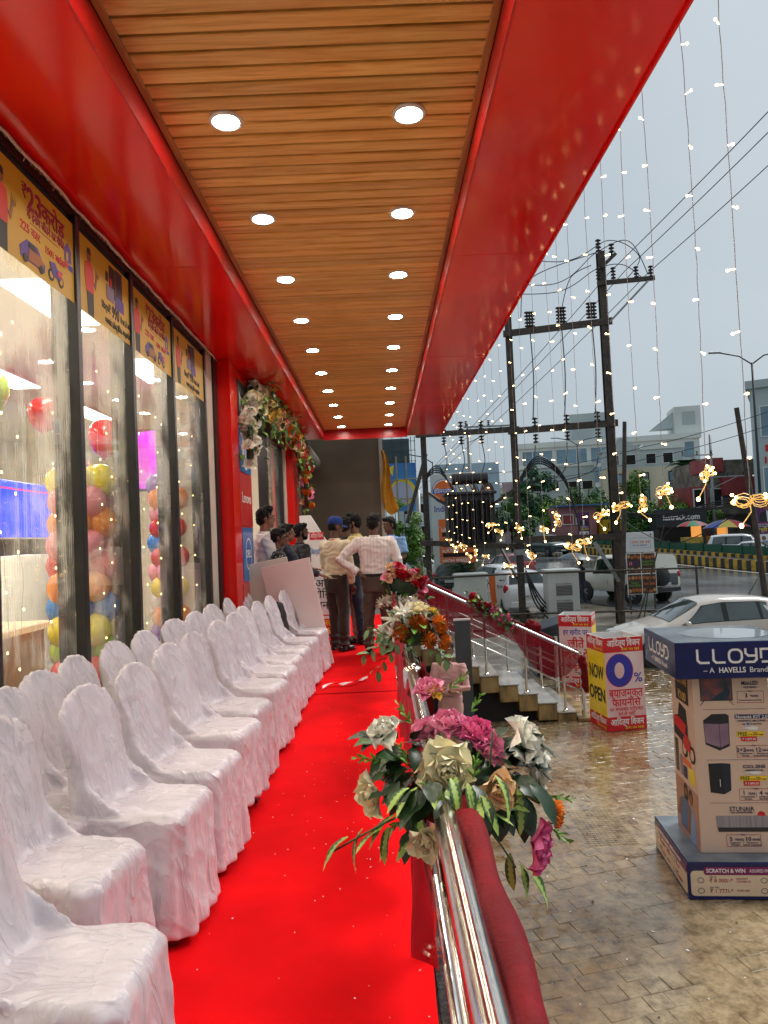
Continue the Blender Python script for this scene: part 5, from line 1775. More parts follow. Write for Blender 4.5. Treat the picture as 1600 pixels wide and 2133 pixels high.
def person(label, loc, rz, height, shirt, trousers, skin=None, arms=None, feet=((-0.10, 0.0), (0.10, 0.0)), head=(0.0, 0.0), hair='short', sleeves='long',
           beard=False, build=1.0, untucked=0.0, lean=0.0, open_over=None, belly=0.0, shoes=m_shoe, seed=1):
    """local frame: facing +y, x to the person's right"""
    t = thing('person', label, 'person', loc, rz)
    s = height / 1.72
    t.scale = (s, s, s)
    skin = skin or m_skin
    arms = arms or {}
    la = arms.get('L', ((-0.27, -0.01, 1.13), (-0.25, 0.06, 0.88)))
    ra_ = arms.get('R', ((0.27, -0.01, 1.13), (0.25, 0.06, 0.88)))
    w = build
    # ---- body in one continuous skin
    b_ = MB()
    Hc = V((0, 0.025 + lean * 0.5, 1.605))
    HM = Matrix.Translation(Hc) @ Matrix.Rotation(head[0], 4, 'Z') @ Matrix.Rotation(head[1], 4, 'X')
    b_.ell((0, -0.008, 0.022), (0.072, 0.092, 0.092), 18, 14, 0, HM)
    b_.ell((0, 0.030, -0.045), (0.056, 0.058, 0.068), 16, 12, 0, HM)
    b_.ell((0, 0.055, -0.085), (0.034, 0.032, 0.026), 12, 8, 0, HM)
    b_.tube([HM @ V((0, 0.080, 0.018)), HM @ V((0, 0.104, -0.022)), HM @ V((0, 0.084, -0.032))], [0.009, 0.015, 0.011], 8)
    b_.ell((0, 0.083, 0.030), (0.050, 0.014, 0.012), 12, 6, 0, HM)
    b_.ell((0, 0.084, -0.058), (0.024, 0.011, 0.010), 10, 6, 0, HM)
    for sx in (-1, 1):
        b_.ell((sx * 0.074, -0.004, -0.008), (0.010, 0.020, 0.030), 8, 8, 0, HM)
    b_.tube([(0, 0.0, 1.36), (0, -0.002 + lean * 0.3, 1.46), HM @ V((0, -0.018, -0.055))], [0.075, 0.052, 0.054], 14)
    rings(b_, [(0.86, 0.13, 0.09, 0, 0), (1.05, 0.12, 0.08, 0, 0), (1.30, 0.14, 0.085, 0, 0), (1.39, 0.10, 0.06, 0, 0)])
    for sx, (el, wr) in ((-1, la), (1, ra_)):
        sh = V((sx * 0.175 * w, 0, 1.375))
        el, wr = V(el), V(wr)
        b_.tube([V((sx * 0.08, 0, 1.36)), sh, el, wr], [0.05, 0.045, 0.036, 0.026], 10)
        d = (wr - el).normalized()
        side = d.cross(V((0, 0, 1)))
        if side.length < 0.2:
            side = V((0, 1, 0))
        side.normalize()
        nrm = side.cross(d)
        pc = wr + d * 0.055
        b_.tube([wr, wr + d * 0.03, wr + d * 0.085], [0.026, 0.034, 0.030], 10, flat=0.55)
        for k in range(4):
            o = side * ((k - 1.5) * 0.0175)
            L = (0.062, 0.074, 0.070, 0.054)[k]
            p0 = wr + d * 0.080 + o
            p1 = p0 + d * L * 0.55 + nrm * 0.006
            p2 = p1 + (d * 0.7 - nrm * 0.75) * L * 0.5
            b_.tube([p0, p1, p2], [0.0095, 0.009, 0.0075], 6)
        p0 = wr + d * 0.03 + side * 0.026
        b_.tube([p0, p0 + (d * 0.7 + side * 0.7) * 0.032, p0 + (d * 0.95 + side * 0.4) * 0.058], [0.011, 0.010, 0.008], 6)
    for sx, (fx, fy) in zip((-1, 1), feet):
        b_.tube([(sx * 0.08, 0, 0.90), (fx * 0.9, fy * 0.4 + 0.02, 0.49), (fx, fy - 0.01, 0.09)], [0.07, 0.05, 0.035], 10)
        b_.tube([(fx, fy - 0.03, 0.05), (fx * 1.1, fy + 0.12, 0.035)], [0.035, 0.028], 8)
    link('body', remesh(b_, 'body', skin, 0.0085, 2, None, 0.5), t)
    # eyes, brows
    for sx in (-1, 1):
        eb = MB().ell((sx * 0.029, 0.082, 0.010), (0.013, 0.008, 0.0065), 10, 6, 0, HM)
        ey = eb.build('eye', m_eye, t, smooth=True)
        MB().ell((sx * 0.029, 0.089, 0.010), (0.0058, 0.004, 0.0058), 8, 6, 0, HM).build('iris', m_hair, ey, smooth=True)
        MB().tube([HM @ V((sx * 0.012, 0.093, 0.030)), HM @ V((sx * 0.030, 0.093, 0.035)), HM @ V((sx * 0.048, 0.080, 0.028))], [0.004, 0.0045, 0.003], 6).build('eyebrow', m_hair, t)
    # ---- hair
    hb = MB()
    if hair == 'cap':
        hb.ell((0, -0.028, 0.005), (0.076, 0.084, 0.072), 18, 12, 0, HM)
    else:
        hb.ell((0, -0.022, 0.048), (0.080, 0.096, 0.084), 20, 14, 0, HM)
        hb.ell((0, -0.050, 0.000), (0.075, 0.068, 0.085), 18, 12, 0, HM)
        hb.ell((0.012, 0.045, 0.098), (0.058, 0.045, 0.032), 14, 10, 0, HM)
        for sx in (-1, 1):
            hb.ell((sx * 0.068, 0.010, 0.012), (0.012, 0.022, 0.036), 8, 8, 0, HM)
        if hair == 'tall':
            hb.ell((0, 0.035, 0.118), (0.06, 0.06, 0.040), 14, 10, 0, HM)
    link('hair', remesh(hb, 'hair', m_hair, 0.010, 2, lambda c, n: n * (0.010 * wob(c, 55, seed) + 0.006 * wob(c, 24, seed)), 0.5), t)
    if beard:
        bb = MB().ell((0, 0.040, -0.075), (0.052, 0.054, 0.045), 14, 10, 0, HM)
        bb.ell((0, 0.090, -0.044), (0.028, 0.010, 0.007), 10, 6, 0, HM)
        for sx in (-1, 1):
            bb.ell((sx * 0.056, 0.02, -0.035), (0.012, 0.026, 0.04), 8, 8, 0, HM)
        link('beard', remesh(bb, 'beard', m_hair, 0.009, 1, lambda c, n: n * (0.004 * wob(c, 50, seed)), 0.5), t)
    # ---- shirt
    sb = MB()
    low = 0.93 - untucked
    rings(sb, [(low, 0.170 * w, 0.125 + belly, 0, belly * 0.6), (1.0, 0.168 * w, 0.120 + belly, 0, belly * 0.6), (1.12, 0.168 * w, 0.116 + belly * 0.6, 0, belly * 0.3), (1.25, 0.186 * w, 0.122, 0, 0.005),
               (1.34, 0.196 * w, 0.112, 0, 0), (1.40, 0.165 * w, 0.088, 0, -0.005), (1.435, 0.095, 0.070, 0, -0.008)])
    for sx, (el, wr) in ((-1, la), (1, ra_)):
        sh = V((sx * 0.180 * w, 0, 1.375))
        el, wr = V(el), V(wr)
        if sleeves == 'long':
            sb.tube([V((sx * 0.10, 0, 1.355)), sh, sh.lerp(el, 0.5), el, el.lerp(wr, 0.5), wr - (wr - el).normalized() * 0.01], [0.085, 0.080, 0.068, 0.060, 0.052, 0.044], 14)
        elif sleeves == 'half':
            sb.tube([V((sx * 0.10, 0, 1.355)), sh, sh.lerp(el, 0.8)], [0.085, 0.080, 0.072], 14)
    ph = seed * 3.7

    def fold(co, n):
        d = 0.011 * wob((co.x, co.y, co.z * 0.8), 8, ph) + 0.012 * ((1 - abs(wob((co.x, co.y, co.z * 1.6), 9, ph + 3))) ** 3 - 0.4)
        d += 0.006 * math.sin(co.z * 60 + co.x * 18 + ph) * max(0, 1 - abs(co.z - 0.98) / 0.1)
        return n * d
    link('shirt', remesh(sb, 'shirt', shirt, 0.0125, 3, fold, 0.5), t)
    cb = MB().lathe([(0.064, -0.01), (0.070, 0.03), (0.063, 0.034), (0.058, 0.0)], 18, M=Matrix.Translation((0, -0.006 + lean * 0.2, 1.425)) @ Matrix.Diagonal((1, 1.05, 1, 1)))
    cb.build('collar', shirt, t, smooth=True)
    if open_over is not None:            # shirt front showing inside an open cardigan
        MB().box(-0.045, 0.114, 1.0, 0.045, 0.139, 1.40).build('shirt_front', open_over, t, bevel=0.008)
    # ---- trousers
    tb = MB()
    rings(tb, [(0.76, 0.150 * w, 0.105, 0, 0), (0.84, 0.168 * w, 0.122, 0, 0), (0.92, 0.176 * w, 0.130 + belly * 0.6, 0, belly * 0.4), (0.985, 0.178 * w, 0.134 + belly * 0.7, 0, belly * 0.5)])
    for sx, (fx, fy) in zip((-1, 1), feet):
        tb.tube([(sx * 0.085, 0, 0.86), (sx * 0.088, 0.01, 0.70), (fx * 0.92, fy * 0.4 + 0.02, 0.49), (fx, fy * 0.8, 0.25), (fx, fy - 0.005, 0.065)], [0.092, 0.088, 0.075, 0.068, 0.066], 14)

    def fold2(co, n):
        k = 1.0 if co.z < 0.75 else 0.5
        d = 0.010 * k * wob((co.x, co.y, co.z * 0.45), 10, ph + 1) + 0.010 * k * ((1 - abs(wob((co.x, co.y, co.z * 1.2), 8, ph + 8))) ** 3 - 0.4)
        if co.z < 0.22:
            d += 0.008 * math.sin(co.z * 75 + ph)
        return n * d
    link('trousers', remesh(tb, 'trousers', trousers, 0.0125, 3, fold2, 0.5), t)
    MB().lathe([(0.168 * w, 0.955), (0.176 * w, 0.958), (0.176 * w, 0.985), (0.168 * w, 0.988)], 24, M=Matrix.Diagonal((1, 0.75, 1, 1))).build('belt', m_shoe, t)
    for sx, (fx, fy) in zip((-1, 1), feet):
        M = Matrix.Translation((fx, fy, 0)) @ Matrix.Rotation(-sx * 0.18, 4, 'Z')
        kb = MB().ell((0, -0.03, 0.045), (0.040, 0.058, 0.045), 12, 8, 0, M).ell((0, 0.085, 0.035), (0.045, 0.095, 0.035), 14, 8, 0, M).box(-0.040, -0.085, 0.002, 0.040, 0.17, 0.020, 0, M)
        link('shoe', remesh(kb, 'shoe', shoes, 0.010, 2, None, 0.5), t)
    return t


m_sh_white = cloth_mat('white shirt cloth', (0.72, 0.70, 0.68))
m_sh_cream = cloth_mat('cream shirt cloth', (0.74, 0.66, 0.45))
m_sh_stripe = cloth_mat('striped white shirt cloth', (0.76, 0.70, 0.66), stripe=(0.60, 0.53, 0.51))
m_tr_brown = cloth_mat('dark brown trouser cloth', (0.036, 0.026, 0.020))
m_tr_grey = cloth_mat('grey brown trouser cloth', (0.075, 0.058, 0.046))
m_black_c = cloth_mat('black garment cloth', (0.010, 0.010, 0.011))
m_navy_c = cloth_mat('navy garment cloth', (0.010, 0.016, 0.035))
m_jean = cloth_mat('blue denim', (0.07, 0.13, 0.24))
m_floral = cloth_mat('black patterned cloth', (0.008, 0.012, 0.010), print_=(0.45, 0.45, 0.42))
m_yellow_c = cloth_mat('pale yellow cloth', (0.70, 0.58, 0.20))
m_blue_c = cloth_mat('light blue cloth', (0.17, 0.33, 0.62))
m_pink_c = cloth_mat('dusty pink cloth', (0.62, 0.34, 0.32))
m_tan_c = cloth_mat('tan trouser cloth', (0.36, 0.21, 0.15))

PZ = 0.013
# man with blue cap, back three-quarter, looking right
capman = person('man in a blue cap, cream shirt and dark brown trousers with his back turned', (-0.60, 9.10, PZ), rad(-38), 1.68, m_sh_cream, m_tr_brown, m_skin2,
                arms={'L': ((-0.25, 0.05, 1.10), (-0.16, 0.22, 0.98)), 'R': ((0.25, -0.02, 1.12), (0.23, 0.04, 0.86))}, feet=((-0.09, 0.04), (0.11, -0.02)), head=(rad(-30), rad(-6)), hair='cap', untucked=0.0, build=0.98, seed=2)
m_cap = mat('blue cap cloth', (0.006, 0.035, 0.20), rough=0.8, var=0.1, bump=0.2, bscale=80)
HMc = Matrix.Translation((0, 0.025, 1.605)) @ Matrix.Rotation(rad(-30), 4, 'Z') @ Matrix.Rotation(rad(-6), 4, 'X')
cp = MB()
for i in range(9):
    pass
rings_ = []
cp.lathe([(0.090, 0.028), (0.092, 0.05), (0.088, 0.085), (0.070, 0.115), (0.040, 0.130), (0.010, 0.134), (0.0, 0.134)], 22, 0, HMc @ Matrix.Translation((0, -0.010, 0.012)) @ Matrix.Diagonal((0.92, 1.12, 1.0, 1)))
co_ = cp.build('cap', m_cap, capman, smooth=True)
bk = MB()
bk.grid(lambda u, v: (math.sin((u - .5) * 2.6) * (0.080 - 0.012 * v), 0.062 + 0.085 * v * (math.cos((u - .5) * 2.4)) + 0.02 * math.cos((u - .5) * 3), 0.045 - 0.03 * v - 0.02 * (2 * u - 1) ** 2), 10, 4, 0, HMc)
bk.build('peak', m_cap, co_, smooth=True)
MB().ell((0.0, 0.128, 1.30), (0.01, 0.01, 0.01)).build('lanyard_clip', m_red_print, capman)
MB().lathe([(0.078, 0.0), (0.082, 0.012), (0.078, 0.018)], 20, M=Matrix.Translation((0, -0.006, 1.428))).build('lanyard', m_red_print, capman, smooth=True)

person('man in a striped white shirt and grey trousers with hand on hip seen from behind', (-0.09, 8.72, PZ), rad(-6), 1.70, m_sh_stripe, m_tr_grey, m_skin2,
       arms={'L': ((-0.44, -0.06, 1.17), (-0.20, -0.10, 1.00)), 'R': ((0.28, 0.0, 1.12), (0.27, 0.08, 0.88))}, feet=((-0.12, 0.0), (0.12, 0.02)), head=(rad(-18), rad(-4)), build=1.10, seed=3)
person('bearded man in a pale yellow shirt facing left behind the man with the blue cap', (-0.36, 9.75, PZ), rad(78), 1.74, m_yellow_c, m_tan_c, m_skin, head=(rad(10), rad(-5)), beard=True, hair='tall',
       arms={'L': ((-0.24, 0.1, 1.12), (-0.10, 0.28, 1.02)), 'R': ((0.24, 0.1, 1.12), (0.08, 0.28, 1.0))}, seed=4)
person('man in black shirt and dark trousers partly hidden behind the blue-capped man', (-0.47, 9.62, PZ), rad(12), 1.70, m_black_c, m_navy_c, m_skin2, head=(rad(-40), 0), feet=((-0.10, 0.05), (0.14, -0.12)), seed=5)
person('man in a light blue shirt standing at the end of the walkway looking back', (0.13, 10.55, PZ), rad(150), 1.70, m_blue_c, m_tr_brown, m_skin2, head=(rad(-25), rad(-8)), hair='short',
       arms={'L': ((-0.25, 0.04, 1.13), (-0.18, 0.24, 1.05)), 'R': ((0.26, 0.0, 1.12), (0.25, 0.05, 0.88))}, sleeves='half', seed=6)
person('young man in a black open cardigan and blue jeans by the doorway looking right', (-1.10, 9.55, PZ), rad(-62), 1.64, m_black_c, m_jean, m_skin2, head=(rad(-18), 0), beard=True, build=0.92, untucked=0.16, open_over=m_sh_white, seed=7)
person('man in a crisp white shirt standing in the doorway beside the red pillar', (-1.42, 8.62, PZ), rad(-70), 1.82, m_sh_white, m_black_c, m_skin, head=(rad(-8), rad(2)), hair='tall', beard=False,
       arms={'L': ((-0.24, 0.08, 1.12), (-0.06, 0.22, 1.04)), 'R': ((0.26, 0.06, 1.12), (0.10, 0.22, 1.02))}, build=1.02, seed=8)
person('boy in a black patterned shirt facing right behind the leaning white boards', (-1.24, 8.42, PZ), rad(-75), 1.56, m_floral, m_black_c, m_skin2, head=(rad(-8), rad(-6)), sleeves='half', build=0.92, seed=9)
person('man in a navy shirt behind the boy with one arm reaching over the white boards', (-1.20, 8.86, PZ), rad(-80), 1.62, m_navy_c, m_black_c, m_skin, head=(rad(5), 0),
       arms={'R': ((0.30, 0.16, 1.16), (0.36, 0.40, 1.06)), 'L': ((-0.2, 0.12, 1.15), (-0.1, 0.34, 1.12))}, seed=10)
person('person in a dusty pink dress with folded arms on the forecourt behind the middle bouquet', (0.78, 9.05, -1.497), rad(170), 1.56, m_pink_c, m_pink_c, m_skin, untucked=0.45,
       arms={'L': ((-0.25, 0.10, 1.10), (0.02, 0.20, 1.12)), 'R': ((0.25, 0.10, 1.08), (-0.02, 0.22, 1.08))}, build=0.95, seed=11)

# --- leaning white boards and standee beside the doorway
m_board = mat('white foam board', (0.74, 0.62, 0.60), rough=0.35, var=0.04, vscale=2)


def lean_board(name, label, loc, rz, w, h, tilt, m):
    t = thing(name, label, 'board', loc, rz)
    M = Matrix.Rotation(-tilt, 4, 'X')
    b_ = MB().box(-w / 2, 0, 0.0, w / 2, 0.03, h, 0, M)
    b_.build('panel', m, t, bevel=0.003)
    return t, M


t_, M_ = lean_board('leaning_board', 'front white board leaning back with a triangular fin, between the chairs and the people', (-0.86, 7.92, 0.012), rad(-4), 0.56, 1.20, rad(-5), m_board)
t_.rotation_euler = (0, rad(-10), rad(-8))
fb = MB().add([(-0.02, -0.002, 0.50), (-0.02, -0.002, 1.02), (0.02, -0.11, 0.50), (0.0, -0.002, 0.50)], [(0, 2, 1), (1, 2, 3), (0, 3, 2)])
fb.build('fin', m_board, t_)
MB().box(-0.06, -0.012, 0.60, 0.14, -0.001, 0.63).build('slot', mat('slot red', (0.45, 0.12, 0.10), rough=0.5), t_)
for z in (0.85, 0.95, 1.05):
    MB().box(-0.15, -0.004, z, -0.14, -0.001, z + 0.01).build('bolt', m_dark, t_)
t_, M_ = lean_board('leaning_board', 'rear cream board leaning behind the front white board', (-1.13, 8.12, 0.012), rad(-2), 0.50, 1.22, rad(-5), mat('cream foam board', (0.66, 0.62, 0.52), rough=0.4))
t_.rotation_euler = (0, rad(-9), rad(-4))
sd = thing('triangular_standee', 'tall white triangular standee with red and blue Hindi print behind the people', 'standee', (-0.93, 10.35, 0.012), rad(-6))
MB().prism([(-0.26, 0), (0.42, 0), (0.42, 0.9), (-0.10, 1.78), (-0.26, 1.78)], 0.05, 0, Matrix.Translation((0, 0.05, 0)) @ Matrix.Rotation(math.pi / 2, 4, 'X')).build('panel', m_white, sd, bevel=0.003)
Ms = frame((0, -0.001, 0), (1, 0, 0), (0, 0, 1))
plate(rect(-0.12, 1.42, 0.09, 1.53), m_red_print, sd, Ms)
text('आिदत्य िवजन', 0.09, m_white_print, sd, Ms, -0.015, 1.475, up=0.002, wmax=0.18)
text('हाई िबल्डिंग 2025 में', 0.11, m_blu_panel, sd, Ms, 0.02, 1.24, bold=0.008, wmax=0.46)
text('आ\nलोिन\nशन', 0.16, m_black_print, sd, Ms, 0.02, 0.62, bold=0.008)
plate(rect(-0.2, 0.31, 0.38, 0.33), m_red_print, sd, Ms)
plate(rect(-0.25, 0.02, 0.41, 0.27), m_red_print, sd, Ms)
text('पटा सोप\n555', 0.12, m_yellow_print, sd, Ms, 0.05, 0.15, bold=0.01, up=0.002)

# ================================================================== FORECOURT DISPLAYS
# --- printed cardboard drums
def poly_box(t, w, h, m, name='box_face', open_top=True):
    """open-topped cardboard box: four walls, centred on the thing"""
    d = 0.012
    fs = []
    for k in range(4):
        M = Matrix.Rotation(k * math.pi / 2, 4, 'Z')
        o = MB().box(-w / 2 + (0 if k % 2 else d), -w / 2, 0, w / 2 - (0 if k % 2 else d), -w / 2 + d, h, 0, M).build(name, m, t)
        fs.append(M @ frame((0, -w / 2 - 0.0005, 0), (1, 0, 0), (0, 0, 1)))
    return fs


m_pinkgrad = mat('pale pink print', (0.78, 0.70, 0.70), rough=0.35, c2=(0.74, 0.38, 0.40), vscale=1.4, detail=1)


def band_text(t, F, w, y0, y1):
    plate(rect(-w / 2, y0, w / 2, y1), m_red_print, t, F, 0.0, 0.002)
    text('आिदत्य िवजन', (y1 - y0) * 0.62, m_white_print, t, F, 0.0, y0 + (y1 - y0) * 0.60, bold=0.022, up=0.003, wmax=w * 0.86)
    marks(t, F, -w * 0.05, w * 0.42, y0 + (y1 - y0) * 0.19, (y1 - y0) * 0.20, m_yellow_print, 0.003)


W_, H_ = 0.59, 1.33
dx = thing('printed_box', 'tall open-topped box printed with a huge blue 0% and NOW OPEN on yellow', 'display box', (3.375, 10.585, -1.498), rad(8), 'printed boxes on the forecourt')
F4 = poly_box(dx, W_, H_, m_white)
F = F4[0]
plate(rect(-W_ / 2, 0.20, W_ / 2, 1.12), m_pinkgrad, dx, F)
band_text(dx, F, W_, 1.12, H_)
band_text(dx, F, W_, 0.0, 0.20)
rg_ = MB()
a_, b_ = disc(-0.08, 0.86, 0.205, 0.235, 40), disc(-0.08, 0.86, 0.075, 0.115, 40)
for i in range(40):
    j = (i + 1) % 40
    rg_.add([a_[i] + (0,), a_[j] + (0,), b_[j] + (0,), b_[i] + (0,)], [(0, 1, 2, 3)])
o_ = rg_.build('zero', m_blue_print, dx)
o_.matrix_basis = F @ Matrix.Translation((0, 0, 0.0025))
rg_ = MB()
a_, b_ = disc(-0.08, 0.86, 0.211, 0.241, 40), disc(-0.08, 0.86, 0.203, 0.233, 40)
for i in range(40):
    j = (i + 1) % 40
    rg_.add([a_[i] + (0,), a_[j] + (0,), b_[j] + (0,), b_[i] + (0,)], [(0, 1, 2, 3)])
o_ = rg_.build('zero_outline', m_red_print, dx)
o_.matrix_basis = F @ Matrix.Translation((0, 0, 0.003))
text('%', 0.19, m_blue_print, dx, F, 0.20, 0.74, bold=0.012, up=0.0025)
text('ब्याजमुक्त', 0.17, m_red_print, dx, F, 0.0, 0.53, bold=0.018, up=0.0025, wmax=0.52)
text('फायनांस', 0.15, m_red_print, dx, F, 0.0, 0.395, bold=0.018, up=0.0025, wmax=0.44)
text('पर मनपसंद प्रॉडक्ट\nघर ले जाएँ', 0.068, m_red_print, dx, F, 0.0, 0.27, bold=0.012, up=0.0025)
F = F4[3]
plate(rect(-W_ / 2, 0.20, W_ / 2, 1.12), m_yellow_print, dx, F)
band_text(dx, F, W_, 1.12, H_)
band_text(dx, F, W_, 0.0, 0.20)
text('NOW', 0.27, m_black_print, dx, F, 0.0, 0.80, bold=0.03, up=0.0025, wmax=0.47)
text('OPEN', 0.27, m_black_print, dx, F, 0.0, 0.48, bold=0.03, up=0.0025, wmax=0.52)
MB().box(-W_ / 2 + 0.013, -W_ / 2 + 0.013, 0.9, W_ / 2 - 0.013, W_ / 2 - 0.013, 0.91).build('inner_floor', m_dark, dx)

dx = thing('printed_box', 'tall open-topped box printed in Hindi with a red जीतें करोड़ो, half behind the stair rail', 'display box', (3.62, 13.45, -1.498), rad(-24), 'printed boxes on the forecourt')
F4 = poly_box(dx, W_, H_, m_white)
F = F4[0]
plate(rect(-W_ / 2, 0.20, W_ / 2, 1.12), m_pinkgrad, dx, F)
band_text(dx, F, W_, 1.12, H_)
band_text(dx, F, W_, 0.0, 0.20)
text('हर खरीद पर', 0.13, m_blue_print, dx, F, 0.0, 1.01, bold=0.014, up=0.0025, wmax=0.45)
text('जीतें', 0.21, m_red_print, dx, F, 0.0, 0.80, bold=0.024, up=0.0025, wmax=0.30)
text('करोड़ो', 0.21, m_red_print, dx, F, 0.0, 0.58, bold=0.024, up=0.0025, wmax=0.46)
text('के इनाम', 0.17, m_red_print, dx, F, 0.0, 0.36, bold=0.02, up=0.0025, wmax=0.40)
F = F4[1]
plate(rect(-W_ / 2, 0.20, W_ / 2, 1.12), m_yellow_print, dx, F)
band_text(dx, F, W_, 1.12, H_)
MB().box(-W_ / 2 + 0.013, -W_ / 2 + 0.013, 0.9, W_ / 2 - 0.013, W_ / 2 - 0.013, 0.91).build('inner_floor', m_dark, dx)

# --- tall appliance display stand
ds = thing('appliance_display_stand', 'tall beige appliance advertising stand with dark blue cap and plinth on the wet forecourt', 'display stand', (2.775, 6.03, -1.498), rad(-6))
m_beige = mat('beige print', (0.66, 0.45, 0.35), rough=0.3, c2=(0.72, 0.53, 0.42), vscale=0.8, detail=1)
m_wet_top = mat('wet board top', (0.10, 0.13, 0.16), rough=0.08, c2=(0.22, 0.27, 0.30), vscale=3, bump=0.3, bscale=60, rvar=0.06)
BW = 0.92
MB().box(-BW / 2, -BW / 2, 0.0, BW / 2, BW / 2, 0.285).build('plinth', m_navy, ds, bevel=0.004)
MB().box(-BW / 2 + 0.006, -BW / 2 + 0.006, 0.2855, BW / 2 - 0.006, BW / 2 - 0.006, 0.288).build('plinth_top', m_wet_top, ds)
SW = 0.60
bodyo = MB()
for (z0, w0, z1, w1) in ((0.288, SW, 1.72, SW * 0.97),):
    bodyo.add([(-w0 / 2, -w0 / 2, z0), (w0 / 2, -w0 / 2, z0), (w0 / 2, w0 / 2, z0), (-w0 / 2, w0 / 2, z0), (-w1 / 2, -w1 / 2, z1), (w1 / 2, -w1 / 2, z1), (w1 / 2, w1 / 2, z1), (-w1 / 2, w1 / 2, z1)],
              [(0, 3, 2, 1), (4, 5, 6, 7), (0, 1, 5, 4), (1, 2, 6, 5), (2, 3, 7, 6), (3, 0, 4, 7)])
bodyo.build('body', m_beige, ds, bevel=0.004)
MB().box(-BW / 2, -BW / 2, 1.70, BW / 2, BW / 2, 1.985).build('cap', m_navy, ds, bevel=0.004)
MB().box(-BW / 2 + 0.006, -BW / 2 + 0.006, 1.9855, BW / 2 - 0.006, BW / 2 - 0.006, 1.988).build('cap_top', m_wet_top, ds)
m_puddle = mat('puddle', (0.30, 0.35, 0.38), rough=0.03)
MB().prism(disc(0.08, 0.0, 0.36, 0.30, 24), 0.0015, 0, Matrix.Translation((0, 0, 1.9885))).build('rain_puddle', m_puddle, ds)
m_wht = m_white_print
m_dkp = mat('dark indigo print', (0.02, 0.018, 0.10), rough=0.4)


def lloyd_logo(F, cx, cy_, k, up=0.001):
    """L L O Y D in square rounded strokes, k = letter height"""
    t = 0.15 * k

    def stroke(poly):
        plate([(cx + x * k, cy_ + y * k) for x, y in poly], m_wht, ds, F, up, 0.0015, 'lettering')
    for x in (-2.35, -1.3):
        stroke([(x, 0.5), (x + .15, 0.5), (x + .15, -.22), (x + .28, -.35), (x + .85, -.35), (x + .85, -.5), (x + .2, -.5), (x, -.30)])
    b_ = MB()
    o1, o2 = rect(-0.28 - 0.0, -0.5, 0.70, 0.5, 0.38, 6), rect(-0.13, -0.35, 0.55, 0.35, 0.26, 6)
    for i in range(len(o1)):
        j = (i + 1) % len(o1)
        b_.add([(cx + p[0] * k, cy_ + p[1] * k, 0) for p in (o1[i], o1[j], o2[j], o2[i])], [(0, 1, 2, 3)])
    o = b_.build('lettering', m_wht, ds)
    o.matrix_basis = F @ Matrix.Translation((0, 0, up + 0.0008))
    stroke([(0.80, 0.5), (0.95, 0.5), (0.95, 0.20), (1.08, 0.07), (1.50, 0.07), (1.50, -0.08), (1.02, -0.08), (0.80, 0.14)])
    stroke([(1.50, 0.5), (1.65, 0.5), (1.65, -0.30), (1.45, -0.5), (0.85, -0.5), (0.85, -0.35), (1.38, -0.35), (1.50, -0.22)])
    stroke([(1.80, 0.5), (2.45, 0.5), (2.80, 0.2), (2.80, -0.2), (2.45, -0.5), (1.90, -0.5), (1.90, -0.35), (2.40, -0.35), (2.65, -0.14), (2.65, 0.14), (2.40, 0.35), (1.95, 0.35), (1.95, -0.2), (1.80, -0.2)])


for kk in (0, 3):
    MR = Matrix.Rotation(kk * math.pi / 2, 4, 'Z')
    F = MR @ frame((0, -BW / 2 - 0.0006, 0), (1, 0, 0), (0, 0, 1))
    lloyd_logo(F, -0.03, 1.875, 0.115)
    text('– A', 0.058, m_wht, ds, F, -0.21, 1.765)
    text('Brand –', 0.058, m_wht, ds, F, 0.185, 1.765)
    text('HAVELLS', 0.058, m_wht, ds, F, -0.035, 1.765, bold=0.02, wmax=0.20)
    # plinth print
    plate(rect(-0.44, 0.03, 0.44, 0.222, 0.03), mat('plinth cream print', (0.72, 0.58, 0.42), rough=0.3), ds, F)
    plate(rect(-0.34, 0.190, 0.44, 0.252, 0.02), mat('plum print', (0.20, 0.006, 0.10), rough=0.3), ds, F, 0.0012)
    text('SCRATCH & WIN', 0.042, m_wht, ds, F, -0.175, 0.222, bold=0.02, up=0.003, wmax=0.29)
    text('ASSURED PRIZE ON EVERY', 0.034, m_wht, ds, F, 0.15, 0.222, up=0.003, wmax=0.30)
    for (x, a, b, c, y) in ((-0.30, 'Up to', '₹ 8 000/-*', 'INSTANT\nCASHBACK', 0.155), (-0.30, 'Just Pay', '₹ 1 777/-*', 'FIXED EMI', 0.075), (0.16, 'Pay', '₹ 1/-*', '', 0.155), (0.16, 'Up to', '₹ 8 000/-*', '', 0.075)):
        text(a, 0.022, m_dkp, ds, F, x, y + 0.022, align='LEFT')
        text(b, 0.042, m_maroon, ds, F, x, y - 0.008, align='LEFT', bold=0.006)
        c and text(c, 0.021, m_maroon, ds, F, x + 0.20, y - 0.004, align='LEFT', bold=0.006)
    for (x, y) in ((-0.365, 0.150), (-0.365, 0.070), (0.105, 0.150), (0.105, 0.070)):
        o1 = disc(x, y, 0.026, 0.022, 14)
        o2 = disc(x, y, 0.021, 0.017, 14)
        b_ = MB()
        for i in range(14):
            j = (i + 1) % 14
            b_.add([p + (0,) for p in (o1[i], o1[j], o2[j], o2[i])], [(0, 1, 2, 3)])
        o = b_.build('icon', m_dkp, ds)
        o.matrix_basis = F @ Matrix.Translation((0, 0, 0.002))
    plate(rect(-0.42, 0.113, 0.42, 0.115), m_pinkgrad, ds, F, 0.001)
    plate(rect(0.045, 0.04, 0.047, 0.19), m_pinkgrad, ds, F, 0.0012)

# front face print
FB = frame((0, -SW / 2 - 0.0035, 0), (1, 0, 0.0), (0, 0.0063, 1))
S = 1.0


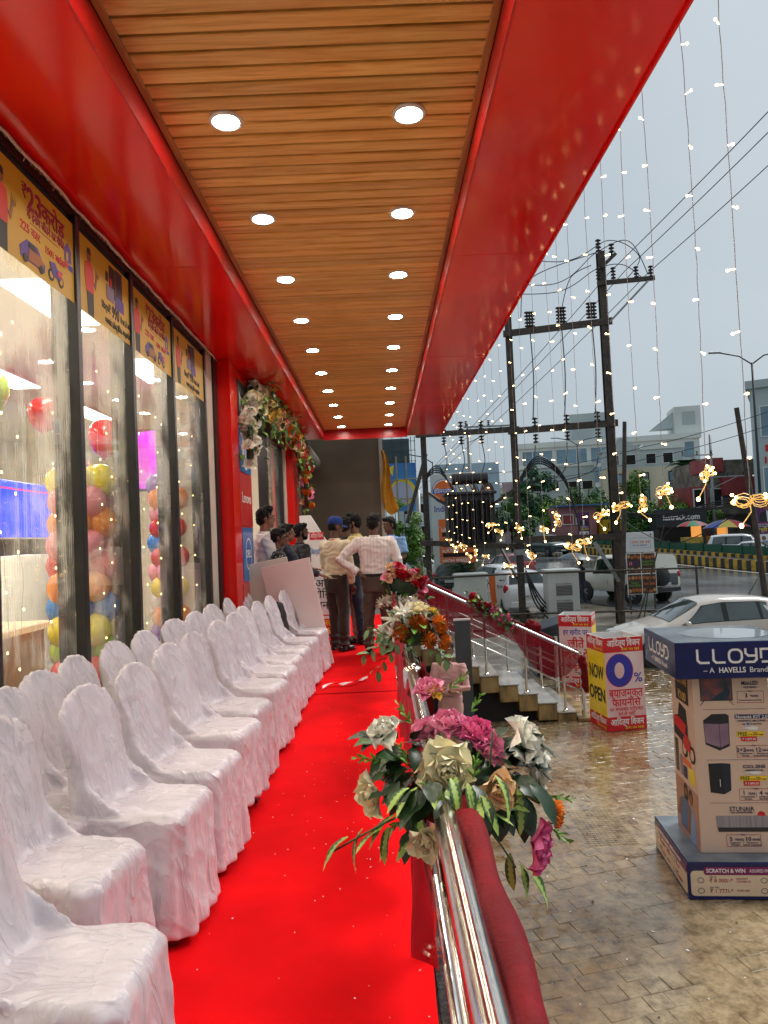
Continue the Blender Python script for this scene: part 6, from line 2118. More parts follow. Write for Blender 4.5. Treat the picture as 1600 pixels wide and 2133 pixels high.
def FT(s, size, x, y, m=None, **k):
    return text(s, size, m or m_dkp, ds, FB, x, y, **k)


def FP(poly, m, up=0.0, name='print'):
    return plate(poly, m, ds, FB, up, 0.0012, name)


def outline(x0, y0, x1, y1):
    for q in (rect(x0, y0, x1, y0 + .0025), rect(x0, y1, x1, y1 + .0025), rect(x0, y0, x0 + .0025, y1), rect(x1, y0, x1 + .0025, y1 + .0025)):
        FP(q, m_maroon)


def warranty(cx, y, pairs):
    outline(cx - 0.13 if len(pairs) == 2 else cx - 0.10, y - 0.045, cx + 0.13 if len(pairs) == 2 else cx + 0.10, y + 0.045)
    FT('• Get •', 0.018, cx, y + 0.047)
    for k, (n, u, l) in enumerate(pairs):
        x = cx + ((k - 0.5) * 0.13 if len(pairs) == 2 else 0)
        FT(n, 0.046, x - 0.030, y + 0.012, bold=0.012)
        FT(u, 0.023, x + 0.030, y + 0.008, bold=0.010)
        FT(l, 0.0165, x, y - 0.024)
    if len(pairs) == 2:
        FP(rect(cx - 0.001, y - 0.02, cx + 0.001, y + 0.02), m_dkp)


# television with a bird on a branch picture
FP(rect(-0.235, 1.49, 0.015, 1.70), m_black_print)
m_tvp = mat('rose dusk print', (0.28, 0.075, 0.07), rough=0.2, c2=(0.07, 0.05, 0.07), vscale=12, detail=5)
FP(rect(-0.230, 1.496, 0.010, 1.70), m_tvp, 0.0014)
FP([(-0.15, 1.497), (-0.04, 1.497), (0.0, 1.55), (-0.02, 1.62), (-0.035, 1.67), (-0.045, 1.63), (-0.05, 1.57), (-0.11, 1.535)], mat('teal bird print', (0.008, 0.05, 0.07), rough=0.3, c2=(0.01, 0.02, 0.06), vscale=30), 0.0028)
FP([(-0.24, 1.455), (-0.235, 1.455), (-0.205, 1.49), (-0.212, 1.49)], m_black_print)
FP([(0.02, 1.455), (0.015, 1.455), (-0.015, 1.49), (-0.008, 1.49)], m_black_print)
FT('Mini-LED', 0.044, 0.150, 1.625, bold=0.014, wmax=0.125)
FT('– TELEVISION –', 0.019, 0.150, 1.592, bold=0.008)
warranty(0.150, 1.515, [('3', 'YEARS', 'Comprehensive warranty')])
FP(rect(-0.22, 1.420, 0.26, 1.422), m_dkp)
# washing machine
m_lilac = mat('lilac metal print', (0.22, 0.13, 0.20), rough=0.25, c2=(0.34, 0.24, 0.31), vscale=3, detail=1, stretch=(1, 1, 1))
m_char = mat('charcoal print', (0.022, 0.018, 0.028), rough=0.25)
FP([(-0.215, 1.145), (-0.11, 1.095), (-0.03, 1.13), (-0.025, 1.37), (-0.045, 1.385), (-0.155, 1.385), (-0.225, 1.335)], m_char)
FP([(-0.213, 1.16), (-0.105, 1.12), (-0.105, 1.305), (-0.222, 1.312)], m_lilac, 0.0014)
FP([(-0.101, 1.12), (-0.036, 1.15), (-0.031, 1.31), (-0.101, 1.305)], m_lilac, 0.0014)
FP([(-0.20, 1.342), (-0.145, 1.375), (-0.06, 1.37), (-0.09, 1.336)], m_black_print, 0.0014)
FP(rect(0.02, 1.345, 0.275, 1.378, 0.006), m_dkp)
FT('Novanté IOT 2.0', 0.036, 0.148, 1.360, m_wht, bold=0.01, up=0.003, wmax=0.24)
FT('– WASHING MACHINE –', 0.021, 0.148, 1.327, bold=0.008, wmax=0.25)
FT('with       WeatherWise', 0.016, 0.148, 1.302, bold=0.006)
FP(disc(0.118, 1.302, 0.011, n=12), m_blu_panel)


def free_offer(x, y):
    FP([(x - 0.07, y + 0.065), (x + 0.02, y + 0.08), (x + 0.06, y + 0.075), (x + 0.055, y + 0.05), (x + 0.0, y + 0.05), (x - 0.02, y + 0.06)], m_white_print)
    FP([(x - 0.105, y), (x + 0.10, y), (x + 0.10, y + 0.038), (x - 0.105, y + 0.038)], m_yellow_print, 0.0014)
    FP([(x - 0.075, y - 0.038), (x + 0.045, y - 0.038), (x + 0.045, y), (x - 0.08, y)], m_red_print, 0.0014)
    FT('FREE', 0.042, x - 0.065, y + 0.018, m_black_print, bold=0.012, up=0.003, wmax=0.07)
    FT('HAVELLS\nVOLT HD GARMENT STEAMER', 0.014, x + 0.035, y + 0.019, m_maroon, bold=0.01, up=0.003, wmax=0.12)
    FT('₹ 5 895.00', 0.024, x - 0.015, y - 0.022, m_wht, bold=0.006, up=0.003)


free_offer(0.135, 1.205)
warranty(0.150, 1.085, [('2+2', 'YEARS', 'Comprehensive\nwarranty'), ('12', 'YEARS', 'Warranty on\nDirect Drive Motor')])
FP(rect(-0.22, 1.020, 0.27, 1.022), m_dkp)
# refrigerator
FP([(-0.20, 0.765), (-0.095, 0.75), (-0.04, 0.78), (-0.035, 0.99), (-0.10, 0.995), (-0.205, 0.992)], m_char)
FP([(-0.196, 0.77), (-0.098, 0.758), (-0.102, 0.905), (-0.2, 0.905)], m_black_print, 0.0014)
FP([(-0.2, 0.909), (-0.102, 0.909), (-0.104, 0.989), (-0.201, 0.987)], m_black_print, 0.0014)
FP([(-0.094, 0.757), (-0.044, 0.783), (-0.04, 0.988), (-0.1, 0.991)], mat('blue black print', (0.012, 0.018, 0.04), rough=0.3), 0.0014)
FP(rect(-0.125, 0.81, -0.119, 0.87), m_steel, 0.003)
FT('iCOOL SENSE', 0.036, 0.145, 0.965, bold=0.014, wmax=0.17)
FT('– REFRIGERATOR –', 0.019, 0.145, 0.935, bold=0.008)
free_offer(0.135, 0.855)
warranty(0.150, 0.745, [('1', 'YEAR', 'Comprehensive\nwarranty'), ('4', 'YEARS', 'Additional on\nGas Charging')])
FP(rect(-0.21, 0.680, 0.27, 0.682), m_dkp)
# air conditioner
FT('STUNAIR', 0.050, 0.03, 0.632, m_dkp, bold=0.004, wmax=0.19)
FT('– AIR CONDITIONER –', 0.019, 0.03, 0.605, bold=0.008)
FP(disc(0.178, 0.585, 0.030, n=16), m_red_print)
FP([(-0.165, 0.49), (0.23, 0.49), (0.235, 0.58), (-0.17, 0.58)], mat('grille print', (0.36, 0.33, 0.36), rough=0.3, c2=(0.22, 0.20, 0.23), vscale=1, stretch=(160, 1, 0.1), detail=0), 0.0014)
FP([(-0.155, 0.455), (0.22, 0.455), (0.23, 0.489), (-0.165, 0.489)], m_char, 0.0014)
warranty(0.03, 0.385, [('5', 'YEARS', 'Component\nWarranty'), ('10', 'YEARS', 'Warranty on\nInverter Compressor')])
# left face print: black and gold flyer, jeep, motorcycle, goods, couple
FL = Matrix.Rotation(3 * math.pi / 2, 4, 'Z') @ FB


def LP(poly, m, up=0.0):
    return plate(poly, m, ds, FL, up, 0.0012, 'print')


LP(rect(-0.16, 1.42, 0.17, 1.70), m_black_print)
m_gold = mat('gold print', (0.72, 0.45, 0.12), rough=0.3)
text('FORTUNE', 0.085, m_gold, ds, FL, 0.01, 1.60, bold=0.012, wmax=0.28, up=0.002)
marks(ds, FL, -0.13, 0.15, 1.665, 0.05, m_gold, 0.002)
text('₹100', 0.10, m_gold, ds, FL, 0.01, 1.47, bold=0.014, up=0.002)
LP([(-0.25, 1.10), (0.10, 1.06), (0.12, 1.22), (0.09, 1.37), (-0.08, 1.40), (-0.13, 1.28), (-0.25, 1.25)], m_black_print)
LP([(-0.24, 1.18), (0.05, 1.14), (0.08, 1.24), (-0.10, 1.27), (-0.24, 1.25)], m_red_print, 0.0014)
for x in (0.02, 0.21):
    LP(disc(x, 1.03, 0.07, n=18), m_black_print, 0.0014)
    LP(disc(x, 1.03, 0.045, n=16), m_beige, 0.003)
LP([(0.02, 1.04), (0.19, 1.04), (0.17, 1.12), (0.08, 1.17), (0.0, 1.12)], m_red_print, 0.0045)
for (x0, x1, y1, m_) in ((-0.25, -0.17, 1.06, m_char), (-0.13, -0.07, 0.95, m_lilac), (-0.05, 0.05, 0.88, m_dkp), (0.10, 0.24, 0.90, m_yellow_print)):
    LP(rect(x0, 0.78, x1, y1, 0.01), m_)
LP(rect(-0.05, 0.90, 0.16, 0.95), m_orange_print)
LP(rect(-0.285, 0.29, 0.285, 0.735), mat('terracotta print', (0.46, 0.20, 0.12), rough=0.3))
LP([(-0.18, 0.33), (0.04, 0.33), (0.08, 0.55), (0.03, 0.60), (-0.10, 0.60), (-0.18, 0.54)], mat('blue tee print', (0.06, 0.12, 0.27), rough=0.4), 0.0014)
LP([(0.04, 0.29), (0.22, 0.29), (0.20, 0.50), (0.14, 0.58), (0.07, 0.56)], mat('pale blue print', (0.22, 0.34, 0.60), rough=0.4), 0.0014)
LP([(-0.26, 0.42), (-0.20, 0.40), (-0.14, 0.55), (-0.18, 0.57)], m_skin_print, 0.003)
LP([(-0.02, 0.33), (0.06, 0.33), (0.12, 0.56), (0.08, 0.58)], m_skin_print, 0.003)
for (x, y, rx, ry) in ((-0.01, 0.65, 0.05, 0.068), (0.115, 0.645, 0.042, 0.060)):
    LP(disc(x, y + 0.012, rx * 1.12, ry * 1.08, 16), m_black_print, 0.0014)
    LP(disc(x + 0.008, y - 0.005, rx * 0.85, ry * 0.8, 16), m_skin_print, 0.003)
LP([(-0.04, 0.60), (0.03, 0.60), (0.045, 0.64), (-0.045, 0.64)], m_black_print, 0.0045)

# ================================================================== VEHICLES
m_tyre = mat('tyre', (0.012, 0.012, 0.012), rough=0.7)
m_rim = mat('alloy rim', (0.45, 0.45, 0.46), rough=0.3, metal=0.8)
m_cglass = mat('car glass', (0.012, 0.022, 0.022), rough=0.05, spec=0.8)
m_cglass_c = mat('pale car glass', (0.035, 0.060, 0.058), rough=0.03, spec=1.0, coat=1.0, c2=(0.012, 0.02, 0.02), vscale=2.5)
m_lamp_r = mat('red tail lamp', (0.45, 0.01, 0.01), rough=0.15)
m_lamp_w = mat('clear headlamp', (0.55, 0.56, 0.58), rough=0.08, metal=0.3)
m_bumper = mat('black plastic trim', (0.015, 0.015, 0.016), rough=0.5)
m_platew = mat('number plate', (0.7, 0.7, 0.68), rough=0.4)

HATCH = [(1.99, .38, .52, .54, .52, .45), (1.93, .24, .60, .64, .70, .58), (1.72, .20, .70, .76, .78, .66), (1.15, .19, .84, .90, .815, .70), (0.92, .19, .88, .955, .82, .70), (0.14, .19, .93, 1.40, .825, .60),
         (-0.35, .19, .945, 1.475, .825, .60), (-1.15, .19, .965, 1.455, .82, .585), (-1.55, .21, .98, 1.39, .81, .565), (-1.86, .27, .97, 1.03, .79, .66), (-1.96, .33, .82, .90, .74, .62), (-2.00, .42, .60, .62, .62, .5)]
SEDAN = [(2.2, .38, .52, .54, .52, .45), (2.13, .24, .60, .64, .72, .58), (1.85, .20, .70, .76, .80, .68), (1.25, .19, .83, .90, .84, .72), (1.0, .19, .86, .94, .84, .72), (0.25, .19, .91, 1.38, .84, .60),
         (-0.25, .19, .92, 1.45, .84, .60), (-0.95, .19, .94, 1.41, .84, .58), (-1.70, .21, .96, 1.04, .82, .66), (-2.05, .25, .95, 1.02, .80, .66), (-2.18, .35, .82, .88, .74, .62), (-2.22, .42, .60, .62, .62, .5)]
SUV = [(2.15, .45, .75, .78, .65, .58), (2.10, .32, .85, .90, .82, .70), (1.90, .28, .95, 1.02, .88, .76), (1.25, .28, 1.03, 1.10, .90, .78), (1.0, .28, 1.06, 1.14, .90, .78), (0.45, .28, 1.10, 1.68, .90, .68),
       (0.0, .28, 1.11, 1.76, .90, .68), (-1.2, .28, 1.13, 1.77, .90, .67), (-1.85, .30, 1.14, 1.70, .88, .65), (-2.08, .32, 1.12, 1.20, .86, .72), (-2.14, .42, .95, 1.0, .82, .7), (-2.17, .5, .7, .72, .75, .6)]
JEEP = [(2.10, .50, .80, .84, .62, .58), (2.06, .42, .98, 1.02, .72, .66), (1.90, .40, 1.02, 1.07, .76, .70), (0.95, .40, 1.05, 1.11, .82, .74), (0.80, .40, 1.06, 1.14, .84, .76), (0.55, .40, 1.08, 1.76, .86, .74),
        (0.30, .40, 1.08, 1.82, .86, .74), (-1.4, .40, 1.09, 1.83, .86, .74), (-2.00, .42, 1.09, 1.80, .86, .74), (-2.06, .42, 1.09, 1.20, .86, .78), (-2.10, .46, .9, .95, .84, .76), (-2.12, .5, .62, .64, .8, .7)]


def car(label, loc, rz, st_, paint, windows, wheels=(1.22, -1.25), wr=0.30, group=None, glass=None, front=1, cat='car', plate_txt=None, clad=False, scale=1.0):
    t = thing('parked_car', label, cat, loc, rz, group)
    t.scale = (scale,) * 3
    glass = glass or m_cglass

    def sec(s):
        x, zl, zb, zt, hw, ht = s
        half = [(-hw * 0.90, zl), (-hw * 0.985, zl + 0.12), (-hw, zl + (zb - zl) * 0.62), (-hw * 0.985, zb - 0.03), (-hw * 0.965, zb), (-ht - 0.02, zb + (zt - zb) * 0.86), (-ht * 0.86, zt - 0.006), (-ht * 0.45, zt + 0.012)]
        return [(x, y, z) for y, z in half] + [(x, 0, zt + 0.018)] + [(x, -y, z) for y, z in reversed(half)]
    S_ = [sec(s) for s in st_]
    n = len(S_[0])
    b_ = MB()
    for q in S_:
        b_.v += q
    for i in range(len(S_) - 1):
        for k in range(n - 1):
            a = i * n + k
            b_.f.append([a, a + n, a + n + 1, a + 1])
            b_.m.append(0)
    b_.f.append(list(range(n)))
    b_.m.append(0)
    b_.f.append(list(range((len(S_) - 1) * n + n - 1, (len(S_) - 1) * n - 1, -1)))
    b_.m.append(0)
    body = b_.build('body', paint, t, smooth=True, sharp=38)

    def at(x):
        for a, b in zip(st_[:-1], st_[1:]):
            if b[0] <= x <= a[0]:
                u = (a[0] - x) / max(1e-6, a[0] - b[0])
                return sec(tuple(a[j] + (b[j] - a[j]) * u for j in range(6)))
        return sec(st_[-1])

    def side(x, v, sg):
        q = at(x)
        a, b = V(q[4]), V(q[5])
        p = a.lerp(b, v)
        return V((p.x, sg * (abs(p.y) + 0.007), p.z + 0.002))

    def top(x, u, off=0.008):
        q = at(x)
        pts = [V(q[k]) for k in range(5, n - 5)]
        f = u * (len(pts) - 1)
        i = min(int(f), len(pts) - 2)
        p = pts[i].lerp(pts[i + 1], f - i)
        return V((p.x, p.y, p.z))
    # windscreen and rear window lie on the sloping roof ends
    ws0, ws1 = st_[4][0] - 0.06, st_[5][0] + 0.03
    g_ = MB()
    g_.grid(lambda u, v: top(ws0 + (ws1 - ws0) * v, 0.06 + 0.88 * u) + V((0.010, 0, 0.010)), 8, 4)
    g_.build('windscreen', glass, t, smooth=True)
    iR = max(i for i in range(len(st_) - 1) if st_[i][3] - st_[i + 1][3] > 0.3)
    r0, r1 = st_[iR][0] - 0.03, st_[iR + 1][0] + 0.04
    g_ = MB()
    g_.grid(lambda u, v: top(r0 + (r1 - r0) * v, 0.08 + 0.84 * u) + V((-0.012, 0, 0.008)), 8, 4)
    g_.build('rear_window', glass, t, smooth=True)
    for sg in (-1, 1):
        for (xa, xb, slant_a, slant_b) in windows:
            g_ = MB()

            def fn(u, v, xa=xa, xb=xb, sa=slant_a, sb=slant_b, sg=sg):
                x = (xa - sa * v) + ((xb + sb * v) - (xa - sa * v)) * u
                return side(x, 0.06 + 0.84 * v, sg)
            g_.grid(fn, 6, 4)
            g_.build('side_window', glass, t, smooth=True)
        g_ = MB()
        xa_, xb_ = windows[0][0] + 0.03, windows[-1][1] - 0.03
        g_.grid(lambda u, v, sg=sg: side((xa_ - windows[0][2] * v) + ((xb_ + windows[-1][3] * v) - (xa_ - windows[0][2] * v)) * u, 0.02 + 0.92 * v, sg) - V((0, sg * 0.0035, 0)), 16, 4)
        g_.build('window_surround', m_bumper, t, smooth=True)
        # door seams and handles
        for k, (xa, xb, _, _) in enumerate(windows[:2]):
            p = side(xb + 0.10, 0, sg)
            MB().box(p.x - 0.09, p.y - 0.012 * 1, p.z - 0.16, p.x + 0.09, p.y + 0.012, p.z - 0.125).build('door_handle', m_bumper, t, bevel=0.006)
            q = at(xb - 0.03)
            MB().tube([V((xb - 0.03, sg * (abs(q[2][1]) + 0.001), q[1][2] + 0.05)), V((xb - 0.03, sg * (abs(q[2][1]) + 0.002), q[2][2])), V((xb - 0.03, sg * (abs(q[4][1]) + 0.002), q[4][2]))], 0.004, 5).build('door_seam', m_bumper, t)
        # mirrors
        p = side(windows[0][0] - 0.10, 0.12, sg)
        MB().ell((p.x, p.y + sg * 0.10, p.z), (0.06, 0.10, 0.07), 10, 8).build('mirror', m_bumper if clad else paint, t, smooth=True)
        # lamps
        q = st_[2]
        MB().ell((q[0] + 0.04, sg * q[4] * 0.80, q[2] - 0.06), (0.20, 0.16, 0.075), 12, 8).build('headlight', m_lamp_w, t, smooth=True)
        q = st_[-3]
        MB().ell((q[0] + 0.03, sg * q[4] * 0.93, q[2] - 0.05), (0.10, 0.10, 0.15), 12, 8).build('tail_light', m_lamp_r, t, smooth=True)
        for xw in wheels:
            wy = sg * (st_[6][4] - 0.09)
            MW = Matrix.Translation((xw, wy, wr)) @ Matrix.Rotation(-sg * math.pi / 2, 4, 'X')
            MB().prism(disc(0, 0, wr + 0.07, n=24), 0.1, 0, MW @ Matrix.Translation((0, 0, 0.0))).build('wheel_arch', m_bumper, t)
            wl = MB().lathe([(wr * 0.62, -0.09), (wr * 0.92, -0.10), (wr, -0.07), (wr, 0.07), (wr * 0.92, 0.112), (wr * 0.62, 0.108)], 24, 0, MW).build('wheel', m_tyre, t, smooth=True, sharp=50)
            rm = MB().lathe([(wr * 0.62, 0.108), (wr * 0.56, 0.085), (0.0, 0.085)], 20, 0, MW)
            for k in range(6):
                rm.box(-0.022, 0, 0.086, 0.022, wr * 0.58, 0.107, 0, MW @ Matrix.Rotation(k * math.pi / 3, 4, 'Z'))
            rm.build('rim', m_rim, wl)
    q = st_[-1]
    MB().box(q[0] - 0.03, -q[4] - 0.02, st_[-1][1] - 0.10, q[0] + 0.10, q[4] + 0.02, st_[-1][1] + 0.10).build('rear_bumper', m_bumper if clad else paint, t, bevel=0.03)
    MB().box(q[0] - 0.045, -0.25, q[2] + 0.02, q[0] - 0.032, 0.25, q[2] + 0.13).build('number_plate', m_platew, t)
    marks(t, frame((q[0] - 0.046, 0, q[2] + 0.075), (0, -1, 0), (0, 0, 1)), -0.20, 0.20, 0.0, 0.07, m_black_print)
    q = st_[0]
    MB().box(q[0] - 0.10, -q[4] - 0.06, q[1] - 0.12, q[0] + 0.03, q[4] + 0.06, q[1] + 0.04).build('front_bumper', m_bumper if clad else paint, t, bevel=0.03)
    MB().box(q[0] - 0.02, -0.32, q[1] + 0.05, q[0] + 0.012, 0.32, q[3] - 0.04).build('grille', m_bumper, t, bevel=0.01)
    MB().box(q[0] + 0.012, -0.24, q[1] - 0.06, q[0] + 0.042, 0.24, q[1] + 0.03).build('number_plate', m_platew, t)
    return t


def paint(name, c, rough=0.16):
    return mat(name, c, rough=rough, coat=0.6, var=0.04, vscale=3, spec=0.5, bump=0.05, bscale=120)


pt_silver = paint('champagne car paint', (0.58, 0.54, 0.48))
pt_white = paint('white car paint', (0.74, 0.75, 0.76))
pt_cream = paint('cream jeep paint', (0.66, 0.64, 0.55))
pt_green = paint('dark green car paint', (0.02, 0.045, 0.045))
pt_black = paint('black car paint', (0.012, 0.013, 0.015))
pt_red = paint('dark red car paint', (0.25, 0.015, 0.02))
W_H = [(0.62, -0.30, 0.52, 0.0), (-0.42, -1.12, 0.0, 0.03), (-1.18, -1.50, 0.0, 0.20)]
W_S = [(0.72, -0.22, 0.50, 0.0), (-0.34, -1.12, 0.0, 0.22)]
W_V = [(0.80, -0.02, 0.38, 0.0), (-0.12, -0.92, 0.0, 0.02), (-1.02, -1.76, 0.0, 0.10)]
W_J = [(0.66, -0.02, 0.14, 0.0), (-0.12, -0.86, 0.0, 0.0), (-0.98, -1.90, 0.0, 0.02)]
GZ = -1.492
fab = car('champagne silver hatchback parked side-on behind the blue-capped display stand', (6.72, 15.4, GZ), rad(178), HATCH, pt_silver, W_H, glass=m_cglass_c, group='cars near the forecourt', scale=0.92)
MB().tube([(-1.25, 0, 1.46), (-1.55, 0, 1.92)], [0.012, 0.004], 6).build('roof_aerial', m_bumper, fab)
for x in (-0.02, -0.95):      # head restraints seen through the glass
    for y in (-0.35, 0.35):
        MB().ell((x - 0.25, y, 1.08), (0.06, 0.12, 0.11), 10, 8).build('head_restraint', mat('grey seat', (0.25, 0.24, 0.22), rough=0.7), fab, smooth=True)
jp = car('cream jeep-style utility vehicle driving away behind the food menu board', (9.6, 28.6, terr(28.6) + 0.006), rad(118), JEEP, pt_cream, W_J, wheels=(1.25, -1.25), wr=0.36, clad=True, group='cars near the forecourt', cat='jeep')
MB().lathe([(0.18, -0.06), (0.31, -0.09), (0.35, -0.04), (0.35, 0.06), (0.30, 0.10), (0.0, 0.11)], 22, 0, Matrix.Translation((-2.20, 0.25, 1.0)) @ Matrix.Rotation(-math.pi / 2, 4, 'Y')).build('spare_wheel', m_tyre, jp, smooth=True, sharp=50)
car('white hatchback with red tail lamps parked behind the white cabinet', (4.75, 26.2, GZ), rad(95), HATCH, pt_white, W_H, group='cars near the forecourt', scale=1.05)
car('white hatchback farther back between the planter and the steel pole', (4.95, 32.0, terr(32) + 0.006), rad(112), HATCH, pt_white, W_H, group='cars near the forecourt')
car('dark red car with sloping tail beyond the two white hatchbacks', (7.0, 40.0, terr(40) + 0.006), rad(105), HATCH, pt_red, W_H, group='cars near the forecourt')
car('dark green sport utility vehicle coming down the road towards the camera', (14.3, 61.0, terr(61) + 0.006), rad(-70), SUV, pt_green, W_V, wr=0.36, clad=True, group='cars on the road', cat='suv')
car('white saloon parked behind the flowers at the end of the walkway', (0.85, 52.0, terr(52) + 0.006), rad(185), SEDAN, pt_white, W_S, wheels=(1.35, -1.35), group='cars near the forecourt')
car('black hatchback parked left of the white hatchbacks', (3.4, 34.5, terr(34.5) + 0.006), rad(80), HATCH, pt_black, W_H, group='cars near the forecourt')
car('white sport utility vehicle beyond the green fence with its nose to the right', (23.2, 45.5, terr(45.5) + 0.006), rad(-30), SUV, pt_white, W_V, wr=0.36, group='cars beyond the fence', cat='suv', glass=m_cglass_c)
car('white saloon beyond the green fence in front of the white sport utility vehicle', (22.6, 42.2, terr(42.2) + 0.006), rad(-60), SEDAN, pt_white, W_S, wheels=(1.35, -1.35), group='cars beyond the fence', glass=m_cglass_c)
car('white van-like car at the right end of the green fence', (26.5, 47.0, terr(47) + 0.006), rad(160), SUV, pt_white, W_V, wr=0.36, group='cars beyond the fence')
car('white hatchback standing at the far left of the petrol pylon', (2.2, 44.0, terr(44) + 0.006), rad(20), HATCH, pt_white, W_H, group='cars near the forecourt')
# motor scooters by the dark car
for (x, y, rz, lab) in ((3.2, 29.5, 60, 'dark motor scooter parked nearer the planter'), (3.9, 30.6, 75, 'dark motor scooter parked behind the other scooter')):
    t_ = thing('motor_scooter', lab, 'scooter', (x, y, GZ), rad(rz), 'scooters by the planter')
    for xw in (-0.6, 0.6):
        MB().lathe([(0.12, -0.04), (0.22, -0.045), (0.25, 0), (0.22, 0.045), (0.12, 0.04)], 18, 0, Matrix.Translation((xw, 0, 0.25)) @ Matrix.Rotation(math.pi / 2, 4, 'X')).build('wheel', m_tyre, t_, smooth=True)
    sbm = MB().tube([(-0.75, 0, 0.6), (-0.3, 0, 0.62), (0.05, 0, 0.35), (0.4, 0, 0.4), (0.55, 0, 0.85), (0.5, 0, 1.0)], [0.12, 0.17, 0.12, 0.14, 0.12, 0.07], 12)
    link('bodywork', remesh(sbm, 'bodywork', pt_black, 0.03, 2), t_)
    MB().tube([(0.45, -0.33, 1.05), (0.5, 0, 1.0), (0.45, 0.33, 1.05)], 0.016, 8).build('handlebar', m_bumper, t_)
    MB().ell((-0.35, 0, 0.80), (0.36, 0.14, 0.06), 14, 8).build('seat', m_bumper, t_, smooth=True)

# ================================================================== MEDIAN
m_ky = mat('yellow kerb paint', (0.62, 0.36, 0.02), rough=0.4, c2=(0.18, 0.11, 0.03), vscale=2.5, rnd=0.1, detail=8, lo=0.25, hi=0.5)
m_kb = mat('black kerb paint', (0.022, 0.026, 0.030), rough=0.35, var=0.3, vscale=5, rnd=0.1)
m_kc = mat('kerb concrete', (0.20, 0.20, 0.19), rough=0.5, var=0.2, vscale=4)
kerb = thing('median_kerb', 'two-tier yellow and black striped kerb wall along the middle of the road', 'kerb', (0, 0, 0))
fen = thing('median_fence', 'low dark green sheet fence on top of the striped median kerb', 'fence', (0, 0, 0))
m_fg = mat('green fence sheet', (0.006, 0.085, 0.045), rough=0.4, var=0.15, vscale=1.5, stretch=(1, 1, 0.2))
lo_me = [MB().box(0, 0.004, 0.0, 0.30, 0.396, 0.56).mesh('kerb_block', m_, bevel=0.012) for m_ in (m_ky, m_kb)]
up_me = [MB().box(0, 0.004, 0.0, 0.30, 0.396, 0.36).mesh('kerb_block', m_, bevel=0.012) for m_ in (m_ky, m_kb)]
y = 27.0
k = 0
while y < 75:
    x = curve_pt(y)
    dxdy = (curve_pt(y + 0.2) - curve_pt(y - 0.2)) / 0.4
    a = -math.atan(dxdy)
    z = terr(y)
    link('kerb_block', lo_me[k % 2], kerb, loc=(x, y, z - 0.01), rot=(0, 0, a))
    link('kerb_block', up_me[(k + 1) % 2], kerb, loc=(x + 0.40, y, z + 0.46), rot=(0, 0, a))
    if k % 5 == 0:
        L = 2.0
        MB().box(-0.012, 0.01, 0.0, 0.012, L - 0.01, 0.62).build('fence_panel', m_fg, fen, loc=(x + 0.62, y, z + 0.70), rot=(0, 0, a))
        MB().box(-0.03, -0.03, 0.0, 0.03, 0.03, 0.72).build('fence_post', m_fg, fen, loc=(x + 0.58, y, z + 0.68), rot=(0, 0, a))
    y += 0.40 * math.cos(a)
    k += 1
cb = MB()
for i in range(60):
    ya = 20 + i * 1.4
    xa = curve_pt(ya)
    cb.v += [(xa + 0.33, ya, terr(ya) - 0.02), (xa + 0.33, ya, terr(ya) + 0.545), (xa + 0.72, ya, terr(ya) + 0.79), (xa + 0.95, ya, terr(ya) - 0.02)]
for i in range(59):
    for q in range(3):
        cb.f.append([i * 4 + q, i * 4 + q + 1, i * 4 + q + 5, i * 4 + q + 4])
        cb.m.append(0)
cb.build('kerb_core', m_kc, kerb)

# ================================================================== ELECTRIC POLES AND TRANSFORMER
m_insul = mat('dark insulator', (0.03, 0.025, 0.025), rough=0.3)
m_cable = mat('black cable', (0.012, 0.012, 0.014), rough=0.4)
m_cable_b = mat('blue grey cable', (0.06, 0.085, 0.11), rough=0.5)


def ibeam(x, y, z0, z1, w, name, parent, m=m_rust, lean=(0, 0)):
    b_ = MB()
    f_ = 0.025
    for (xa, ya, xb, yb) in ((-w / 2, -w / 2, w / 2, -w / 2 + f_), (-w / 2, w / 2 - f_, w / 2, w / 2), (-0.03, -w / 2 + f_, 0.03, w / 2 - f_)):
        b_.add([(xa, ya, z0), (xb, ya, z0), (xb, yb, z0), (xa, yb, z0), (xa + lean[0], ya + lean[1], z1), (xb + lean[0], ya + lean[1], z1), (xb + lean[0], yb + lean[1], z1), (xa + lean[0], yb + lean[1], z1)],
               [(0, 3, 2, 1), (4, 5, 6, 7), (0, 1, 5, 4), (1, 2, 6, 5), (2, 3, 7, 6), (3, 0, 4, 7)], 0, Matrix.Translation((x, y, 0)))
    return b_.build(name, m, parent)


def beam(a, b, w, h, name, parent, m=m_rust):
    a, b = V(a), V(b)
    d = (b - a).normalized()
    side = d.cross(V((0, 0, 1)))
    if side.length < 1e-3:
        side = V((1, 0, 0))
    side.normalize()
    up_ = side.cross(d)
    vs_ = []
    for p in (a, b):
        for (s, u) in ((-1, -1), (1, -1), (1, 1), (-1, 1)):
            vs_.append(p + side * (s * w / 2) + up_ * (u * h / 2))
    return MB().add(vs_, [(0, 1, 2, 3), (7, 6, 5, 4), (0, 4, 5, 1), (1, 5, 6, 2), (2, 6, 7, 3), (3, 7, 4, 0)]).build(name, m, parent)


def insulator(x, y, z, parent, n=4, s=1.0, up=1):
    prof = []
    for k in range(n):
        prof += [(0.022 * s, up * (0.09 * k) * s), (0.075 * s, up * (0.09 * k + 0.02) * s), (0.065 * s, up * (0.09 * k + 0.045) * s), (0.022 * s, up * (0.09 * k + 0.06) * s)]
    return MB().lathe(prof, 10, 0, Matrix.Translation((x, y, z))).build('insulator', m_insul, parent, smooth=True)


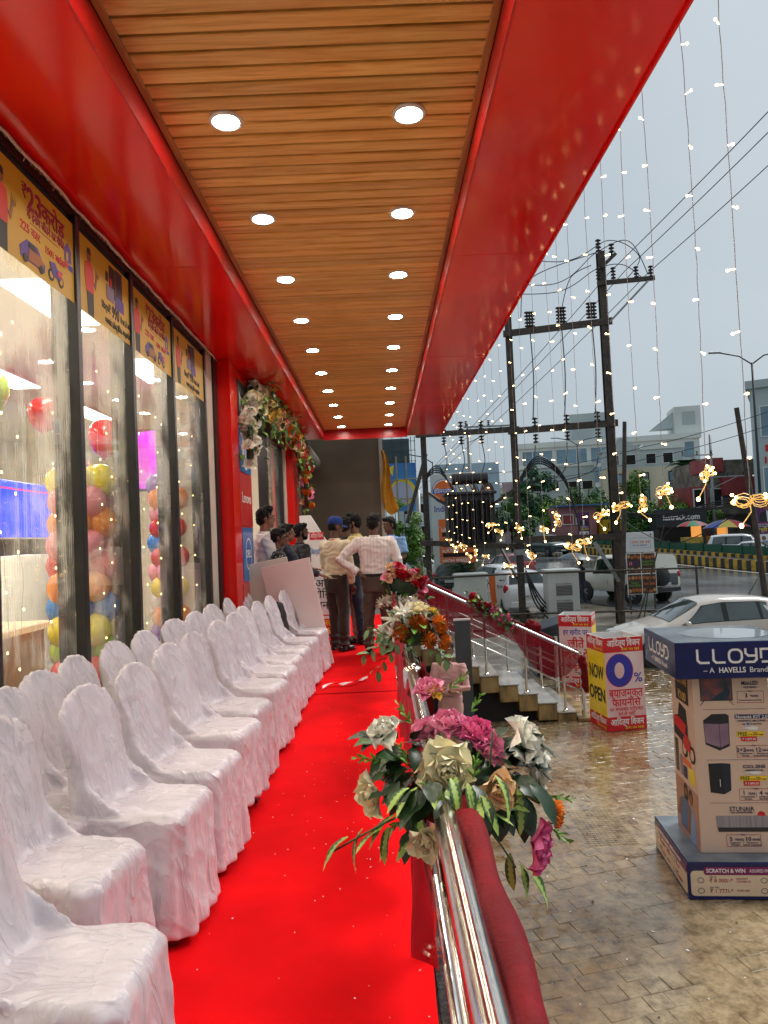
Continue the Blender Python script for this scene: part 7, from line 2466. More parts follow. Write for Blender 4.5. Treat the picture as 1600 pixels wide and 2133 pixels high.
def cable(pts, r, m, parent, n=16, name='cable', sag=0.0):
    pts = [V(p) for p in pts]
    out = []
    for i in range(len(pts) - 1):
        p0, p1, p2, p3 = pts[max(i - 1, 0)], pts[i], pts[i + 1], pts[min(i + 2, len(pts) - 1)]
        for k in range(n):
            t = k / n
            q = 0.5 * ((2 * p1) + (p2 - p0) * t + (2 * p0 - 5 * p1 + 4 * p2 - p3) * t * t + (3 * p1 - p0 - 3 * p2 + p3) * t ** 3)
            q.z -= sag * 4 * t * (1 - t)
            out.append(q)
    out.append(pts[-1])
    return MB().tube(out, r, 6).build(name, m, parent, smooth=True)


A, B_, C_ = (1.62, 25.0), (4.35, 22.5), (7.10, 21.5)
tp = thing('transformer_structure', 'rusty steel pole structure carrying a black transformer beside the road', 'transformer', (0, 0, 0))
ibeam(A[0], A[1], -1.5, 5.25, 0.19, 'pole', tp)
ibeam(B_[0], B_[1], -1.5, 8.9, 0.19, 'pole', tp)
ibeam(C_[0], C_[1], -1.5, 9.9, 0.22, 'pole', tp)
MB().box(B_[0] - 0.16, B_[1] - 0.16, 0.68, B_[0] + 0.16, B_[1] + 0.16, 0.86).build('pole_collar', m_grey_metal, tp)
for z in (7.72, 4.60, 1.16):
    beam((B_[0] - 0.2, B_[1] - 0.16, z), (C_[0] + 0.2, C_[1] - 0.17, z - 0.02), 0.10, 0.20, 'cross_arm', tp)
for z in (4.96, 1.18):
    beam((A[0] - 0.25, A[1] - 0.16, z), (B_[0] + 0.2, B_[1] + 0.16, z - 0.25), 0.10, 0.18, 'cross_arm', tp)
beam((C_[0] - 0.2, C_[1] - 0.18, 8.86), (C_[0] + 1.55, C_[1] - 0.18, 8.96), 0.09, 0.13, 'cross_arm', tp)
beam((C_[0] + 0.1, C_[1] - 0.2, 7.65), (C_[0] + 1.35, C_[1] - 0.2, 8.88), 0.05, 0.06, 'brace', tp, m_grey_metal)
beam((A[0] + 0.1, A[1] - 0.2, 2.9), (2.55, 24.0, 2.2), 0.06, 0.09, 'brace', tp)
beam((B_[0] - 0.1, B_[1] - 0.2, 2.75), (3.45, 24.0, 2.15), 0.06, 0.09, 'brace', tp)
beam((B_[0] - 0.1, B_[1] + 0.1, -0.05), (3.9, 23.6, 1.0), 0.06, 0.09, 'brace', tp)
beam((C_[0] - 0.05, C_[1] - 0.2, -0.2), (C_[0] - 0.75, C_[1] - 0.3, 1.0), 0.07, 0.10, 'brace', tp, m_grey_metal)
for i, u in enumerate((0.22, 0.55, 0.86)):
    x = B_[0] + (C_[0] - B_[0]) * u
    y = B_[1] + (C_[1] - B_[1]) * u - 0.18
    for k in range(3):
        insulator(x - 0.08 + 0.08 * k, y, 7.83, tp, 5, 1.2)
    insulator(x, y, 4.66, tp, 3, 1.3)
    insulator(x, y, 4.45, tp, 3, 1.2, -1)
    cable([(x, y, 7.7), (x + 0.02, y - 0.05, 6.2), (x - 0.05, y, 4.9)], 0.018, m_cable_b, tp)
    cable([(x - 0.02, y, 4.1), (x - 0.15, y + 0.2, 3.2), (x - 0.6 - 0.4 * i, y + 1.0, 2.9)], 0.016, m_cable_b, tp)
for x in (2.3, 2.9, 3.6):
    insulator(x, 24.4, 5.0, tp, 3, 1.3)
    insulator(x, 24.4, 4.8, tp, 3, 1.2, -1)
    cable([(x, 24.3, 4.5), (x + 0.05, 24.2, 3.9), (x - 0.1, 24.1, 3.45)], 0.016, m_cable_b, tp)
for x in (C_[0] - 0.15, C_[0] + 0.3, C_[0] + 1.0, C_[0] + 1.45):
    insulator(x, C_[1] - 0.18, 8.98, tp, 4, 1.1)
for (x, z) in ((C_[0] - 0.05, 9.9), (C_[0] + 0.35, 9.75)):
    insulator(x, C_[1], z, tp, 4, 1.2)
beam((C_[0] - 0.05, C_[1] - 0.2, 9.35), (C_[0] + 0.4, C_[1] - 0.2, 9.75), 0.10, 0.10, 'brace', tp)
tr = MB().box(2.22, 23.5, 1.10, 3.80, 24.5, 2.72)
for k in range(9):
    tr.box(2.30 + k * 0.165, 23.25, 1.2, 2.36 + k * 0.165, 23.5, 2.55)
tr.build('transformer_tank', mat('black transformer', (0.018, 0.014, 0.013), rough=0.45, var=0.3, vscale=6), tp, bevel=0.02)
MB().box(2.15, 23.4, 2.72, 3.87, 24.6, 2.82).build('tank_lid', m_insul, tp, bevel=0.02)
MB().tube([(2.45, 23.9, 3.28), (3.65, 23.9, 3.28)], 0.20, 16).build('conservator', m_insul, tp, smooth=True, sharp=40)
for k in range(5):
    cable([(2.6 + 0.2 * k, 23.6, 3.1), (2.65 + 0.2 * k, 23.5, 2.95), (2.7 + 0.2 * k, 23.45, 2.8)], 0.02, m_cable, tp, 5)
for k in range(4):   # arching low-voltage cables either side
    cable([(2.5, 24.0, 3.0 - 0.05 * k), (2.1, 24.3, 3.55 + 0.07 * k), (1.75, 24.8, 3.5 + 0.05 * k), (1.6, 24.9, 3.1)], 0.022, m_cable, tp)
    cable([(B_[0] + 0.1, B_[1] - 0.15, 3.0 + 0.04 * k), (B_[0] + 0.7, B_[1] - 0.2, 3.55 + 0.07 * k), (B_[0] + 1.5, B_[1] - 0.2, 2.9 + 0.05 * k), (B_[0] + 1.9, B_[1] - 0.2, 1.4)], 0.024, m_cable, tp)
    cable([(B_[0] + 0.1, B_[1] - 0.3, 0.2), (B_[0] + 0.3 + .1 * k, B_[1] - 0.5, -0.8), (B_[0] + 0.8 + 0.2 * k, B_[1] - 0.8, -1.45)], 0.026, m_cable, tp)
# looping jumpers at the pole top
cable([(2.0, 20.5, 9.9), (C_[0] - 1.3, C_[1], 9.65), (C_[0] + 0.3, C_[1], 10.25), (C_[0] + 1.2, C_[1], 9.7), (C_[0] + 0.7, C_[1] - 0.1, 8.95)], 0.014, m_cable_b, tp)
cable([(2.0, 20.5, 9.1), (C_[0] - 1.6, C_[1], 8.95), (C_[0] - 0.1, C_[1], 9.9), (C_[0] + 0.9, C_[1], 10.2), (C_[0] + 1.4, C_[1] - 0.1, 9.1)], 0.014, m_cable_b, tp)
cable([(2.5, 20.5, 8.5), (C_[0] - 1.5, C_[1], 8.7), (C_[0] - 0.2, C_[1] - 0.2, 9.3), (C_[0] + 0.6, C_[1] - 0.2, 9.4), (C_[0] + 1.2, C_[1] - 0.2, 8.95)], 0.014, m_cable_b, tp)
cable([(C_[0] - 0.1, C_[1], 9.9), (5.0, 21.9, 9.3), (4.7, 22.2, 8.2)], 0.014, m_cable_b, tp)
cable([(C_[0] - 0.3, C_[1], 9.5), (6.2, 21.7, 9.2), (5.9, 21.9, 8.2)], 0.014, m_cable_b, tp)

# overhead wires running from the pole line up over the forecourt
for i, (dx0, dz) in enumerate(((0.0, 0.0), (0.55, 0.1), (1.25, 0.0))):
    tag(cable([(1.6 + dx0 * 0.4, 48.0, 4.2 + dz), (C_[0] + 0.2 + dx0, C_[1], 9.2 + dz), (10.0 + dx0, 9.0, 11.6 + dz)], 0.012, m_cable_b, None, 20, 'overhead_wire', 0.25), '%s of the three power lines slanting up over the forecourt' % ('leftmost', 'middle', 'rightmost')[i], 'wire', 'overhead power lines')
for i, z in enumerate((4.3, 3.6)):
    tag(cable([(4.0, 55.0, 2.0 + z), (15.0, 40.0, z + 1.6), (30.0, 30.0, z + 6.5)], 0.018, m_cable, None, 20, 'overhead_wire', 0.3), '%s black wire sweeping up to the right-hand edge over the road' % ('upper', 'lower')[i], 'wire', 'wires over the road')
for i in range(4):
    tag(cable([(6.6, 21.3, 1.85 + 0.04 * i), (8.4, 20.8, 1.62 + 0.05 * i), (10.0, 19.2, 1.95 + 0.06 * i), (15.0, 19.5, 2.3 + 0.05 * i)], 0.016, m_cable, None, 14, 'overhead_wire'), 'strand %s of the black cable bundle slung low between the pole and leaning post' % 'one two three four'.split()[i], 'wire', 'low black cable bundle')
tag(cable([(7.05, 21.3, 1.75), (8.5, 20.6, 0.9), (10.0, 19.3, 1.8)], 0.014, m_cable, None, 16, 'overhead_wire'), 'single slack black wire drooping below the cable bundle', 'wire')

# guard rails round the poles
gr = thing('pipe_guard_rail', 'rusty pipe guard rail running between the poles in front of the white cabinets', 'rail', (0, 0, 0))
for z in (0.15, -1.05):
    MB().tube([(1.4, 21.2, z), (4.3, 21.1, z + 0.03), (7.1, 20.9, z), (9.3, 20.6, z)], 0.03, 8).build('pipe', m_rust, gr)
for x in (1.4, 9.3):
    MB().tube([(x, 21.1, -1.5), (x, 21.1, 0.2)], 0.035, 8).build('post', m_rust, gr)
# leaning timber posts
for (a, b, r_, lab) in (((10.25, 19.0, -1.5), (9.72, 19.0, 4.5), 0.075, 'leaning brown timber post at the right edge of the forecourt'), ((6.95, 21.0, -1.5), (7.38, 21.0, 4.55), 0.07, 'thin dark post leaning beside the tallest steel pole'),
                        ((7.25, 20.6, -1.45), (8.15, 20.4, 1.45), 0.02, 'thin black stay bar leaning beside the food menu board')):
    tag(MB().tube([a, V(a).lerp(V(b), .5) + V((0.03, 0, 0)), b], [r_ * 1.1, r_, r_ * 0.85], 10).build('leaning_post', m_rust, smooth=True, sharp=50), lab, 'post')
tag(cable([(7.4, 20.5, -1.4), (8.2, 20.4, 1.2), (9.85, 19.0, 2.1)], 0.016, m_cable, None, 12, 'guy_wire'), 'black guy wire slanting up behind the food menu board', 'wire')

# ================================================================== STREET THINGS
m_cab = mat('white cabinet paint', (0.55, 0.57, 0.53), rough=0.4, var=0.10, vscale=1.5)
for (x0, x1, lab, plantbox) in ((2.20, 3.12, 'plain white roadside cabinet under the cycad plant', True), (4.98, 5.92, 'white roadside cabinet with two printed notices', False)):
    t_ = thing('roadside_cabinet', lab, 'cabinet', ((x0 + x1) / 2, 21.9, -1.5), 0, 'white roadside cabinets')
    w = (x1 - x0) / 2
    MB().box(-w, -0.35, 0.0, w, 0.35, 1.62).build('cabinet_body', m_cab, t_, bevel=0.015)
    MB().box(-w - 0.05, -0.40, 1.622, w + 0.05, 0.40, 1.72).build('cabinet_lid', m_cab, t_, bevel=0.02)
    if not plantbox:
        Fc = frame((0, -0.351, 0), (1, 0, 0), (0, 0, 1))
        m_note = mat('printed notice', (0.30, 0.30, 0.28), rough=0.6, c2=(0.12, 0.12, 0.11), vscale=60, detail=2)
        for y0 in (0.92, 0.42):
            plate(rect(-0.24, y0, 0.26, y0 + 0.32), m_note, t_, Fc, 0, 0.002, 'notice')
            marks(t_, Fc, -0.24, 0.26, y0 + 0.36, 0.05, m_black_print, 0.002)
            for k in range(6):
                plate(rect(-0.22, y0 + 0.03 + k * 0.045, 0.24, y0 + 0.045 + k * 0.045), m_black_print, t_, Fc, 0.002, 0.001, 'print_line')
# cycad on the cabinet planter
cyc = thing('cycad_plant', 'bushy dark green cycad spreading behind the plain white cabinet', 'plant', (2.55, 22.8, -1.5))
MB().lathe([(0.30, 0), (0.36, 0.5), (0.36, 1.2), (0.30, 1.25), (0.0, 1.22)], 14).build('pot', m_cab, cyc, smooth=True, sharp=40)
MB().tube([(0, 0, 1.2), (0, 0, 1.75)], [0.16, 0.12], 10).build('trunk', m_rust, cyc)
r = random.Random(60)
fr_ = MB()
for k in range(11):
    pass


def frond(L, droop, nl, w, lw):
    b_ = MB()
    pts = [V((0, L * u, 0.55 * L * u - droop * L * u * u)) for u in [i / 8 for i in range(9)]]
    b_.tube(pts, [0.012 * (1 - 0.09 * i) for i in range(9)], 4)
    for i in range(nl):
        u = 0.12 + 0.86 * i / nl
        p = V((0, L * u, 0.55 * L * u - droop * L * u * u))
        ll = w * math.sin(math.pi * (0.15 + 0.8 * u))
        for sg in (-1, 1):
            q = p + V((sg * ll, 0.35 * ll, -0.12 * ll))
            d = V((0, lw, 0))
            b_.add([p, p + d, q], [(0, 1, 2)])
    return b_


fmesh = [frond(0.95, dr, 34, 0.22, 0.022).mesh('frond', mat('cycad leaf', (0.022, 0.075, 0.022), rough=0.4, c2=(0.012, 0.04, 0.012), vscale=8)) for dr in (0.55, 0.85, 1.15)]
for k in range(42):
    link('frond', r.choice(fmesh), cyc, loc=(0, 0, 1.72), rot=(r.uniform(-0.3, 0.45), 0, r.uniform(0, 6.28)))

# entry sign
es_ = thing('entry_sign', 'white and orange petrol station Entry sign with an arrow, beside the steel pole', 'sign', (3.95, 24.6, -1.5), rad(5))
MB().box(-0.10, -0.03, 0.0, 0.38, 0.03, 1.45).build('panel', m_white, es_, bevel=0.01)
MB().prism([(-0.32, 1.45), (-0.11, 1.45), (-0.11, 0.9), (-0.06, 0.45), (0.10, 0.2), (0.38, 0.15), (0.38, 0.0), (0.0, 0.02), (-0.2, 0.3), (-0.28, 0.7)], 0.07, 0, Matrix.Translation((0, 0.035, 0)) @ Matrix.Rotation(math.pi / 2, 4, 'X')).build('orange_wing', m_orange_print, es_)
Fe = frame((0.14, -0.037, 0), (1, 0, 0), (0, 0, 1))
text('Entry', 0.17, m_black_print, es_, Fe, 0, 1.05, bold=0.006)
plate([(-0.10, 1.27), (-0.03, 1.31), (-0.03, 1.28), (0.10, 1.28), (0.10, 1.26), (-0.03, 1.26), (-0.03, 1.23)], m_black_print, es_, Fe, 0.002)

# petrol station pylon
py = thing('petrol_pylon', 'tall white petrol station price pylon with round orange emblem and orange price rows', 'sign', (3.86, 38.0, terr(38)), rad(-3))
MB().box(-1.12, -0.2, 0.0, 1.12, 0.2, 6.0).build('slab', mat('pylon white', (0.58, 0.60, 0.58), rough=0.35, var=0.06, vscale=1), py, bevel=0.02)
Fy = frame((0, -0.202, 0), (1, 0, 0), (0, 0, 1))
yc_ = 5.05
plate(disc(-0.40, yc_, 0.66, n=40), m_blue_print, py, Fy, 0.0, 0.01, 'emblem_ring')
plate(disc(-0.40, yc_, 0.63, n=40), m_white_print, py, Fy, 0.011, 0.004, 'emblem_ring')
plate(disc(-0.40, yc_, 0.57, n=40), m_orange_print, py, Fy, 0.016, 0.006, 'emblem_disc')
plate(rect(-1.00, yc_ - 0.13, 0.20, yc_ + 0.13), m_blue_print, py, Fy, 0.024, 0.006, 'emblem_band')
text('इंडियनऑयल'.replace('डि', 'िड'), 0.30, m_white_print, py, Fy, -0.40, yc_ + 0.0, bold=0.016, up=0.033, wmax=1.10)
text('IndianOil', 0.46, m_blue_print, py, Fy, -0.22, 4.10, bold=0.012, up=0.003, wmax=1.50)
for k, (s_, y0, y1) in enumerate((('', 3.15, 3.55), ('UR POWER', 2.60, 3.12), ('', 2.05, 2.57), ('is,XTRA', 1.50, 2.02), ('HIGH SPEED', 0.95, 1.47))):
    plate(rect(-0.78, y0, 1.10, y1), m_orange_print, py, Fy, 0.0, 0.02, 'price_row')
    if s_:
        text(s_, 0.26, m_white_print, py, Fy, -0.66, y1 - 0.15, bold=0.016, up=0.024, align='LEFT')
    if k:
        plate(rect(-0.62, y0 + 0.03, 1.0, y0 + 0.24), m_dark, py, Fy, 0.021, 0.004, 'price_display')
plate(rect(-0.70, 0.42, 1.12, 0.92), m_orange_print, py, Fy, 0.0, 0.03, 'price_row')
plate(rect(-0.35, 0.50, 0.65, 0.84), m_red_print, py, Fy, 0.032, 0.006, 'brand_plate')
text('SERVO', 0.30, m_white_print, py, Fy, 0.15, 0.67, bold=0.02, up=0.04, shear=0.25, wmax=0.85)
plate(rect(-0.70, -0.3, 1.12, 0.38), m_orange_print, py, Fy, 0.0, 0.03, 'price_row')

# food menu board
fd = thing('food_menu_board', 'tall board of four food photograph panels under a white sign, in front of the jeep', 'sign', (8.65, 23.8, -0.85), rad(-4))
MB().box(-0.48, 0, 0.0, 0.48, 0.03, 1.38).build('panel_backing', m_white, fd)
MB().box(-0.46, -0.01, 1.40, 0.46, 0.04, 2.08).build('white_sign', m_white_gloss, fd, bevel=0.008)
for x in (-0.4, 0.4):
    MB().box(x - 0.025, 0.03, -0.65, x + 0.025, 0.07, 2.0).build('leg', m_rust, fd)
Ff = frame((0, -0.001, 0), (1, 0, 0), (0, 0, 1))
m_food = mat('dark food print', (0.10, 0.035, 0.018), rough=0.35, c2=(0.02, 0.012, 0.01), vscale=14)
m_fd2 = mat('food amber print', (0.55, 0.20, 0.03), rough=0.35, c2=(0.40, 0.08, 0.02), vscale=40)
m_fd3 = mat('food cream print', (0.65, 0.45, 0.18), rough=0.35, c2=(0.45, 0.22, 0.06), vscale=40)
r = random.Random(9)
for i, (s_, m_, m2_) in enumerate((('ITALIAN &\nCONTINENTAL', MATS['deep blue print'], 0), ('CHINESE', m_red_print, 0), ('', m_red_print, 0), ('NORTH\nINDIAN', m_leaf_l, 0))):
    cx, cz = (-0.235, 0.235)[i % 2], (0.34, 1.03)[i // 2]
    plate(rect(cx - 0.22, cz - 0.325, cx + 0.22, cz + 0.325), m_food, fd, Ff, 0.0, 0.003, 'food_panel')
    for k in range(4):
        for zz in (-0.22, 0.22):
            plate(disc(cx - 0.165 + k * 0.11, cz + zz + r.uniform(-.03, .03), 0.052, 0.06, 12), r.choice((m_fd2, m_fd3, m_fd2)), fd, Ff, 0.004, 0.002, 'dish_print')
    if not s_:
        marks(fd, Ff, cx - 0.15, cx + 0.0, cz, 0.14, m_mag_p, 0.006)
        marks(fd, Ff, cx + 0.02, cx + 0.16, cz, 0.14, m_blue_print, 0.006)
        continue
    text(s_, 0.095, (m_leaf_l, m_orange_print, m_orange_print, m_leaf_l)[i], fd, Ff, cx, cz, bold=0.02, up=0.006, wmax=0.38)
Fs = frame((0, -0.0115, 0), (1, 0, 0), (0, 0, 1))
for q in (rect(-0.32, 1.55, 0.34, 1.555), rect(-0.32, 1.88, 0.34, 1.885), rect(-0.32, 1.55, -0.315, 1.885), rect(0.335, 1.55, 0.34, 1.885)):
    plate(q, m_black_print, fd, Fs, 0, 0.001, 'sign_border')
marks(fd, Fs, -0.27, 0.30, 1.75, 0.10, m_orange_print)
marks(fd, Fs, -0.24, 0.26, 1.64, 0.05, m_blue_print)
plate(disc(0.36, 1.98, 0.03, n=12), MATS['green fence sheet'], fd, Fs, 0, 0.001, 'green_dot')


# umbrellas
def umbrella(t, M, R_, cols, pole=1.0, n=8, deep=0.36):
    for k in range(n):
        b_ = MB()
        a0, a1 = 2 * math.pi * k / n, 2 * math.pi * (k + 1) / n

        def fn(u, v):
            a = a0 + (a1 - a0) * u
            sc = 1 - 0.05 * math.sin(u * math.pi) * v
            rr_ = R_ * v * sc
            return (rr_ * math.cos(a), rr_ * math.sin(a), -deep * R_ * v ** 1.8 + (0.03 * R_ * math.sin(u * math.pi) * v))
        b_.grid(fn, 4, 6, 0, M)
        b_.build('canopy_panel', cols[k % len(cols)], t, smooth=True)
    MB().tube([M @ V((0, 0, -pole)), M @ V((0, 0, 0.12))], 0.012 * max(1, R_), 8).build('shaft', m_steel, t)
    for k in range(n):
        a = 2 * math.pi * k / n
        MB().tube([M @ V((0, 0, -0.45 * deep * R_)), M @ V((0.6 * R_ * math.cos(a), 0.6 * R_ * math.sin(a), -0.14 * R_))], 0.006, 4).build('rib', m_grey_metal, t)


m_umb = mat('grey blue umbrella cloth', (0.04, 0.065, 0.085), rough=0.35, var=0.15, vscale=3)
person('person in dark clothes under the grey umbrella walking on the road', (7.75, 27.8, terr(27.8) + 0.004), rad(100), 1.70, m_black_c, m_navy_c, m_skin2, arms={'L': ((-0.25, 0.12, 1.15), (-0.06, 0.22, 1.25)), 'R': ((0.26, 0.0, 1.12), (0.25, 0.08, 0.9))}, feet=((-0.09, 0.18), (0.09, -0.15)), seed=14)
t_ = thing('umbrella', 'grey blue open umbrella held by the person walking on the road', 'umbrella', (7.55, 27.75, terr(27.8) + 2.0))
umbrella(t_, Matrix.Rotation(rad(5), 4, 'Y'), 0.72, [m_umb], 0.85)
t_ = thing('umbrella', 'grey umbrella dipping into view at the right edge above the blue stand', 'umbrella', (7.55, 11.9, -0.33))
umbrella(t_, Matrix.Rotation(rad(-6), 4, 'Y'), 0.62, [m_umb], 0.8)
person('person in red clothes under the umbrella at the right edge', (7.62, 11.95, GZ), rad(90), 1.2, m_red_c if 'm_red_c' in globals() else cloth_mat('red garment cloth', (0.5, 0.02, 0.02)), m_navy_c, m_skin2, arms={'L': ((-0.25, 0.12, 1.15), (-0.06, 0.22, 1.25))}, seed=15)
ucol = [mat('umbrella %s' % n_, c_, rough=0.6) for n_, c_ in (('red', (.5, .03, .04)), ('green', (.05, .3, .15)), ('pink', (.6, .2, .22)), ('sea', (.15, .35, .3)))]
ucol2 = [mat('umbrella %s' % n_, c_, rough=0.6) for n_, c_ in (('blue', (.05, .09, .35)), ('yellow', (.55, .42, .06)), ('crimson', (.45, .02, .03)), ('grey', (.3, .32, .34)))]
for (x, y, R_, cl, lab) in ((26.6, 60.5, 1.35, ucol, 'red and green striped vendor parasol beyond the fence'), (28.7, 59.0, 1.9, ucol2, 'blue, yellow and crimson vendor parasol beyond the fence')):
    t_ = thing('vendor_parasol', lab, 'parasol', (x, y, terr(y) + 2.45), 0, 'vendor parasols')
    umbrella(t_, Matrix.Identity(4), R_, cl, 2.4)
for (x, lab) in ((26.0, 'yellow vendor cart under the red and green parasol'), (28.2, 'yellow vendor cart with lit shelf under the blue parasol')):
    t_ = thing('vendor_cart', lab, 'cart', (x, 59.5, terr(59.5)), 0, 'vendor carts')
    MB().box(-0.8, -0.4, 0.55, 0.8, 0.4, 1.1).build('cart_body', mat('yellow cart', (0.5, 0.33, 0.05), rough=0.5, var=0.2, vscale=6), t_, bevel=0.02)
    for sx in (-0.6, 0.6):
        MB().lathe([(0.0, -0.03), (0.30, -0.03), (0.30, 0.03), (0.0, 0.03)], 16, 0, Matrix.Translation((sx, -0.42, 0.3)) @ Matrix.Rotation(math.pi / 2, 4, 'X')).build('wheel', m_tyre, t_)
    MB().box(0.1, -0.1, 1.1, 0.8, 0.3, 2.0).build('goods_shelf', mat('lit goods', (0.5, 0.2, 0.05), emis=(1.0, 0.4, 0.08), es=0.5, c2=(0.1, 0.02, 0.01), vscale=9), t_)


# street lamps
def street_lamp(x, y, h, arms, label, lean=0.0):
    z = terr(y)
    t = thing('street_lamp', label, 'street lamp', (x, y, z), 0, 'street lamps')
    MB().tube([(0, 0, 0), (lean * 0.5, 0, h * 0.5), (lean, 0, h)], [0.11, 0.09, 0.06], 10).build('pole', m_grn_pole, t, smooth=True)
    for sg in arms:
        MB().tube([(lean, 0, h - 0.1), (lean + sg * 0.8, 0, h + 0.45), (lean + sg * 2.2, 0, h + 0.75)], 0.045, 8).build('arm', m_grn_pole, t, smooth=True)
        MB().box(lean + sg * 2.0, -0.12, h + 0.70, lean + sg * 2.75, 0.12, h + 0.80).build('lamp_head', m_grey_metal, t, bevel=0.02)
    return t


m_grn_pole = mat('dark lamp pole', (0.02, 0.03, 0.03), rough=0.4, var=0.2)
street_lamp(24.45, 45.5, 12.8, (-1, 1), 'tall double-armed street lamp at the right edge beyond the median')
street_lamp(21.2, 75.0, 10.8, (-1, 1), 'double-armed street lamp in front of the glass office block')
street_lamp(4.6, 60.0, 8.4, (-1,), 'street lamp with two heads above the petrol pylon')


# campaign banners on the lamp posts
def banner(x, y, z, w, h, label, rz=0.0):
    t = thing('campaign_banner', label, 'banner', (x, y, z), rz, 'campaign banners')
    MB().box(-w / 2, 0, 0, w / 2, 0.05, h).build('sheet', mat('purple banner print', (0.07, 0.012, 0.10), rough=0.4, c2=(0.20, 0.02, 0.12), vscale=0.9, detail=1), t)
    F = frame((0, -0.001, 0), (1, 0, 0), (0, 0, 1))
    plate([(-w * .34, h * .50), (w * .34, h * .50), (w * .30, h * .66), (w * .1, h * .72), (-w * .1, h * .72), (-w * .30, h * .66)], m_black_print, t, F, 0, 0.004)
    plate([(-w * .06, h * .5), (w * .06, h * .5), (w * .08, h * .72), (-w * .08, h * .72)], m_white_print, t, F, 0.004, 0.003)
    plate(disc(0, h * .80, w * .15, h * .095, 16), m_skin_print, t, F, 0.006, 0.004)
    plate([(-w * .16, h * .82), (w * .16, h * .82), (w * .12, h * .91), (-w * .12, h * .91)], m_black_print, t, F, 0.011, 0.003)
    text('श्री अमर', h * 0.09, m_yellow_print, t, F, 0, h * .34, bold=0.02, up=0.004, wmax=w * 0.8)
    marks(t, F, -w * .38, w * .38, h * .45, h * 0.03, m_white_print, 0.004)
    marks(t, F, -w * .38, w * .38, h * .41, h * 0.03, m_white_print, 0.004, 5)
    plate(rect(-w * .4, h * .06, w * .4, h * .26), m_white_print, t, F, 0, 0.004)
    for xx in (-.22, .22):
        plate(disc(w * xx, h * .18, w * .08, h * .045, 12), m_skin_print, t, F, 0.005, 0.003)
        plate(rect(w * (xx - .14), h * .07, w * (xx + .14), h * .13), m_blu_panel, t, F, 0.005, 0.003)
    MB().tube([(0, 0.08, -2.6), (0, 0.08, h)], 0.05, 8).build('post', m_grn_pole, t)
    return t


banner(23.0, 42.0, -0.15, 1.7, 3.05, 'large purple campaign banner with a man in a suit at the right edge')
banner(20.0, 70.0, 0.50, 1.15, 2.55, 'smaller purple campaign banner behind the hanging fairy lights')

# utility poles farther off
def utility_pole(x, y, h, label, arms):
    t = thing('utility_pole', label, 'pole', (x, y, terr(y)), 0, 'utility poles')
    MB().tube([(0, 0, 0), (0.08, 0, h)], [0.16, 0.10], 10).build('shaft', m_grey_metal, t, smooth=True)
    for (z, x0, x1) in arms:
        beam((x0, -0.1, z), (x1, -0.1, z), 0.08, 0.10, 'cross_arm', t, m_grey_metal)
        for q in range(3):
            insulator(x0 + (x1 - x0) * (q + 0.1) / 2.2, -0.1, z + 0.05, t, 3, 1.4)
        beam((0.0, -0.1, z - 1.0), (x0 * 0.75 if abs(x0) > abs(x1) else x1 * 0.75, -0.1, z - 0.05), 0.05, 0.05, 'brace', t, m_grey_metal)
    return t


utility_pole(29.6, 63.0, 10.0, 'grey utility pole with two cross arms in front of the red building', [(8.2, -2.6, 0.2), (6.2, -0.2, 3.0)])
utility_pole(5.6, 44.0, 9.4, 'slim utility pole with one cross arm rising behind the transformer', [(9.2, -0.2, 2.9)])
utility_pole(1.7, 33.0, 5.0, 'dark slim pole with a small white box left of the steel poles', [])
utility_pole(33.5, 58.0, 11.0, 'grey utility pole at the right edge beside the leaning post', [(9.0, -1.0, 0.6)])
tag(MB().box(1.55, 32.8, 2.0, 1.95, 33.0, 2.5).build('meter_box', m_white, bevel=0.02), 'small white meter box fixed on the dark slim pole', 'box')
tag(MB().tube([(1.15, 31.0, 2.0), (2.1, 31.0, 5.0)], [0.09, 0.08], 8).build('leaning_post', m_rust), 'dark post leaning diagonally behind the left steel pole', 'post')

# hoardings
m_scaf = mat('green scaffold steel', (0.03, 0.07, 0.06), rough=0.5)
hd = thing('hoarding', 'dark grey back of a hoarding on green scaffolding above the tree', 'hoarding', (1.25, 46.0, 5.9))
MB().box(-0.95, 0, 0, 0.80, 0.15, 1.9).build('panel', mat('dark grey sheet', (0.05, 0.075, 0.085), rough=0.5, var=0.15, vscale=2), hd)
for x in (-0.9, -0.3, 0.3, 0.9, 1.15):
    MB().tube([(x, -0.15, -4.5), (x, -0.15, 2.0)], 0.025, 6).build('upright', m_scaf, hd)
for z in (-0.9, -0.3, 0.4, 1.1, 1.7):
    MB().tube([(-0.95, -0.2, z), (1.2, -0.2, z)], 0.02, 6).build('rail', m_scaf, hd)
hd = thing('hoarding', 'blue advertising hoarding with a pale disc and yellow ring above the tree', 'hoarding', (1.45, 44.0, 3.0))
MB().box(-1.0, 0, 0, 0.85, 0.12, 3.0).build('panel', mat('blue hoarding print', (0.03, 0.15, 0.50), rough=0.4, c2=(0.06, 0.30, 0.62), vscale=0.8, detail=1), hd)
Fh = frame((0, -0.001, 0), (1, 0, 0), (0, 0, 1))
plate(disc(0.0, 1.2, 0.82, n=28), m_yellow_print, hd, Fh, 0, 0.004)
plate(disc(-0.05, 1.15, 0.68, n=28), mat('pale lilac print', (0.5, 0.52, 0.68), rough=0.4), hd, Fh, 0.005, 0.004)
plate([(-0.95, 0.1), (-0.3, 0.1), (-0.7, 1.2), (-0.95, 1.3)], m_blue_print, hd, Fh, 0.01, 0.003)
plate([(-0.9, 2.7), (-0.5, 2.9), (-0.6, 2.2)], m_yellow_print, hd, Fh, 0.01, 0.003)
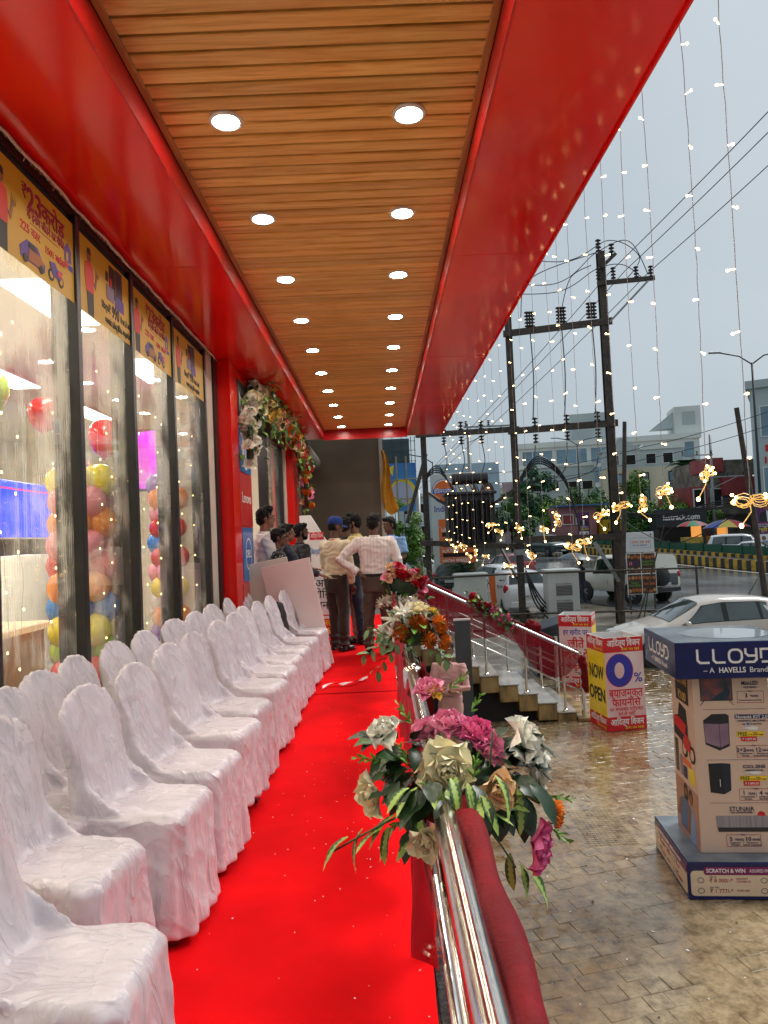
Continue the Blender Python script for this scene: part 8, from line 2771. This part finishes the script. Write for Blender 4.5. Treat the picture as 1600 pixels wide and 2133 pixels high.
for x in (-0.35, 0.25):
    MB().tube([(x, -0.3, -3.0), (x, -0.3, 3.4)], 0.05, 7).build('bamboo_pole', mat('bamboo', (0.30, 0.24, 0.13), rough=0.6, var=0.2), hd)
for z in (0.7, 1.9):
    MB().tube([(-1.0, -0.36, z), (1.4, -0.36, z + 0.1)], 0.035, 7).build('bamboo_rail', mat('bamboo', (0.3, 0.24, 0.13)), hd)
hd = thing('hoarding', 'pale blue hoarding with two faces behind the transformer', 'hoarding', (6.6, 50.0, 3.2))
MB().box(-2.6, 0, 0, 1.9, 0.12, 3.2).build('panel', mat('pale blue hoarding', (0.38, 0.52, 0.60), rough=0.4, var=0.1, vscale=0.7), hd)
MB().box(-2.68, -0.02, -0.08, 1.98, 0.14, -0.01).build('frame', m_scaf, hd)
Fh = frame((0, -0.001, 0), (1, 0, 0), (0, 0, 1))
for x in (-0.2, 1.0):
    plate(disc(x, 1.1, 0.5, 0.75, 20), mat('brown hair print', (0.12, 0.05, 0.03)), hd, Fh, 0, 0.004)
    plate(disc(x, 0.95, 0.34, 0.5, 20), mat('fair skin print', (0.48, 0.26, 0.18)), hd, Fh, 0.005, 0.004)
for x in (-2.0, 1.4):
    MB().tube([(x, 0.2, -4.0), (x, 0.2, 3.0)], 0.07, 8).build('upright', m_scaf, hd)

# ================================================================== BUILDINGS
m_bw = mat('pale office wall', (0.72, 0.75, 0.72), rough=0.6, var=0.08, vscale=0.15)
m_bglass = mat('office glass', (0.16, 0.28, 0.36), rough=0.10, var=0.25, vscale=0.25, spec=0.8)
m_bbeige = mat('beige render', (0.62, 0.56, 0.42), rough=0.7, var=0.12, vscale=0.3)
m_bgrey = mat('grey cladding', (0.46, 0.53, 0.53), rough=0.5, var=0.1, vscale=0.2)
m_bred = mat('red painted wall', (0.36, 0.055, 0.06), rough=0.6, var=0.2, vscale=0.6)
m_stain = mat('stained concrete wall', (0.30, 0.26, 0.20), rough=0.7, c2=(0.10, 0.09, 0.075), vscale=0.9)


def window(t, x, z, w, h, y, m=None, frame_m=None, d=0.12):
    """window standing on a wall face at y (facing -y)"""
    o = MB().box(x - 0.10, y - d, z - 0.10, x + w + 0.10, y - 0.002, z).box(x - 0.10, y - d, z + h, x + w + 0.10, y - 0.002, z + h + 0.10).box(x - 0.10, y - d, z, x, y - 0.002, z + h).box(x + w, y - d, z, x + w + 0.10, y - 0.002, z + h).build('window', frame_m or m_bw, t)
    MB().box(x, y - 0.05, z, x + w, y - 0.01, z + h).build('pane', m or m_bglass, o)
    return o


bl = thing('glass_office_block', 'long pale office block with bands of blue glass and a rooftop tower', 'building', (42.5, 132.0, 0.2), rad(-12))
MB().box(-16, 0, 0, 16.5, 8, 17.6).build('wall', m_bw, bl)
MB().box(-16.3, -0.4, 16.9, 16.8, 8, 17.9).build('parapet', m_bw, bl)
MB().box(-6.0, 2, 17.9, 2.2, 10, 23.2).build('stair_tower', m_bgrey, bl)
MB().box(12.6, 1, 17.9, 17.2, 8, 23.0).build('lift_tower', m_bw, bl)
MB().box(14.0, 0.9, 19.6, 16.2, 1.02, 22.0).build('tower_louvre', m_bgrey, bl)
MB().prism([(8.6, 19.2), (12.8, 19.2), (12.8, 22.4)], 3.0, 0, Matrix.Translation((0, 5, 0)) @ Matrix.Rotation(math.pi / 2, 4, 'X')).build('roof_wedge', m_bgrey, bl)
for row, z in enumerate((6.0, 9.8, 13.4)):
    for k in range(5):
        x = -15.2 + k * 6.3
        f_ = window(bl, x, z, 5.5, 2.9, 0.0)
        MB().box(x + 1.8, -0.10, z, x + 1.9, -0.052, z + 2.9).box(x + 3.6, -0.10, z, x + 3.7, -0.052, z + 2.9).build('glazing_bar', m_bw, f_)
Fb = frame((0, -0.02, 0), (1, 0, 0), (0, 0, 1))
text("GOLD'S\nGYM", 1.5, mat('amber sign', (0.75, 0.35, 0.02), emis=(1, 0.45, 0.03), es=0.5), bl, Fb, -13.4, 11.6, bold=0.02, up=0.16, ext=0.05)

bl = thing('beige_apartment_block', 'beige block with gabled blue grey roof storey in front of the glass office block', 'building', (35.8, 96.0, 0.2), rad(-12))
MB().box(-5.2, 0, 0, 5.6, 4, 9.2).build('wall', m_bbeige, bl)
MB().box(-5.0, 0.3, 9.2, 5.4, 4, 11.6).build('upper_storey', m_bgrey, bl)
MB().prism([(-5.4, 11.6), (0.2, 11.6), (-2.6, 13.5)], 6.0, 0, Matrix.Translation((0, 6.2, 0)) @ Matrix.Rotation(math.pi / 2, 4, 'X')).build('gable_roof', m_bgrey, bl)
MB().box(0.2, 0.1, 11.6, 5.6, 9, 12.4).build('parapet', m_bw, bl)
for x in (-4.2, -2.0, 0.6, 2.8):
    window(bl, x, 9.7, 1.2, 1.3, 0.3, m_dark)
for x in (-3.6, -0.2, 3.4):
    window(bl, x, 4.6, 0.9, 2.2, 0.0, m_bglass, m_dark)
    window(bl, x, 7.2, 0.9, 1.2, 0.0, m_bglass, m_dark)
bl = thing('grey_side_block', 'grey block with small windows below the gym sign, behind the trees', 'building', (25.5, 104.0, 0.2), rad(-10))
MB().box(-4.5, 0, 0, 6.0, 10, 10.4).build('wall', m_bgrey, bl)
MB().box(-4.7, -0.2, 10.4, 6.2, 10, 10.9).build('parapet', m_bw, bl)
for x in (-3.2, -0.6, 2.0, 4.2):
    for z in (4.0, 7.0):
        window(bl, x, z, 1.4, 1.2, 0.0, m_dark)
tag(MB().box(-0.7, 0, 0, 1.6, 0.3, 7.0).build('pink_hoarding_wall', mat('pale pink wall', (0.50, 0.36, 0.36), rough=0.6, var=0.1), loc=(14.6, 80.0, 0.0)), 'pale pink advertising wall between the steel pole and the trees', 'wall')
bl = thing('grey_corner_block', 'tall grey block with shop signs cut off by the right edge', 'building', (36.0, 61.0, terr(61)), rad(-30))
MB().box(-3.2, 0, 0, 9, 12, 13.9).build('wall', m_bgrey, bl)
MB().box(-3.5, -0.3, 13.9, 9.2, 12, 14.6).build('parapet', m_bgrey, bl)
window(bl, -2.4, 9.6, 4.5, 2.6, 0.0)
window(bl, -2.4, 4.4, 4.5, 2.4, 0.0)
Fb = frame((0, -0.02, 0), (1, 0, 0), (0, 0, 1))
marks(bl, Fb, -2.2, 3.0, 8.6, 0.75, m_red_print, 0.04, 2)
marks(bl, Fb, -2.3, 3.0, 7.5, 0.75, m_red_print, 0.04, 3)
bl = thing('red_corner_house', 'weathered red and stained concrete house with balcony left of the grey corner block', 'building', (34.2, 71.0, terr(71)), 0)
MB().box(-1.4, 0.2, 0, 3.4, 8, 6.6).build('wall', m_stain, bl)
MB().box(-3.2, -0.2, 0, -1.4, 8, 5.6).build('red_wing', m_bred, bl)
MB().box(-1.6, -0.5, 7.0, 0.2, 3, 8.4).build('water_tank', m_bred, bl)
MB().box(-1.4, 0.0, 6.6, 3.6, 8, 8.2).build('upper_wall', m_stain, bl)
MB().box(0.1, -0.6, 4.6, 3.6, 0.2, 6.4).build('balcony_front', m_bred, bl)
MB().box(-0.2, -0.9, 2.7, 3.6, 0.2, 3.3).build('balcony_slab', m_stain, bl)
for x in (-2.8, -0.9):
    window(bl, x, 3.6, 1.0, 1.7, -0.2 if x < -1.4 else 0.2, m_dark, m_bw)
bl = thing('watch_shop', 'dark fronted shop with a white lettered sign behind the vendor parasols', 'shop', (26.3, 63.0, terr(63)), 0)
MB().box(-2.0, 0.0, 0, 2.5, 6, 3.1).build('wall', mat('dark shop wall', (0.03, 0.035, 0.04), rough=0.5), bl)
MB().box(-2.0, -0.25, 1.9, 2.6, -0.002, 3.5).build('sign_board', mat('black sign', (0.010, 0.016, 0.02), rough=0.4), bl)
text('fastrack.com', 0.72, m_white_print, bl, frame((0, -0.252, 0), (1, 0, 0), (0, 0, 1)), 0.3, 2.75, bold=0.02, up=0.01, ext=0.02, wmax=3.3)
MB().box(-1.6, -0.05, 0.1, 1.8, -0.01, 1.8).build('shop_opening', m_dark, bl)
bl = thing('yellow_shop', 'small yellow fronted shop with a round yellow sign', 'shop', (24.9, 72.5, terr(72.5)), 0)
MB().box(-2.2, 0, 0, 1.8, 5, 2.7).build('wall', mat('yellow shop front', (0.55, 0.34, 0.01), rough=0.5, var=0.12, vscale=0.8), bl)
MB().prism(disc(1.2, 2.9, 0.85, n=24), 0.2, 0, Matrix.Translation((0, -0.05, 0)) @ Matrix.Rotation(math.pi / 2, 4, 'X')).build('round_sign', m_yellow_print, bl)
marks(bl, frame((0, -0.002, 0), (1, 0, 0), (0, 0, 1)), -1.7, 0.6, 2.1, 0.6, m_black_print, 0.01)
MB().box(-1.8, -0.04, 0.1, 1.4, -0.005, 1.5).build('shop_opening', m_dark, bl)
bl = thing('pink_shop', 'low pink wall shop with red panels left of the yellow shop', 'shop', (20.6, 74.0, terr(74)), 0)
MB().box(-2.4, 0, 0, 1.9, 5, 4.2).build('wall', mat('faded pink wall', (0.46, 0.20, 0.20), rough=0.6, var=0.2, vscale=0.5), bl)
for x in (-1.6, -0.2):
    window(bl, x, 2.4, 1.0, 0.9, 0.0, m_bred, m_bw)
MB().box(-2.5, -1.0, 4.2, 3.6, 1, 4.35).build('awning', mat('blue awning', (0.05, 0.16, 0.36), rough=0.6), bl)
# long low wall line and shops farther left, behind the cars
bl = thing('petrol_station_canopy', 'pale petrol station canopy and kiosk beyond the pylon', 'building', (-6.0, 62.0, terr(62)), 0)
MB().box(-7, 0, 4.6, 6.0, 9, 5.5).build('canopy', m_bw, bl)
for x in (-5, 0, 5.2):
    MB().box(x - 0.25, 2, 0, x + 0.25, 2.5, 4.6).build('pillar', m_bw, bl)
MB().box(-6, 6, 0, 6, 9, 3.6).build('kiosk', m_bbeige, bl)
tag(MB().box(-8, 0, 0, 9.5, 0.25, 1.7).build('boundary_wall', m_stain, loc=(2.0, 68.0, terr(68))), 'low stained boundary wall behind the parked saloon', 'wall')
for (x, y, w, h, m_, lab) in ((6.5, 95, 8, 6.5, m_bgrey, 'low grey building far behind the petrol pylon'), (15.2, 100, 7, 7.5, m_bbeige, 'low beige building far behind the pale pink wall'), (-14, 110, 16, 9, m_bbeige, 'beige building far behind the petrol canopy')):
    bl = thing('far_building', lab, 'building', (x, y, 0.2), 0, 'far low buildings')
    MB().box(-w / 2, 0, 0, w / 2, 8, h).build('wall', m_, bl)
    MB().box(-w / 2 - 0.2, -0.2, h, w / 2 + 0.2, 8, h + 0.4).build('parapet', m_bw, bl)
    for k in range(int(w / 2.2)):
        for z in (1.2, 4.2):
            window(bl, -w / 2 + 0.6 + k * 2.2, z, 1.1, 1.3, 0.0, m_dark)

# ================================================================== TREES
m_bark = mat('bark', (0.075, 0.055, 0.038), rough=0.9, var=0.3, vscale=8)


def leaf_mat(name, a, b):
    return mat(name, a, rough=0.5, c2=b, vscale=0.9, detail=5, spec=0.3)


LG = [leaf_mat('tree leaf green', (0.085, 0.22, 0.035), (0.035, 0.10, 0.022)), leaf_mat('tree leaf bluish', (0.05, 0.16, 0.07), (0.022, 0.075, 0.038)), leaf_mat('tree leaf bright', (0.15, 0.30, 0.035), (0.065, 0.15, 0.022))]


def tree(label, x, y, h, rw, rh, m, n, leaf, seed, base=None, name='leafy_tree'):
    r = random.Random(seed)
    z0 = terr(y) if base is None else base
    t = thing(name, label, 'tree', (x, y, z0))
    cz = h - rh
    limbs = MB()
    limbs.tube([(0, 0, 0), (r.uniform(-.1, .1), 0, cz * 0.5), (r.uniform(-.15, .15), 0.05, cz)], [0.045 * h * 0.6, 0.03 * h * 0.6, 0.02 * h * 0.6], 8)
    cl = []
    for k in range(26):
        a, e = r.uniform(0, 6.283), math.asin(r.uniform(-0.75, 1))
        q = r.uniform(0.45, 1.0)
        p = V((rw * q * math.cos(a) * math.cos(e), rw * q * math.sin(a) * math.cos(e), cz + rh * q * math.sin(e)))
        cl.append((p, r.uniform(0.26, 0.42) * min(rw, rh)))
        if k < 12:
            mid = V((0, 0, cz * 0.7)).lerp(p, 0.5) + V((0, 0, 0.1))
            limbs.tube([(0, 0, cz * 0.65), mid, p], [0.012 * h, 0.007 * h, 0.003 * h], 5)
    limbs.build('trunk', m_bark, t, smooth=True)
    b_ = MB()
    for i in range(n):
        c, cr_ = r.choice(cl)
        d = V((r.gauss(0, 1), r.gauss(0, 1), r.gauss(0, 1))).normalized() * cr_ * (r.random() ** 0.4)
        p = c + d
        nrm = (d.normalized() + V((r.uniform(-.6, .6), r.uniform(-.6, .6), r.uniform(0, .9)))).normalized()
        s = nrm.cross(V((0, 0, 1)))
        if s.length < .1:
            s = V((1, 0, 0))
        s.normalize()
        u = s.cross(nrm)
        a = r.uniform(0, 6.28)
        s, u = s * math.cos(a) + u * math.sin(a), u * math.cos(a) - s * math.sin(a)
        L = leaf * r.uniform(0.6, 1.25)
        i0 = len(b_.v)
        b_.v += [(p - s * L)[:], (p + u * L * 0.45 + nrm * L * .12)[:], (p + s * L)[:], (p - u * L * 0.45 + nrm * L * .12)[:]]
        b_.f += [[i0, i0 + 1, i0 + 2], [i0, i0 + 2, i0 + 3]]
        b_.m += [0, 0]
    b_.build('crown', m, t)
    return t


tree('young leafy tree beside the end wall above the white saloon', 0.95, 31.0, 4.6, 0.95, 1.9, LG[2], 2600, 0.10, 1, base=-1.45)
tree('low bushy tree under the blue hoarding', 1.75, 36.0, 3.4, 0.8, 1.3, LG[0], 1800, 0.10, 2)
tree('broad bluish green tree behind the transformer', 9.3, 70.0, 5.6, 3.2, 2.6, LG[1], 4000, 0.22, 3)
tree('tall tree in front of the grey side block', 17.2, 80.0, 9.4, 2.6, 4.2, LG[1], 4500, 0.25, 4)
tree('rounded green tree left of the steel pole', 13.2, 72.0, 5.0, 2.4, 2.2, LG[0], 3000, 0.20, 5)
tree('green tree behind the smaller purple banner', 19.4, 78.0, 5.6, 2.4, 2.4, LG[2], 3000, 0.2, 6)
tree('dense green tree rising above the pink shop', 23.6, 80.0, 6.4, 3.2, 2.8, LG[0], 4500, 0.2, 7)
tree('tall bright green tree in front of the beige block', 26.9, 74.0, 7.6, 2.3, 3.2, LG[2], 4500, 0.19, 8)
tree('wide dark green tree behind the vendor parasols', 24.3, 66.0, 5.0, 2.3, 2.2, LG[0], 3500, 0.18, 9)
tree('bright green bush tree beside the watch shop', 29.6, 72.0, 5.0, 2.0, 2.0, LG[2], 2600, 0.18, 10)
tree('small leafy tree on the balcony side of the red house', 31.0, 68.0, 3.8, 1.7, 0.9, LG[2], 1500, 0.16, 11)
tree('dark tree at the far left behind the end wall post', -3.2, 58.0, 6.5, 3.0, 2.8, LG[1], 3000, 0.22, 12)
# palms
def palm(label, x, y, h, L, n, seed, name='palm_tree'):
    r = random.Random(seed)
    t = thing(name, label, 'tree', (x, y, terr(y)))
    MB().tube([(0, 0, 0), (0.2, 0, h * 0.5), (0.1, 0, h)], [0.28, 0.20, 0.18], 10).build('trunk', m_bark, t, smooth=True)
    for k in range(n):
        b_ = frond(L * r.uniform(0.85, 1.1), r.uniform(0.5, 1.3), 20, L * 0.34, L * 0.055)
        b_.build('frond', LG[1] if k % 3 else LG[0], t, loc=(0.1, 0, h), rot=(r.uniform(-0.4, 0.6), 0, 6.283 * k / n + r.uniform(-.2, .2)))
    return t


palm('palm tree with spiky crown left of the red corner house', 37.2, 86.0, 8.6, 2.3, 34, 1)
palm('drooping coconut palm in front of the pale pink wall', 12.6, 66.0, 5.2, 2.6, 22, 2)

# ================================================================== FAIRY LIGHT CURTAIN ALONG THE CANOPY
m_bulb_o = mat('warm curtain bulb', (1, 0.85, 0.6), emis=(1.0, 0.62, 0.24), es=8.0, mis=False)
m_bulb_g = mat('painted-glow bundle wire', (0.85, 0.62, 0.25), rough=0.3, emis=(1.0, 0.55, 0.12), es=0.28, mis=False)  # glow painted into the coiled wire so it looks light gold
m_twine = mat('copper twine', (0.30, 0.27, 0.27), rough=0.4)
r = random.Random(123)
ny = 2.40
ORDW = 'first second third fourth fifth sixth seventh eighth ninth tenth eleventh twelfth thirteenth fourteenth fifteenth sixteenth seventeenth eighteenth nineteenth twentieth'.split()
ORDW += ['twenty-' + w_ for w_ in ORDW[:9]] + ['thirtieth'] + ['thirty-' + w_ for w_ in ORDW[:9]]
idx = 0
while ny < 13.6:
    idx += 1
    X = 1.262 + r.uniform(-0.01, 0.015)
    zb = 1.55 + r.uniform(-0.07, 0.07) - (0.22 * r.random() if ny > 4.2 else 0.0) - (0.25 if ny > 6 and r.random() < 0.5 else 0)
    t_ = thing('fairy_light_string', '%s hanging string of warm fairy lights from the camera along the canopy edge' % ORDW[idx - 1], 'fairy lights', (X, ny, 0), 0, 'fairy lights hanging from the canopy edge')
    pts = []
    bb = MB()
    n = 30
    sw = r.uniform(-0.02, 0.03)
    nb = 0
    for k in range(n + 1):
        u = k / n
        z = SOF + 0.30 + (zb - SOF - 0.30) * u
        p = V((sw * 0.5 * math.sin(u * 3.1) + r.uniform(-.0015, .0015), r.uniform(-.002, .002) + 0.005 * math.sin(u * 5 + idx), z))
        pts.append(p)
        if k % 3 == idx % 3 and k > 1:
            s_ = r.choice((-1, 1))
            q = p + V((s_ * r.uniform(0.012, 0.022), r.uniform(-.015, .015), r.uniform(-.006, .01)))
            bb.ell(q, (0.0056, 0.0048, 0.0048), 8, 6)
            bb.tube([p, q], 0.0022, 4)
    MB().tube(pts, 0.0014, 5).build('wire', m_twine, t_)
    bb.build('bulbs', m_bulb_o, t_)['kind'] = 'stuff'
    # leftover length coiled into a knot of loops with bulbs
    kb = MB()
    kq = MB()
    ax = V((r.uniform(-1, 1), 0.2, r.uniform(-.3, .6))).normalized()
    side_ = ax.cross(V((0, 1, 0))).normalized()
    for q in range(8):
        Lp = r.uniform(0.03, 0.06)
        Wp = r.uniform(0.008, 0.02)
        off = V((r.uniform(-.008, .008), r.uniform(-.02, .02), r.uniform(-.01, .01)))
        sg = -1 if q % 2 else 1
        loop = []
        for e in range(9):
            a = 2 * math.pi * e / 8
            loop.append(V((0, 0, zb)) + off + ax * sg * (Lp * 0.5 * (1 - math.cos(a))) + side_ * Wp * math.sin(a))
        kb.tube(loop, 0.0016, 4, cap=False)
        tip = V((0, 0, zb)) + off + ax * sg * Lp * r.uniform(0.6, 1.15) + side_ * r.uniform(-.025, .025)
        if q % 4 != 3:
            kq.ell(tip, (0.0062, 0.0054, 0.0054), 8, 6)
    tail = [V((0, 0, zb)), V((r.uniform(-.02, .02), 0, zb - 0.04)), V((r.uniform(-.04, .04), 0, zb - r.uniform(0.07, 0.12)))]
    kb.tube(tail, 0.002, 4)
    kq.ell(tail[-1], (0.0075, 0.0075, 0.009), 8, 6)
    kb.build('coiled_bundle', m_bulb_g, t_)
    kq.build('bundle_bulbs', m_bulb_o, t_)['kind'] = 'stuff'
    ny += r.uniform(0.30, 0.40) if ny < 5 else (r.uniform(0.42, 0.58) if ny < 8 else r.uniform(0.6, 0.85))
